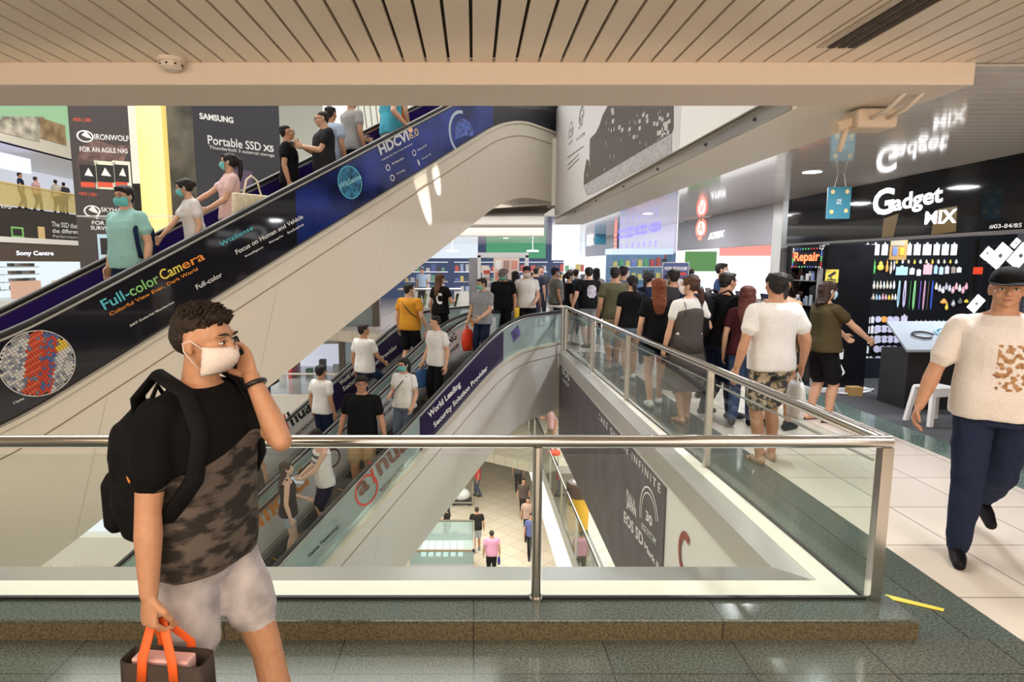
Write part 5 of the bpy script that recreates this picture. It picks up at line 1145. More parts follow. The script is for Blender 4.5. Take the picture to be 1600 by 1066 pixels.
# dark columns and glass wall seen right of the high escalator's underside
struct('column_dark', MB().box((-2.9, 17.4, -H), (-2.7, 17.6, 3.0)), mat('column_bronze', (.10, .08, .07), .3))
struct('column_dark_2', MB().box((-3.9, 17.4, -H), (-3.75, 17.6, 3.0)), mat('column_bronze', (.10, .08, .07), .3))
struct('window_1', MB().box((-3.75, 17.5, -H), (-2.9, 17.52, 3.0)), glass('grey_glass', (.6, .68, .68), .1, .35, (.35, .40, .40)))
struct('column_blue', MB().tube([(-5.4, 14.6, -2 * H), (-5.4, 14.6, 2.4)], .42, 28), mat('column_navy', (.03, .045, .10), .4), smooth=True)

# ================================================================ far left side of the atrium
xl = -21.0
struct('wall_left_balcony', MB().box((-21.4, 20, 3.0), (-21, 46, 4.35)), mat('fascia_dark_brown', (.035, .022, .015), .45))
P = Plane((-20.98, 20, 3.0), (0, 1, 0), 26, 1.35); host = MB(); P.rect(host, .2, .02, .5, .98, .002); hb = tag(host.build('fascia_advert', mat('fascia_advert_brown', (.03, .02, .018), .4)), 'dark brown advert strip for a solid state drive on the far left balcony', 'advert')
P.tpx('EVO', wt, hb, (1, 325), (1, 318), (17, 327), bold=.03, depth=.03); P.tpx('The SSD that makes', wt, hb, (80, 354), (80, 346), (140, 359), depth=.03); P.tpx('the difference', wt, hb, (81, 364), (81, 357), (128, 366), depth=.03); P.tpx('Performance', lgrey, hb, (82, 371), (82, 367), (124, 373), depth=.03)
mb = MB(); P.rpx(mb, 18, 354, 36, 371, .01); mb.build('chip_picture', grn, hb); mb = MB(); P.rpx(mb, 60, 354, 69, 374, .01); mb.build('chip_picture', gold, hb); mb = MB(); P.rpx(mb, 20, 357, 33, 368, .02); mb.build('chip_picture', bk, hb)
struct('slab_edge_left', MB().box((-21.5, 20, 2.75), (-20.95, 46, 3.0)), whitep)
struct('floor_left_upper', MB().box((-31, 20, 4.0), (-21, 46, 4.35)), whitep)
struct('ceiling_left_upper', MB().box((-31, 20, 7.2), (-21, 46, 7.5)), whitep)
struct('slab_edge_left_upper', MB().box((-21.3, 20, 7.2), (-20.9, 46, 8.1)), cream)
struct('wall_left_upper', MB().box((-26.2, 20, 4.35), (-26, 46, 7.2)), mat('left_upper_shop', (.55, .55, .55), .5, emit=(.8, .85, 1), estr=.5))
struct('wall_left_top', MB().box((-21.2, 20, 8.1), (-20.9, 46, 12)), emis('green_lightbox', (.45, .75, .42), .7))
P = Plane((-20.88, 20, 8.1), (0, 1, 0), 26, 3.9); mb = MB(); P.poly(mb, [(0, 190), (2, 182), (70, 182), (62, 222), (30, 214), (0, 206)], .01); tag(mb.build('food_poster', mat('food_print', (.55, .50, .42), .5, var=.7, bscale=2)), 'food picture on the green light box at the top left', 'poster')
mb = MB(); P.rpx(mb, 64, 184, 100, 216, .02); tag(mb.build('noodle_poster', mat('noodle_print', (.42, .28, .15), .5, var=.5, bscale=2)), 'brown noodle picture on the green light box at the top left', 'poster')
gl = empty('balcony_railing', (-20.9, 30, 4.35), 'pale glass balcony railing at the far upper left', 'railing'); wc(MB().box((-20.95, 20, 4.4), (-20.93, 44, 5.35)), 'glass_panel', glass('amber_glass', (.95, .88, .6), .05, .35, (.75, .62, .28)), gl); wc(MB().box((-21, 20, 5.35), (-20.9, 44, 5.42)), 'handrail', gold, gl)
tag(MB().box((-22.0, 26, 6.2), (-21.8, 30.8, 6.9)).build('lightbox', emis('lb_blue_yellow', (.55, .60, 1), 1.6)), 'blue white light box over the far upper left shop', 'sign')
# electronics shop below
P = Plane((-21.0, 26.0, 1.9), (0, 1, 0), 8, .95); root = empty('shop_sign', P.p(.5, 0), 'brown sign board reading Sony Centre below the far left balcony', 'sign'); pn = P.slab('board', mat('sony_board', (.09, .06, .05), .4), .1, root); P.tpx('Sony Centre', emis('sign_cool', (.8, .88, 1), 2), pn, (26, 401), (26, 392), (84, 401), bold=.02)
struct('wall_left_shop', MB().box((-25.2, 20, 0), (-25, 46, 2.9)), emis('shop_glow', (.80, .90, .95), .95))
for k in range(3):
    sh = empty('shelving', (-22, 27 + k * 2.6, 0), ('shelving with cameras at the left end of the far left shop', 'middle shelving in the far left shop', 'shelving at the right end of the far left shop')[k], 'shelves')
    for z in (.4, .8, 1.2, 1.6): wc(MB().box((-24.9, 27 + k * 2.6, z), (-24.4, 29.2 + k * 2.6, z + .04)), 'shelf', whitep, sh)
    for q in range(16): tag(MB().box((-24.6, 27.1 + k * 2.6 + (q % 4) * .5, (.45, .85, 1.25, 1.65)[q // 4]), (-24.4, 27.35 + k * 2.6 + (q % 4) * .5, (.45, .85, 1.25, 1.65)[q // 4] + .17)).build('boxed_camera', mat('cam_%d' % (q % 3), ((.1, .1, .1), (.45, .45, .5), (.3, .2, .15))[q % 3], .4)), 'tiny camera or speaker on the far left shop shelves', 'camera', 'cameras on the far left shelves')
tag(MB().box((-20.9, 27.5, .2), (-20.7, 29.2, 1.0)).build('warm_panel', emis('panel_peach', (.85, .5, .35), .7)), 'peach coloured lit panel at the left of the far shop', 'panel')
vb = tag(MB().box((-16.6, 24, .2), (-14.6, 24.05, 1.15)).build('banner_board', mat('board_ivory', (.75, .70, .55), .5)), 'ivory board reading V2 at the far left behind the escalator handrail', 'board'); lettering('V2', grey, vb, (-16.1, 23.98, .45), (1, 0, 0), (0, 0, 1), .8, .5)
# wall and columns between the hanging banners
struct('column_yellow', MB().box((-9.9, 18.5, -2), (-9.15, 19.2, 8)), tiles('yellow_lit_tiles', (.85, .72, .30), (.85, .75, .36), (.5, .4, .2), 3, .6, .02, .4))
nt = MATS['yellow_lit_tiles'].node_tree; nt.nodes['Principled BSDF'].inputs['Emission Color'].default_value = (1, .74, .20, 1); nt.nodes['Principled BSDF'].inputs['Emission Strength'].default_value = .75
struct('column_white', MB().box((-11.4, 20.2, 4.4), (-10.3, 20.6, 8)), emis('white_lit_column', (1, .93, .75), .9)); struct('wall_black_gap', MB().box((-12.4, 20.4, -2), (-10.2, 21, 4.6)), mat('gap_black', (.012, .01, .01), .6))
struct('column_stone', MB().box((-8.95, 18.4, -2), (-6.3, 19.4, 8)), mat('dark_stone', (.075, .065, .045), .55, var=.7, bscale=1.2, bump=.3))
tag(MB().box((-7.9, 18.3, 3.6), (-7.4, 18.4, 8)).build('wall_panel', mat('stone_panel', (.17, .15, .11), .5, var=.4, bscale=3)), 'olive grey metal panel on the dark stone column', 'panel')
struct('wall_upper_far', MB().box((-6.2, 26, 4.3), (6, 26.2, 12)), mat('upper_white', (.80, .80, .78), .5, emit=(1, .98, .93), estr=.8))  # wall given a glow of its own to look brightly lit
mb = MB()
for k in range(26): mb.obox((-4.5 + k * .22, 24.5, 6.0), (.05, 0, 0), (0, -2.5, 3.2), (0, -.05, .04))
struct('ceiling_louvres', mb, mat('louvre_grey', (.42, .42, .38), .5)); struct('ceiling_louvre_backing', MB().prism([(-4.6, 24.7, 6.0), (1.5, 24.7, 6.0), (1.5, 22.2, 9.2), (-4.6, 22.2, 9.2)], (0, .1, .1)), mat('louvre_back', (.62, .63, .58), .6, emit=(1, 1, .9), estr=.4))  # backing glows by itself to pass for lit ceiling
# level under the high escalator, far side
tag(MB().box((-12.5, 33, -H), (-12.2, 33.6, -1.9)).build('red_frame', mat('frame_red', (.6, .04, .05), .4)), 'red door frame on the far balcony under the high escalator', 'frame')
tag(MB().box((-9.9, 32, -H), (-9.7, 33.6, -2.4)).build('red_frame', mat('frame_red', (.6, .04, .05), .4)), 'second red frame beside the dark shop on the lower far balcony', 'frame')
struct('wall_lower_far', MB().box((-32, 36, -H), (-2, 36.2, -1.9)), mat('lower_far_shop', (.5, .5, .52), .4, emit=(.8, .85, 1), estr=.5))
struct('ceiling_lower_far', MB().box((-32, 28, -1.9), (-6, 36, -1.85)), mat('lower_far_ceiling', (.25, .25, .25), .5))
rnd = random.Random(21)
for k in range(14): c = rnd.choice(pal); x = -14.5 + k * .75; tag(MB().box((x, 33, -H), (x + .32, 33.4, -H + rnd.uniform(.3, .9))).build('display_crate', mat('g_%d%d' % (c[0] * 99, c[2] * 99), c, .5)), 'small goods stack on the far balcony under the high escalator', 'crate', 'goods stacks on the lower far balcony')

# ================================================================ objects on the lower floors
bn = empty('waste_bin', (2.42, 13.5, -H), 'round yellow litter bin with a brown domed top on the floor below', 'bin')
MB().tube([(0, 0, 0), (0, 0, .78)], [.24, .27], 28).build('drum', mat('bin_yellow', (.85, .48, .02), .4), bn, auto=True); mb = MB(); mb.tube([(0, 0, .78), (0, 0, 1.05), (0, 0, 1.10)], [.28, .28, .24], 28); mb.build('hood', mat('bin_brown', (.09, .045, .03), .35), bn, auto=True)
MB().tube([(0, 0, 1.10), (0, 0, 1.108)], .13, 20).build('ashtray', steel_m, bn)
stl = empty('bar_stool', (2.35, 17.3, -H), 'small red topped stool behind the yellow bin', 'stool'); MB().tube([(0, 0, .55), (0, 0, .62)], .2, 20).build('seat', mat('stool_red', (.75, .08, .03), .4), stl, auto=True)
for k in range(4): MB().tube([(.12 * math.cos(k * 1.57), .12 * math.sin(k * 1.57), .56), (.17 * math.cos(k * 1.57), .17 * math.sin(k * 1.57), 0)], .013, 6).build('leg', steel_m, stl)
tag(MB().box((2.2, 15.2, -H), (2.6, 15.8, -H + .7)).build('counter_block', mat('block_grey', (.25, .22, .2), .5)), 'grey brown counter block between the red stool and the yellow bin', 'counter')
# ground floor display case, cart and goods
G = -2 * H
dc = empty('display_case', (-1.0, 19.2, G), 'square glass display case on the ground floor below the escalator', 'display case')
MB().box((-1.0, -1.1, 0), (1.0, 1.1, 1.0)).build('base', mat('case_grey', (.35, .36, .36), .4), dc); MB().box((-1.0, -1.1, 1.0), (1.0, 1.1, 1.45)).build('glass_top', glass('case_glass', (.7, .82, .8), .12, .3, (.45, .55, .55)), dc)
for x0, y0, x1, y1 in ((-1.03, -1.13, 1.03, -1.07), (-1.03, 1.07, 1.03, 1.13), (-1.03, -1.13, -.97, 1.13), (.97, -1.13, 1.03, 1.13)): MB().box((x0, y0, 1.43), (x1, y1, 1.5)).build('rim', mat('case_bronze', (.25, .22, .17), .3, .7), dc)
for k in range(6): tag(MB().box((-1.7 + k * .24, 18.6, G + 1.01), (-1.55 + k * .24, 19.5, G + 1.1)).build('lit_product', emis('case_lit', (.8, .95, 1), 1.2)), 'pale product inside the ground floor display case', 'product', 'products in the display case')
rk = empty('goods_rack', (-2.5, 21.3, G), 'rack of colourful small goods on the ground floor by the woman in black', 'rack')
for z in (.3, .7, 1.1): MB().box((-1.0, -.4, z), (1.0, .4, z + .04)).build('shelf', steel_m, rk)
rnd = random.Random(31)
for k in range(42):
    c = rnd.choice(((.7, .1, .08), (.65, .6, .55), (.15, .15, .2), (.6, .3, .2), (.3, .15, .3))); x_ = -3.45 + (k % 14) * .135; z = G + (.345, .745, 1.145)[k // 14]
    tag(MB().box((x_, 20.9, z), (x_ + .1, 21.15, z + rnd.uniform(.15, .3))).build('small_goods', mat('sg_%d%d' % (c[0] * 99, c[2] * 99), c, .5)), 'small colourful item on the ground floor goods rack', 'goods', 'items on the ground floor rack')
ca = empty('trolley', (-.55, 25.4, G), 'trolley with clear plastic sacks on the ground floor beside the red shirt', 'trolley'); MB().box((-.4, -.3, .15), (.5, .3, .2)).build('deck', steel_m, ca); MB().tube([(.5, -.25, .2), (.5, -.25, 1.1), (.5, .25, 1.1), (.5, .25, .2)], .02, 8).build('handle', steel_m, ca)
mb = MB(); mb.ell((0, 0, .45), (.42, .3, .28)); mb.build('plastic_sack', mat('sack_clear', (.70, .74, .76), .25), ca, smooth=True)
for x in (-.3, .4): 
    for y in (-.22, .22): MB().tube([(x, y - .02, .08), (x, y + .02, .08)], .075, 12).build('wheel', black, ca)
tag(MB().tube([(-.72, 22.3, G + .01), (-.72, 22.3, G + .10)], .17, 20).build('floor_lamp_base', steel_m), 'small round metal base on the ground floor near the woman in black', 'base')
# lower left shop glimpsed beside the caller
lw = empty('glass_counter', (-13, 22, G), 'bright white shop counters glimpsed low at the left', 'counter')
for k in range(5): wc(MB().box((-17 + k * .5, 20.0 + k * .9, G), (-8.5, 20.5 + k * .9, G + 1.0 + .3 * k)), 'counter_tier', lightw2 if k % 2 else whitep, lw)
# smoke detector, ceiling slots, bracket camera
p = at(267, 92, z=CZ); sd_ = empty('smoke_detector', (p.x, p.y, CZ), 'round cream smoke detector on the slatted ceiling at upper left', 'smoke detector')
MB().tube([(0, 0, 0), (0, 0, -.018)], [.062, .060], 28).build('base_plate', warmcream, sd_, auto=True); MB().tube([(0, 0, -.018), (0, 0, -.040), (0, 0, -.052)], [.050, .047, .030], 28).build('cover', warmcream, sd_, auto=True)
for k in range(8):
    a = k * .785; MB().obox((math.cos(a) * .046 - .004, math.sin(a) * .046 - .004, -.034), (.010, 0, 0), (0, .010, 0), (0, 0, .008)).build('vent_slot', dark, sd_)
vt = empty('air_vent', (2.0, 2.4, CZ), 'long slot air vent in the slatted ceiling at upper right', 'vent')
v0 = at(1262, 77, z=CZ - .01).y
for k in range(4): wc(MB().box((1.50 + k * .045, .2, CZ - .006), (1.532 + k * .045, v0, CZ - .002)), 'slot', dark if k != 0 else mat('vent_cream', (.55, .46, .38), .5), vt)
cb = empty('bracket_box', (1.95, 3.1, 2.55), 'cream junction box with two pipes and a drooping arm under the corner beam', 'box')
bm = mat('aged_cream', (.66, .55, .44), .5); bx = at(1360, 172, z=2.63); cb.location = (bx.x, bx.y, 2.6); bpy.context.view_layer.update()
MB().box((-.10, -.06, -.075), (.12, .10, .03)).build('box', bm, cb, bevel=.02)
for x in (-.03, .06): MB().tube([(x + .02, -.30, .13), (x + .02, -.29, .05), (x, -.2, -.01), (x, -.04, -.03)], .011, 8).build('pipe', warmcream, cb, smooth=True)
MB().tube([(-.09, .02, -.03), (-.19, .0, -.06)], .035, 10).build('clamp', bm, cb); MB().tube([(-.12, 0, -.05), (-.155, 0, -.19)], [.018, .014], 10).build('arm', bm, cb, smooth=True)
yt = at(1420, 945, z=0.0); tag(MB().prism([(yt.x - .10, yt.y + .06, .003), (yt.x + .13, yt.y - .07, .003), (yt.x + .15, yt.y - .05, .003), (yt.x - .06, yt.y + .09, .003)], (0, 0, .004)).build('floor_tape', yel), 'scrap of yellow tape on the floor at the railing corner', 'tape')
# ================================================================ the people
def C(n, c): return ('tee', n, c)
BLK, WHT = (.006, .006, .0075), (.78, .77, .75)
UP, DN = 54, 234
def on(e, q, w): p = e.E(q, w, 0); p.z -= .2; return p
def fl(px, py): return at(px, py, z=0)
# ---- the caller walking past in front of us
cm = bpy.data.materials.new('caller_shirt'); cm.use_nodes = True; nt = cm.node_tree; b = nt.nodes['Principled BSDF']; b.inputs['Roughness'].default_value = .9; b.inputs['Specular IOR Level'].default_value = .15
tc = nt.nodes.new('ShaderNodeTexCoord'); sep = nt.nodes.new('ShaderNodeSeparateXYZ'); nt.links.new(tc.outputs['Object'], sep.inputs[0])
def mth(op, a, c):
    n = nt.nodes.new('ShaderNodeMath'); n.operation = op
    for i, v in enumerate((a, c)):
        if isinstance(v, (int, float)): n.inputs[i].default_value = v
        elif v is not None: nt.links.new(v, n.inputs[i])
    return n.outputs[0]
zb = mth('ADD', sep.outputs['Z'], mth('MULTIPLY', sep.outputs['X'], .38)); low = mth('LESS_THAN', zb, 1.235); ax = mth('ABSOLUTE', sep.outputs['X'], None); mid = mth('LESS_THAN', ax, .232); msk = mth('MULTIPLY', low, mid)
mp = nt.nodes.new('ShaderNodeMapping'); mp.inputs['Scale'].default_value = (11, 11, 26); nt.links.new(tc.outputs['Object'], mp.inputs[0])
nz = nt.nodes.new('ShaderNodeTexNoise'); nz.inputs['Scale'].default_value = 1; nz.inputs['Detail'].default_value = 5; nt.links.new(mp.outputs[0], nz.inputs['Vector'])
rp = nt.nodes.new('ShaderNodeValToRGB'); rp.color_ramp.elements[0].position = .44; rp.color_ramp.elements[0].color = (.030, .027, .026, 1); rp.color_ramp.elements[1].position = .56; rp.color_ramp.elements[1].color = (.115, .095, .085, 1); nt.links.new(nz.outputs['Fac'], rp.inputs[0])
mx = nt.nodes.new('ShaderNodeMixRGB'); mx.inputs[1].default_value = (.0045, .0045, .005, 1); nt.links.new(msk, mx.inputs[0]); nt.links.new(rp.outputs[0], mx.inputs[2]); nt.links.new(mx.outputs[0], b.inputs['Base Color'])
den = mat('washed_denim', (.46, .44, .47), .85, bump=.3, bscale=9, var=.34)
A = person((-.90, 1.93, 0), -20, 'man in black and grey camouflage tee talking on a phone beside the railing', h=1.665, fat=1.0, lean=4, sk='tan', hair='', head=(10, -2), face_on=True, vox=.0055,
           mask=('white', (.78, .70, .68)), top=('tee', 'caller', BLK, cm), bot=('shorts', 'denim', (.5, .5, .5), den, .70), ra=(.275, .05, .868), rel=(.4, -1, 0), rc=62, la=(-.115, .135, 1.475), lel=(.35, 1, -.75), lc=48, lT=(0, -1, .1),
           feet=((.09, -.16, .03), (-.09, .30, 0)), shoe=('grey', (.3, .3, .3)), wrink=.007, sleeve=.62)
rt, HT, s = A['root'], A['HT'], A['s']
# his hair: clipped sides and a ruffled top made of many tufts
mb = MB(); HRm = Matrix.Rotation(R(10), 3, 'Z')
for c, r in (((0, -.022, 1.664), (.080, .090, .057)), ((0, -.042, 1.625), (.078, .070, .070)), ((0, .040, 1.695), (.058, .042, .024))): mb.ell(HT(*c), [v * s for v in r], 20, 14, HRm)
hm_ = hairm('soft_black', (.022, .014, .010)); hr = put(ruffle(remesh(mb, .005, 2), .003, (70, 70, 70), 3), 'hair', hm_, rt)
mb = MB(); rnd = random.Random(2)
for i in range(560):
    a = rnd.uniform(0, 6.283); q = rnd.random() ** .6; x = math.cos(a) * .072 * q; y = -.012 + math.sin(a) * .086 * q; z = 1.662 + .056 * math.sqrt(max(0, 1 - q * q * .95))
    d = Vector((x * 3.5 + rnd.uniform(-.15, .15), (y + .02) * 3 + .45 + rnd.uniform(-.15, .15), .75 + rnd.uniform(-.1, .2))).normalized() * rnd.uniform(.020, .040)
    p0 = HT(x, y, z - .006); p1 = HT(x + d.x * .6, y + d.y * .6, z + d.z * .7); p2 = HT(x + d.x, y + d.y, z + d.z * .85); mb.tube([p0, p1, p2], [.0046, .0032, .0004], 5)
mb.build('hair_tufts', hm_, hr, smooth=True)
# watch, sleeve mark
l = A['l']; W_ = rt.matrix_world.inverted() if False else None
Mi = A['M'].inverted(); wl = Mi @ l['W']; el_ = Mi @ l['E']; dd = (wl - el_).normalized(); n1 = dd.orthogonal().normalized(); n2 = dd.cross(n1)
mb = MB(); mb.tube([wl - dd * .030 + (n1 * math.cos(t * .3491) + n2 * math.sin(t * .3491)) * .033 for t in range(18)], .0085, 8, closed=True); mb.build('wristband', black, rt, smooth=True)
drape(A, lambda u, v: u * u + v * v < 1, orange, (.262, .0, 1.185), (0, .016, 0), (0, 0, .010), .002, 'sleeve_mark', host=A['shirt'], res=.003)
# phone at the far ear
ph = HT(-.096, .055, 1.548); pr_ = empty('phone', A['M'] @ ph, 'black phone held to the ear of the masked caller', 'phone')
Rw = (A['M'].to_3x3() @ HRm); mb = MB(); X = Rw @ Vector((0, 1, .45)).normalized(); Z = Rw @ Vector((0, -.45, 1)).normalized(); Y = Rw @ Vector((-1, 0, 0)); c = A['M'] @ ph
mb.obox(c - X * .036 - Z * .085 , X * .072, Z * .148, Y * .009); wc(mb, 'case', black, pr_, bevel=.004)
# backpack on his back
bp = empty('backpack', A['M'] @ Vector((0, -.20, .85)), 'large black backpack worn by the masked caller', 'backpack', rz=rt.rotation_euler.z); bm_ = cloth('backpack', (.005, .005, .006), .7)
mb = MB(); mb.cap((0, .02, .08), .085, (0, .01, .36), .10, 20, 5); n = 28; rs = []
for z, a, d_, y in ((.02, .09, .06, .03), (.06, .135, .085, .02), (.17, .15, .105, .01), (.32, .145, .10, .01), (.43, .125, .085, .02), (.49, .07, .05, .03)): rs.append([(math.copysign(abs(math.cos(6.283 * i / n)) ** .7, math.cos(6.283 * i / n)) * a, y + math.copysign(abs(math.sin(6.283 * i / n)) ** .7, math.sin(6.283 * i / n)) * d_, z) for i in range(n)])
mb.rings(rs); put(ruffle(remesh(mb, .008, 3), .012, (9, 9, 9), 5), 'pack_body', bm_, bp)
mb = MB(); n = 24; rs = []
for z, a, d_ in ((.03, .10, .03), (.06, .12, .055), (.20, .12, .06), (.24, .10, .03)): rs.append([(math.cos(6.283 * i / n) * a, -.095 + math.sin(6.283 * i / n) * d_, z + .02) for i in range(n)])
mb.rings(rs); put(remesh(mb, .008, 3), 'front_pocket', bm_, bp)
for sd in (1, -1):
    T_ = A['T']; L0 = Vector((0, -.20, .85)); pts = [Vector(q) for q in ((sd * .09, -.14, 1.30), (sd * .105, -.13, 1.40), (sd * .115, -.03, 1.485), (sd * .118, .085, 1.43), (sd * .130, .145, 1.31), (sd * .158, .140, 1.17), (sd * .190, .06, 1.05), (sd * .165, -.08, .98))]
    MB().tube([(q * s) - L0 * s for q in pts], .028, 12, flat=.45, up0=(0, 1, 0)).build('strap', bm_, bp, smooth=True)
MB().tube([(-.03, .04, .50), (0, .04, .55), (.03, .04, .50)], .008, 8).build('top_loop', bm_, bp, smooth=True)
# carrier bag with orange handles
g = A['r']['G']; bg = empty('carrier_bag', g - Vector((0, 0, .42)), 'dark brown carrier bag with orange red handles held by the caller', 'bag'); X = Vector((.97, -.10, 0)).normalized(); Y = Vector((-X.y, X.x, 0)); top_ = g - Vector((0, 0, .115)); oh = mat('handle_orange', (.85, .13, .02), .55); bb = mat('bag_brown', (.030, .018, .012), .6, bump=.3, bscale=12)
mb = MB(); rs = []; n = 32
for t, k in ((0, 1), (.3, 1.02), (.7, 1), (1, .98)): rs.append([top_ - Vector((0, 0, .34 * (1 - t) + .0)) + X * (math.copysign(abs(math.cos(6.283 * i / n)) ** .35, math.cos(6.283 * i / n)) * .132 * k + .02) + Y * (math.copysign(abs(math.sin(6.283 * i / n)) ** .35, math.sin(6.283 * i / n)) * .048 * k) for i in range(n)])
mb.rings(rs, False); mb.f.append(tuple(range(n))); mb.mi.append(0); o = wc(mb, 'bag_body', bb, bg, smooth=True); o.modifiers.new('s', 'SOLIDIFY').thickness = .004
wc(MB().obox(top_ + X * -.075 - Y * .030 - Vector((0, 0, .10)), X * .175, Y * .05, (0, 0, .105)), 'wrapped_contents', mat('paper_pink', (.72, .45, .45), .6), bg, bevel=.006)
for q in (-1, 1):
    for sg in (-1, 1): wc(MB().tube([top_ + X * (.02 + sg * .050) + Y * q * .052 - Vector((0, 0, .05)), top_ + X * (.02 + sg * .045) + Y * q * .048 + Vector((0, 0, .02)), g + X * sg * .018 + Y * q * .006 - Vector((0, 0, .01)), g + X * sg * .004 + Vector((0, 0, .004))], .0145, 10, flat=.25), 'handle', oh, bg, smooth=True)

# ---- the capped man at the right edge
B_ = person((3.15, 3.60, 0), 243, 'heavy man in a black cap and cream tee walking towards us at the right', h=1.76, fat=1.14, sk='tan', hair='crop', cap=('black', BLK), head=(-8, -2), face_on=True, vox=.0065,
            top=C('cream', (.76, .70, .66)), bot=('jeans', 'dark_denim', (.016, .024, .055)), shoe=('black', BLK), feet=((.13, .12, 0), (-.10, -.42, .15)), ra=(.37, .06, .90), rc=40, la=(-.36, .06, .90), wrink=.011, sleeve=.72)
rnd = random.Random(77); drape(B_, lambda u, v: noise.noise(Vector((u * 3.2, v * 4.5, 2))) > (.02 if abs(u) < .8 else .3), mat('print_rust', (.38, .20, .09), .8, var=.6, bscale=60), (-.02, .12, 1.20), (-.085, 0, 0), (0, 0, .135), .002, res=.005)
# ---- queue along the railing, from near to far
Cc = person(fl(1195, 722), 96, 'man in white tee and camouflage shorts with his back to us by the railing', h=1.72, fat=1.08, sk='tan', hair='short', head=(-8, 0), vox=.009,
            top=C('white', WHT), bot=('shorts', 'camo', (.2, .2, .15), mat('camo_print', (.20, .17, .12), .85, bscale=16)), shoe=('sandal_brown', (.12, .07, .05), 1), step=.05, ra=(.30, .0, .90), la=(-.32, .0, .88), wrink=.010, sleeve=.62)
m_ = MATS['camo_print']; nt = m_.node_tree; b = nt.nodes['Principled BSDF']; tc = nt.nodes.new('ShaderNodeTexCoord'); nz = nt.nodes.new('ShaderNodeTexNoise'); nz.inputs['Scale'].default_value = 17; nz.inputs['Detail'].default_value = 2; nt.links.new(tc.outputs['Object'], nz.inputs['Vector']); rp = nt.nodes.new('ShaderNodeValToRGB'); rp.color_ramp.interpolation = 'CONSTANT'
for i, (p_, c_) in enumerate(((0, (.03, .04, .05)), (.46, (.16, .13, .08)), (.54, (.50, .42, .30)))):
    e_ = rp.color_ramp.elements[i] if i < 2 else rp.color_ramp.elements.new(p_); e_.position = p_; e_.color = (*c_, 1)
nt.links.new(nz.outputs['Fac'], rp.inputs[0]); nt.links.new(rp.outputs[0], b.inputs['Base Color'])
carrier(Cc, 'r', 'white plastic bag hanging beside the camouflage shorts', 'plastic_bag', color=(.72, .72, .74), w=.26, h=.34, hl=.08, m=mat('white_plastic_bag', (.75, .75, .77), .3, bump=.4, bscale=14))
N_ = person(fl(1278, 658), 8, 'woman in dark olive tee and light blue mask reaching out towards the gadget shop', h=1.60, sex='f', fat=1.18, sk='light', hair='bob', head=(-4, -4), face_on=True, vox=.009, mask=('blue', (.45, .68, .85)), hm=hairm('dark_brown', (.035, .016, .012)),
            top=C('dark_olive', (.065, .050, .022)), bot=('shorts', 'black', BLK), shoe=('dark_sandal', (.05, .04, .04), 1), ra=(.22, .42, 1.03), rc=25, la=(-.16, .40, 1.04), step=.06)
M_ = person((3.27, 6.45, 0), 40, 'woman in brown tank top and black mask behind the white tee man', h=1.70, sex='f', sk='tan', hair='bob', head=(-10, 0), face_on=True, vox=.010, mask=('black', (.012, .012, .014)), top=('tank', 'brown_olive', (.16, .12, .07)), bot=('mini', 'black', BLK), shoe=('black', BLK), la=(-.22, .1, .95))
R_ = person((2.98, 6.62, 0), 60, 'person with reddish brown hair hidden behind the man in white tee', h=1.56, sex='f', sk='light', hair='long', hm=hairm('maroon', (.10, .025, .02)), vox=.011, top=C('wine', (.05, .010, .014)), bot=('jeans', 'blue_denim', (.05, .08, .16)), shoe=('black', BLK))
K_ = person((2.86, 7.0, 0), 15, 'big man in black tee and glasses with a black backpack, in profile', h=1.70, fat=1.38, sk='tan', hair='short', head=(6, 2), glasses=True, face_on=True, vox=.009, lean=6, top=C('black', BLK), bot=('jeans', 'navy', (.012, .02, .05)), shoe=('dark_grey', (.06, .06, .07)), ra=(.20, .22, .96), la=(-.12, .34, 1.20))
drape(K_, lambda u, v: abs(v) < .3 - .25 * abs(u) or abs(u) < .3 - .2 * abs(v), red, (.02, .2, 1.26), (-.09, 0, 0), (0, 0, .09), .002, res=.01); drape(K_, lambda u, v: True, wt, (.09, .2, 1.27), (-.04, 0, 0), (0, 0, .022), .004, 'print_label', res=.01)
kb = empty('backpack', K_['M'] @ Vector((0, -.26, 1.0)), 'black backpack worn by the big man in glasses', 'backpack', rz=K_['root'].rotation_euler.z); mb = MB(); mb.cap((0, -.02, .08), .13, (0, .03, .36), .12); put(remesh(mb, .012, 2), 'pack_body', bm_, kb)
for sd in (1, -1): MB().tube([(sd * .1, .05, .42), (sd * .13, .24, .50), (sd * .15, .42, .34), (sd * .19, .30, .05), (sd * .13, .06, .0)], .026, 8, flat=.4).build('strap', bm_, kb, smooth=True)
phone(Cc, 'l', 'silver phone held low by the man in white tee') if 0 else None
H_ = person(fl(1068, 658), 100, 'woman in white tee under a grey slip dress with a white mask and tied hair', h=1.66, sex='f', sk='light', hair='lowtail', head=(48, 0), face_on=True, vox=.009, mask=('white', (.80, .78, .78)), hm=hairm('chestnut', (.065, .028, .018)),
            top=('crop', 'white', WHT), bot=('skirt', 'charcoal', (.085, .075, .07), cloth('slip', (.085, .075, .07)), .40), shoe=('tan_sandal', (.35, .22, .15), 1), step=.10, ra=(.24, .18, 1.0), la=(-.26, .05, .86), lc=50)
mb = MB(); rs = []
for z, a, d_ in ((.84, .205, .165), (.98, .19, .155), (1.06, .178, .15), (1.2, .185, .155), (1.27, .188, .165), (1.33, .178, .16)): rs.append([Vector((math.cos(6.283 * i / 30) * a, .01 + math.sin(6.283 * i / 30) * d_, z - (.03 * math.cos(6.283 * i / 15) if z > 1.25 else 0))) * H_['s'] for i in range(30)])
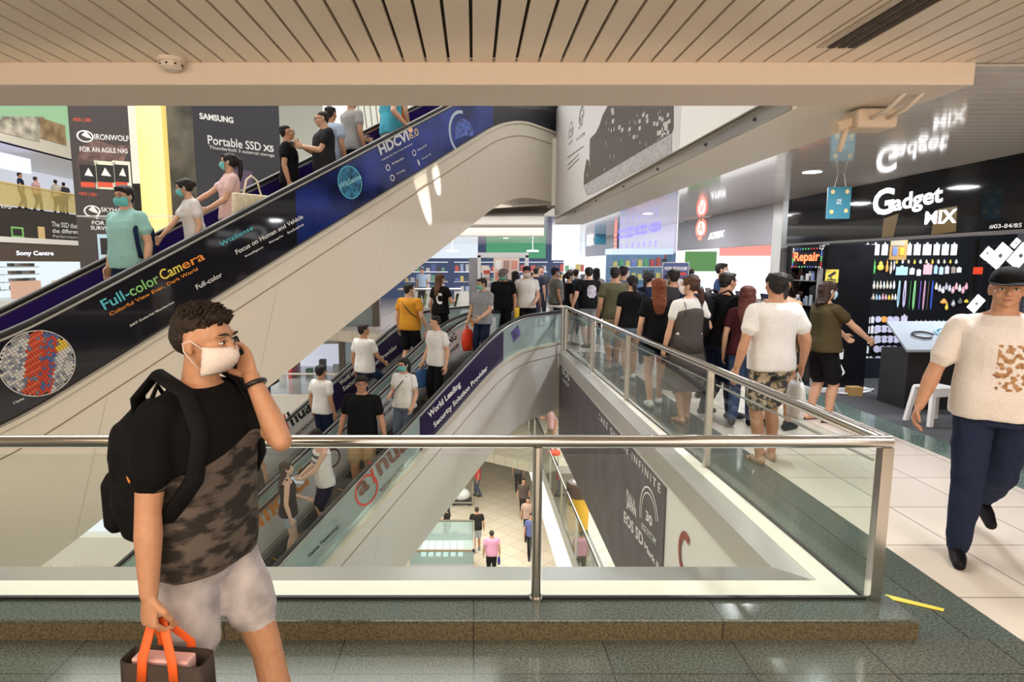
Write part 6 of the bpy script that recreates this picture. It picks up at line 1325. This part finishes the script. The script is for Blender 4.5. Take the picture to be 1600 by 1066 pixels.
mb.rings(rs); dr = put(ruffle(mb.mesh('slip_dress', cloth('slip', (.085, .075, .07))), .006, (6, 6, 4), 2), 'slip_dress', cloth('slip', (.085, .075, .07)), H_['root'])
for sd in (1, -1): MB().tube([Vector(q) * H_['s'] for q in ((sd * .10, -.13, 1.28), (sd * .10, -.12, 1.38), (sd * .095, -.03, 1.475), (sd * .10, .09, 1.42), (sd * .10, .14, 1.29))], .005, 6).build('dress_strap', cloth('slip', (.085, .075, .07)), dr, smooth=True)
hb_ = carrier(H_, 'r', 'red brown shoulder bag at the side of the grey dress woman', 'handbag', color=(.28, .04, .02), w=.24, h=.20, d=.08, hl=.10, plastic=False, m=mat('leather_rust', (.32, .05, .02), .4))
phone(H_, 'l', 'dark phone in the left hand of the grey dress woman')
G_ = person(fl(1022, 636), 85, 'woman with long auburn hair in black tee and shorts walking away', h=1.62, sex='f', sk='light', hair='long', vox=.010, hm=hairm('auburn', (.17, .045, .016)), top=C('black', BLK), bot=('mini', 'black', BLK), shoe=('white', (.7, .7, .7)), step=.16)
J_ = person((4.55, 11.2, 0), -30, 'man in dark blue tee with white mask standing tall behind the bright counter', h=1.80, sk='light', hair='fluffy', vox=.012, mask=('white', (.8, .8, .82)), top=C('dark_blue', (.03, .06, .14)), bot=('jeans', 'black', BLK), shoe=('black', BLK), face_on=True)
I_ = person((2.92, 8.1, 0), 20, 'man with glasses and blue mask under his chin behind the grey dress woman', h=1.66, sk='tan', hair='crop', glasses=True, vox=.011, mask=('blue', (.2, .35, .75)), top=C('navy', (.02, .025, .05)), bot=('jeans', 'black', BLK), shoe=('black', BLK), face_on=True, la=(-.05, .3, 1.2))
I2 = person((2.95, 9.0, 0), 80, 'man with black hair half hidden behind the man with the blue mask', h=1.72, sk='tan', hair='short', vox=.012, top=C('charcoal', (.04, .04, .045)), bot=('jeans', 'black', BLK), shoe=('black', BLK))
I3 = person((3.30, 9.4, 0), 50, 'second dark haired man just right of the laptop poster', h=1.74, sk='tan', hair='short', vox=.012, top=C('slate', (.06, .07, .09)), bot=('jeans', 'black', BLK), shoe=('black', BLK))
E_ = person((2.42, 9.3, 0), 92, 'woman in black top and denim shorts with a low ponytail, back to us', h=1.62, sex='f', fat=1.1, sk='light', hair='lowtail', vox=.011, top=C('black', BLK), bot=('mini', 'denim_blue', (.20, .27, .36)), shoe=('white', (.6, .6, .6)), step=.1)
D_ = person(fl(957, 577), 95, 'man in olive green tee and khaki shorts, back to us', h=1.74, fat=1.1, sk='tan', hair='short', vox=.011, top=C('olive', (.10, .095, .055)), bot=('shorts', 'khaki', (.40, .33, .24)), shoe=('grey', (.3, .3, .3)), step=.08, head=(-25, 0))
D2 = person((2.75, 11.2, 0), 60, 'man in grey blue tee with glasses just beyond the olive shirt man', h=1.76, sk='tan', hair='short', vox=.013, glasses=True, top=C('grey_blue', (.12, .15, .22)), bot=('jeans', 'black', BLK), shoe=('black', BLK))
F_ = person((3.1, 10.8, 0), 75, 'person in navy jacket and dark cap facing the blue cabinet', h=1.64, sex='f', sk='tan', hair='ponytail', cap=('dark', (.03, .03, .035)), vox=.013, top=C('navy', (.02, .03, .06)), bot=('jeans', 'navy', (.012, .02, .05)), shoe=('black', BLK), head=(-30, 0))
c_ = person(fl(917, 545), 100, 'man in black tee with a pale picture printed on the back', h=1.72, fat=1.12, sk='light', hair='short', vox=.012, top=C('black', BLK), bot=('shorts', 'grey', (.28, .29, .31)), shoe=('black', BLK), step=.14, ra=(.34, 0, .9), la=(-.34, 0, .9))
drape(c_, lambda u, v: abs(u) ** 4 + abs(v) ** 4 < .9, mat('back_print', (.50, .45, .52), .7, var=.6, bscale=30), (.03, -.1, 1.22), (.10, 0, 0), (0, 0, .13), .003, res=.02)
b_ = person(fl(888, 539), 10, 'woman in black dress and ankle boots standing by the end of the long railing', h=1.62, sex='f', sk='light', hair='ponytail', vox=.012, mask=('grey', (.4, .42, .48)), top=C('black', BLK), bot=('skirt', 'black', BLK, cloth('black', BLK), .62), shoe=('boot_black', (.03, .03, .03)), step=.05, la=(-.1, .3, 1.15))
a_ = person((1.95, 14.6, 0), 20, 'man in grey green tee with a shoulder bag at the escalator head', h=1.70, sk='tan', hair='short', vox=.013, mask=('white', (.7, .7, .7)), cap=('navy', (.03, .035, .08)), top=C('grey_green', (.16, .17, .15)), bot=('shorts', 'black', BLK), shoe=('black', BLK), la=(-.05, .3, 1.15))
w_ = person((1.12, 12.9, 0), 262, 'young man in white tee and white mask stepping onto the nearest lower escalator', h=1.74, sk='light', hair='fluffy', vox=.011, mask=('white', (.82, .82, .84)), head=(0, -14), face_on=True, top=C('white', WHT), bot=('shorts', 'black', BLK), shoe=('white', (.6, .6, .6)), la=(-.20, .22, 1.0), ra=(.22, .18, .98), step=.1)
v_ = person((.62, 12.75, 0), 250, 'man in black tee with grey cap and green mask looking down at the escalator head', h=1.68, fat=1.12, sk='tan', hair='crop', cap=('grey', (.16, .15, .13)), vox=.011, mask=('green', (.20, .50, .42)), head=(0, -22), face_on=True, top=C('black', BLK), bot=('jeans', 'black', BLK), shoe=('black', BLK))
carrier(w_, 'r', 'yellow carrier bag between the black tee man and the white tee man', 'carrier_bag', color=(.85, .6, .03), w=.2, h=.3, hl=.06, plastic=False, m=mat('bag_yellow', (.85, .58, .02), .5), hm=black)
# small figures further back in the concourse
far = [((1.35, 14.6), 270, 'm', 'short', (.02, .02, .03), 'person in navy seen through the right edge of the white frame'), ((.95, 14.0), 100, 'f', 'long', (.02, .02, .02), 'woman with long black hair and black top behind the black tee man'), ((.78, 14.9), 260, 'm', 'crop', (.05, .06, .08), 'man with blue mask just above the grey cap man'),
       ((1.75, 17.2), 80, 'm', 'short', (.03, .03, .05), 'dark haired man behind the young man in white tee'), ((2.05, 18.5), 270, 'm', 'short', (.05, .05, .06), 'masked person between the crowd and the blue screens'), ((2.3, 16.6), 60, 'm', 'fluffy', (.25, .26, .28), 'man in grey tee right of the young man in white tee'),
       ((2.75, 17.5), 260, 'm', 'short', (.6, .6, .62), 'masked shop worker in white far behind the black dress woman'), ((2.6, 15.6), 90, 'm', 'short', (.02, .03, .05), 'person in dark clothes beyond the black dress woman'), ((3.05, 15.2), 80, 'f', 'bob', (.5, .45, .45), 'woman in pale top beyond the back print man'),
       ((-4.1, 25.5), 80, 'f', 'bob', (.75, .15, .35), 'person in bright pink in the far electronics shop'), ((-2.2, 26.0), 260, 'm', 'short', (.35, .45, .6), 'person in pale blue in the far electronics shop'), ((-6.4, 26.0), 300, 'm', 'short', (.25, .24, .22), 'person in grey at the left end of the far electronics shop')]
FP = []
for i, ((x, y), fc, sx_, hr_, c, lb) in enumerate(far):
    FP.append(person((x, y, 0), fc, lb, h=1.60 + .03 * (i % 5), sex=sx_, sk=('tan', 'light')[i % 2], hair=hr_, vox=.018, mask=('white', (.8, .8, .8)) if i % 3 != 1 else None, top=C('far%d' % i, c), bot=('jeans', 'dark%d' % (i % 2), ((.02, .02, .03), (.05, .06, .1))[i % 2]), shoe=('black', BLK), group='figures far back in the concourse'))

# ---- riders on the high escalator
person(on(EU, 8.45, .5), 250, 'man in pale teal polo shirt and mask riding the high escalator', h=1.72, fat=1.12, sk='light', hair='fluffy', head=(8, -6), glasses=True, face_on=True, vox=.008, mask=('teal', (.15, .52, .52)), top=('polo', 'teal', (.30, .55, .53)), bot=('jeans', 'navy', (.015, .02, .05)), shoe=('black', BLK), step=.02, wrink=.009)
tb = empty('backpack', on(EU, 8.45, .5) + Vector((.1, .16, 1.0)), 'dark blue bag slung behind the teal polo man', 'bag'); mb = MB(); mb.cap((.0, .0, 0), .10, (0, 0, .25), .10); put(remesh(mb, .012, 2), 'pack_body', cloth('deep_navy', (.01, .02, .06)), tb)
MB().tube([(-.02, -.02, .38), (.03, -.20, .42), (.07, -.31, .25), (.09, -.28, -.02), (.06, -.05, -.1)], .022, 8, flat=.4).build('strap', cloth('deep_navy', (.01, .02, .06)), tb, smooth=True)
pw = person(on(EU, 7.25, .45), 215, 'woman in pink top with glasses, green mask and tote on the high escalator', h=1.60, sex='f', sk='light', hair='ponytail', head=(-22, 0), glasses=True, face_on=True, vox=.008, mask=('teal', (.15, .50, .50)), top=C('pale_pink', (.72, .50, .50)), bot=('jeans', 'black', BLK), shoe=('black', BLK), ra=(.12, .46, 1.06), la=(-.10, .30, 1.0), step=.02)
tt = empty('tote_bag', on(EU, 7.1, .12) + Vector((0, 0, .78)), 'cream tote bag on the shoulder of the woman in pink', 'bag'); mb = MB(); e0 = EU.E(7.0, .1, 0); mb.obox((-.23, -.26, -.02), (.30, .36, 0), (.06, -.05, 0), (.01, .01, .27)); mb.build('bag_body', mat('canvas_cream', (.72, .64, .48), .8, var=.15, bscale=30), tt, bevel=.02)
MB().tube([(-.12, -.14, .24), (-.09, -.09, .42), (-.05, -.04, .47), (-.0, .0, .42), (.03, .04, .25)], .014, 8, flat=.5).build('handle', mat('canvas_cream', (.72, .64, .48), .8), tt, smooth=True)
person(on(EU, 7.75, .35), 222, 'woman in white top with teal mask leaning forward on the high escalator', h=1.50, sex='f', sk='light', hair='bun', head=(-25, -8), lean=10, face_on=True, vox=.009, mask=('teal', (.15, .50, .50)), top=C('soft_white', (.70, .68, .68)), bot=('jeans', 'navy', (.02, .03, .07)), shoe=('black', BLK), ra=(.14, .44, .92), step=.02)
c1 = person(on(EU, 6.15, .75), 10, 'man in black tee with spiky hair facing his companion on the high escalator', h=1.60, sk='tan', hair='crop', head=(10, 4), glasses=True, face_on=True, vox=.009, top=C('black', BLK), bot=('jeans', 'black', BLK), shoe=('black', BLK), step=.02)
c2 = person(on(EU, 5.80, .42), 212, 'man in black tee with sunglasses looking at his phone on the high escalator', h=1.62, fat=1.15, sk='light', hair='crop', head=(-10, -12), glasses=True, face_on=True, vox=.008, top=C('soft_black', (.022, .022, .025)), bot=('jeans', 'black', BLK), shoe=('black', BLK), ra=(.05, .34, 1.22), la=(-.06, .33, 1.18), rc=45, lc=45, step=.02)
phone(c2, 'l', 'red and black phone held by the man in sunglasses')
person(on(EU, 5.40, .72), 60, 'man in pale blue tee seen from behind on the high escalator', h=1.60, sk='tan', hair='short', vox=.010, top=C('pale_blue', (.42, .50, .64)), bot=('jeans', 'navy', (.02, .03, .07)), shoe=('black', BLK), step=.02)
person(on(EU, 5.00, .72), 50, 'man in grey tee near the top of the high escalator', h=1.66, sk='tan', hair='short', vox=.010, top=C('mid_grey', (.36, .35, .35)), bot=('jeans', 'navy', (.02, .03, .07)), shoe=('black', BLK), step=.02, la=(-.1, .3, 1.1))
person(on(EU, 4.55, .35), 30, 'person in shiny light blue jersey whose head is above the beam', h=1.72, fat=1.12, sk='light', hair='short', vox=.010, top=C('jersey', (.08, .42, .58)), bot=('shorts', 'white', (.6, .6, .62)), shoe=('black', BLK), step=.02, ra=(.32, .10, .98), wrink=.010)
person(on(EU, 4.05, .72), 60, 'person in orange top near the upper end of the high escalator', h=1.66, sk='light', hair='short', vox=.011, top=C('orange', (.75, .22, .05)), bot=('jeans', 'khaki2', (.3, .26, .2)), shoe=('black', BLK), step=.02)
person(on(EU, 2.3, .5), 54, 'person in dark clothes at the very top of the high escalator', h=1.66, sk='light', hair='short', vox=.013, top=C('dark_brown', (.06, .04, .04)), bot=('jeans', 'black', BLK), shoe=('black', BLK), step=.02)
# ---- riders going down on the nearest lower escalator
g1 = person(on(EL, 1.72, .5), 232, 'man in grey polo with green mask holding a red bag on the nearest lower escalator', h=1.66, sk='light', hair='short', head=(-20, -10), face_on=True, vox=.009, mask=('green', (.20, .52, .45)), top=('polo', 'grey', (.33, .33, .34)), bot=('jeans', 'navy', (.02, .03, .06)), shoe=('black', BLK), step=.02, la=(-.16, .26, 1.0), ra=(.27, .12, .86))
carrier(g1, 'r', 'bright red plastic bag held by the man in grey polo', 'plastic_bag', w=.30, h=.40, hl=.06, m=mat('plastic_red', (.80, .06, .02), .3, bump=.4, bscale=14))
carrier(person(on(EL, 3.05, .5), 225, 'young man in white tee with crossbody bag on the nearest lower escalator', h=1.66, sk='light', hair='crop', head=(-30, -14), face_on=True, vox=.009, top=C('white', WHT), bot=('jeans', 'black', BLK), shoe=('black', BLK), step=.02, ra=(.24, .12, .90)), 'r', 'blue paper bag beside the young man in white tee', 'paper_bag', w=.26, h=.30, hl=.05, plastic=False, m=mat('paper_blue', (.03, .10, .25), .5))
bt = person(on(EL, 4.80, .48), 262, 'broad man in black tee and glasses descending towards us', h=1.80, fat=1.15, sk='tan', hair='fluffy', head=(18, -3), glasses=True, face_on=True, vox=.008, top=C('black', BLK), bot=('shorts', 'tan', (.42, .30, .17)), shoe=('black', BLK), step=.04, ra=(.33, .03, .88), la=(-.33, .03, .88), sleeve=.6)
wm = person(on(EL, 4.00, .38), 245, 'woman in white blouse with teal mask and a black shoulder strap, going down', h=1.56, sex='f', fat=1.1, sk='light', hair='ponytail', head=(-8, -6), glasses=True, face_on=True, vox=.008, mask=('teal', (.12, .52, .55)), top=('tee', 'white', WHT), bot=('jeans', 'denim_grey', (.12, .16, .23)), shoe=('black', BLK), step=.02, ra=(.16, .24, 1.08), la=(-.24, .14, .92), wrink=.010)
mb = MB(); mb.tube([Vector(q) * wm['s'] for q in ((-.10, -.05, 1.46), (-.09, .07, 1.42), (-.02, .17, 1.30), (.08, .18, 1.18), (.19, .10, 1.05), (.21, 0, 1.0))], .012, 8, flat=.5); mb.build('shoulder_strap', black, wm['root'], smooth=True)
tk = person(on(EL, 5.55, .45), 205, 'man in white tank top with dark chest bands reading on the nearest lower escalator', h=1.58, sk='pale', hair='fluffy', head=(0, -25), lean=6, vox=.008, top=('tank', 'white', WHT), bot=('shorts', 'navy', (.02, .03, .06)), shoe=('black', BLK), step=.02, ra=(.10, .34, 1.0), la=(-.04, .34, 1.0), lc=30, wrink=.010)
drape(tk, lambda u, v: True, bk, (0, .14, 1.22), (-.16, 0, 0), (0, 0, .022), .003, 'chest_band', res=.01); drape(tk, lambda u, v: True, mat('band_blue', (.08, .14, .25), .7), (0, .14, 1.13), (-.16, 0, 0), (0, 0, .025), .003, 'chest_band', res=.01)
tg = tk['l']['G']; tag(MB().obox(tg - Vector((.10, .10, 0)), (.2, 0, 0), (0, .16, .03), (0, 0, .01)).build('booklet', mat('booklet', (.5, .6, .75), .4)), 'pale blue booklet in the hands of the tank top man', 'booklet')
person(on(EL, 6.05, .62), 20, 'woman with long dark hair in black top and denim shorts on the nearest lower escalator', h=1.46, sex='f', sk='pale', hair='long', vox=.009, hm=hairm('dark_brown', (.035, .016, .012)), top=('tank', 'black', BLK), bot=('mini', 'pale_denim', (.42, .48, .55)), shoe=('black', BLK), step=.02, la=(-.1, .28, 1.05))
# ---- riders going up on the second lower escalator
og_ = person(on(EL, 2.25, 1.82), 62, 'man in mustard orange tee with a crossbody strap going up the second escalator', h=1.74, fat=1.15, sk='light', hair='short', head=(-35, 0), vox=.009, mask=('white', (.8, .8, .82)), top=C('mustard', (.62, .28, .03)), bot=('shorts', 'black', BLK), shoe=('black', BLK), step=.1, ra=(.30, .10, .92))
mb = MB(); mb.tube([Vector(q) * og_['s'] for q in ((-.11, -.02, 1.475), (-.09, -.12, 1.40), (0, -.155, 1.30), (.10, -.15, 1.20), (.20, -.06, 1.10))], .010, 8, flat=.5); mb.build('shoulder_strap', black, og_['root'], smooth=True)
carrier(og_, 'r', 'pink and yellow plastic bag held by the man in mustard tee', 'plastic_bag', w=.2, h=.26, hl=.05, m=mat('plastic_coral', (.85, .30, .25), .4, var=.4, bscale=3))
lh = person(on(EL, 1.35, 1.80), 60, 'woman with very long brown hair in a black tee with white print, going up', h=1.64, sex='f', sk='light', hair='long', vox=.009, hm=hairm('brown', (.10, .040, .022)), head=(-20, 0), top=C('black', BLK), bot=('jeans', 'black', BLK), shoe=('black', BLK), step=.06, ra=(.20, .25, 1.15))
drape(lh, lambda u, v: .35 < u * u + v * v < 1 and u < .4, wt, (.06, -.1, 1.15), (.09, 0, 0), (0, 0, .11), .003, res=.012)
person(on(EL, 3.45, 1.82), 58, 'older man in white shirt tucked into navy trousers going up the second escalator', h=1.68, sk='tan', hair='short', head=(-30, 0), vox=.009, top=C('white', WHT), bot=('jeans', 'navy2', (.02, .035, .08)), shoe=('black', BLK), feet=((.09, .42, .22), (-.09, -.02, 0)), ra=(.22, .30, 1.0))
wb = person(on(EL, 4.42, 1.82), 60, 'boy in white tee and navy shorts seen from behind on the second escalator', h=1.58, sk='tan', hair='fluffy', vox=.009, top=C('white', WHT), bot=('shorts', 'navy', (.02, .03, .06)), shoe=('grey', (.3, .3, .3)), step=.02)
person(on(EL, 5.75, 1.85), 60, 'person in dark brown trousers half hidden by the front handrail on the second escalator', h=1.66, sk='tan', hair='short', vox=.010, top=C('dark_teal', (.03, .06, .07)), bot=('longshorts', 'dark_brown', (.05, .035, .03)), shoe=('black', BLK), step=.02)
# ---- ground floor and lower gallery
def gf(px, py): return at(px, py, z=-2 * H)
person(gf(745, 862), 92, 'man in black tee and pale shorts walking away on the ground floor', h=1.70, sk='tan', hair='crop', vox=.012, top=C('black', BLK), bot=('shorts', 'pale_grey', (.45, .48, .52)), shoe=('blue_grey', (.2, .25, .35)), step=.12)
pk = person(gf(768, 905), 92, 'man in pink tee carrying a blue bag at the bottom of the ground floor', h=1.70, fat=1.1, sk='tan', hair='crop', vox=.012, top=C('pink', (.68, .33, .50)), bot=('jeans', 'black', BLK), shoe=('black', BLK))
carrier(pk, 'r', 'small blue bag of the man in pink tee', 'bag', w=.22, h=.24, hl=.05, m=mat('bag_royal', (.02, .03, .25), .5))
person(gf(699, 856), 190, 'woman in black beside the goods rack on the ground floor', h=1.62, sex='f', sk='tan', hair='long', vox=.012, top=C('black', BLK), bot=('jeans', 'navy', (.02, .03, .06)), shoe=('black', BLK), ra=(.1, .3, 1.1))
person(gf(747, 776), 180, 'person in red shirt behind the trolley on the ground floor', h=1.66, sk='tan', hair='short', vox=.014, top=C('red', (.62, .06, .06)), bot=('jeans', 'blue_denim', (.05, .08, .16)), shoe=('black', BLK))
p = at(862, 708, z=-H); lp_ = person(p, 200, 'person in pale pink top with a black backpack on the gallery below', h=1.66, sk='tan', hair='crop', vox=.012, top=C('pale_pink', (.72, .50, .50)), bot=('shorts', 'khaki', (.40, .33, .24)), shoe=('black', BLK), ra=(.12, .28, 1.2))
for i, (yy, c, lb) in enumerate(((20.5, (.1, .12, .3), 'person in blue beside the ground floor wall, nearest of the row'), (22.0, (.45, .3, .25), 'person in tan beside the ground floor wall'), (24.0, (.08, .06, .05), 'person in dark brown beside the ground floor wall'), (27.0, (.1, .1, .1), 'person in black beside the ground floor wall, farthest of the row'))):
    person((2.05, yy, -2 * H), 270, lb, h=1.66, sk='tan', hair='short', vox=.018, top=C('gw%d' % i, c), bot=('jeans', 'black', BLK), shoe=('black', BLK), group='people along the ground floor wall')
# ---- far upper left balcony
for i, (px, c, sx_, lb) in enumerate(((33, (.02, .03, .05), 'm', 'person in black on the far upper left balcony'), (57, (.72, .42, .40), 'm', 'person in pink shirt leaning on the far upper left balcony'), (88, (.6, .55, .45), 'f', 'woman in cream at the far upper left balcony'), (100, (.05, .05, .06), 'm', 'person in dark clothes at the right of the far upper left balcony'))):
    r_ = ray(px, 300); t_ = -21.6 / r_.x; person((-21.6, r_.y * t_, 4.35), 40 + 30 * i, lb, h=1.74 - .05 * (i % 2), sex=sx_, sk='tan', hair='short', vox=.02, top=C('bal%d' % i, c), bot=('jeans', 'black', BLK), shoe=('black', BLK), group='people on the far upper left balcony')
# ================================================================ tell look-alikes apart: row by row, left to right as seen from the gallery
ONES = 'first second third fourth fifth sixth seventh eighth ninth tenth eleventh twelfth thirteenth fourteenth fifteenth sixteenth seventeenth eighteenth nineteenth'.split()
def nth(i): return ONES[i - 1] if i < 20 else {2: 'twent', 3: 'thirt', 4: 'fort'}[i // 10] + ('ieth' if i % 10 == 0 else 'y-' + ONES[i % 10 - 1])
bpy.context.view_layer.update(); same = {}
for o in scene.objects:
    if o.parent is None and o.get('label') and o.get('group'): same.setdefault((o['group'], o['label']), []).append(o)
def place(o):
    p = o.matrix_world @ (sum((Vector(c) for c in o.bound_box), Vector()) / 8) if o.type == 'MESH' else o.matrix_world.translation
    return p.x / max(p.y, .1), p.z
for (g, lb), os_ in same.items():
    if len(os_) < 2: continue
    pl = {o.name: place(o) for o in os_}; rows_ = []
    for o in sorted(os_, key=lambda o: -pl[o.name][1]):
        if rows_ and rows_[-1][-1][1] - pl[o.name][1] < .14: rows_[-1].append((o, pl[o.name][1]))
        else: rows_.append([(o, pl[o.name][1])])
    for r_, row in enumerate(rows_):
        for i, (o, _) in enumerate(sorted(row, key=lambda t: pl[t[0].name][0])):
            o['label'] = lb + (', %s row' % nth(r_ + 1) if len(rows_) > 1 else '') + (', %s from left' % nth(i + 1) if len(row) > 1 else '')
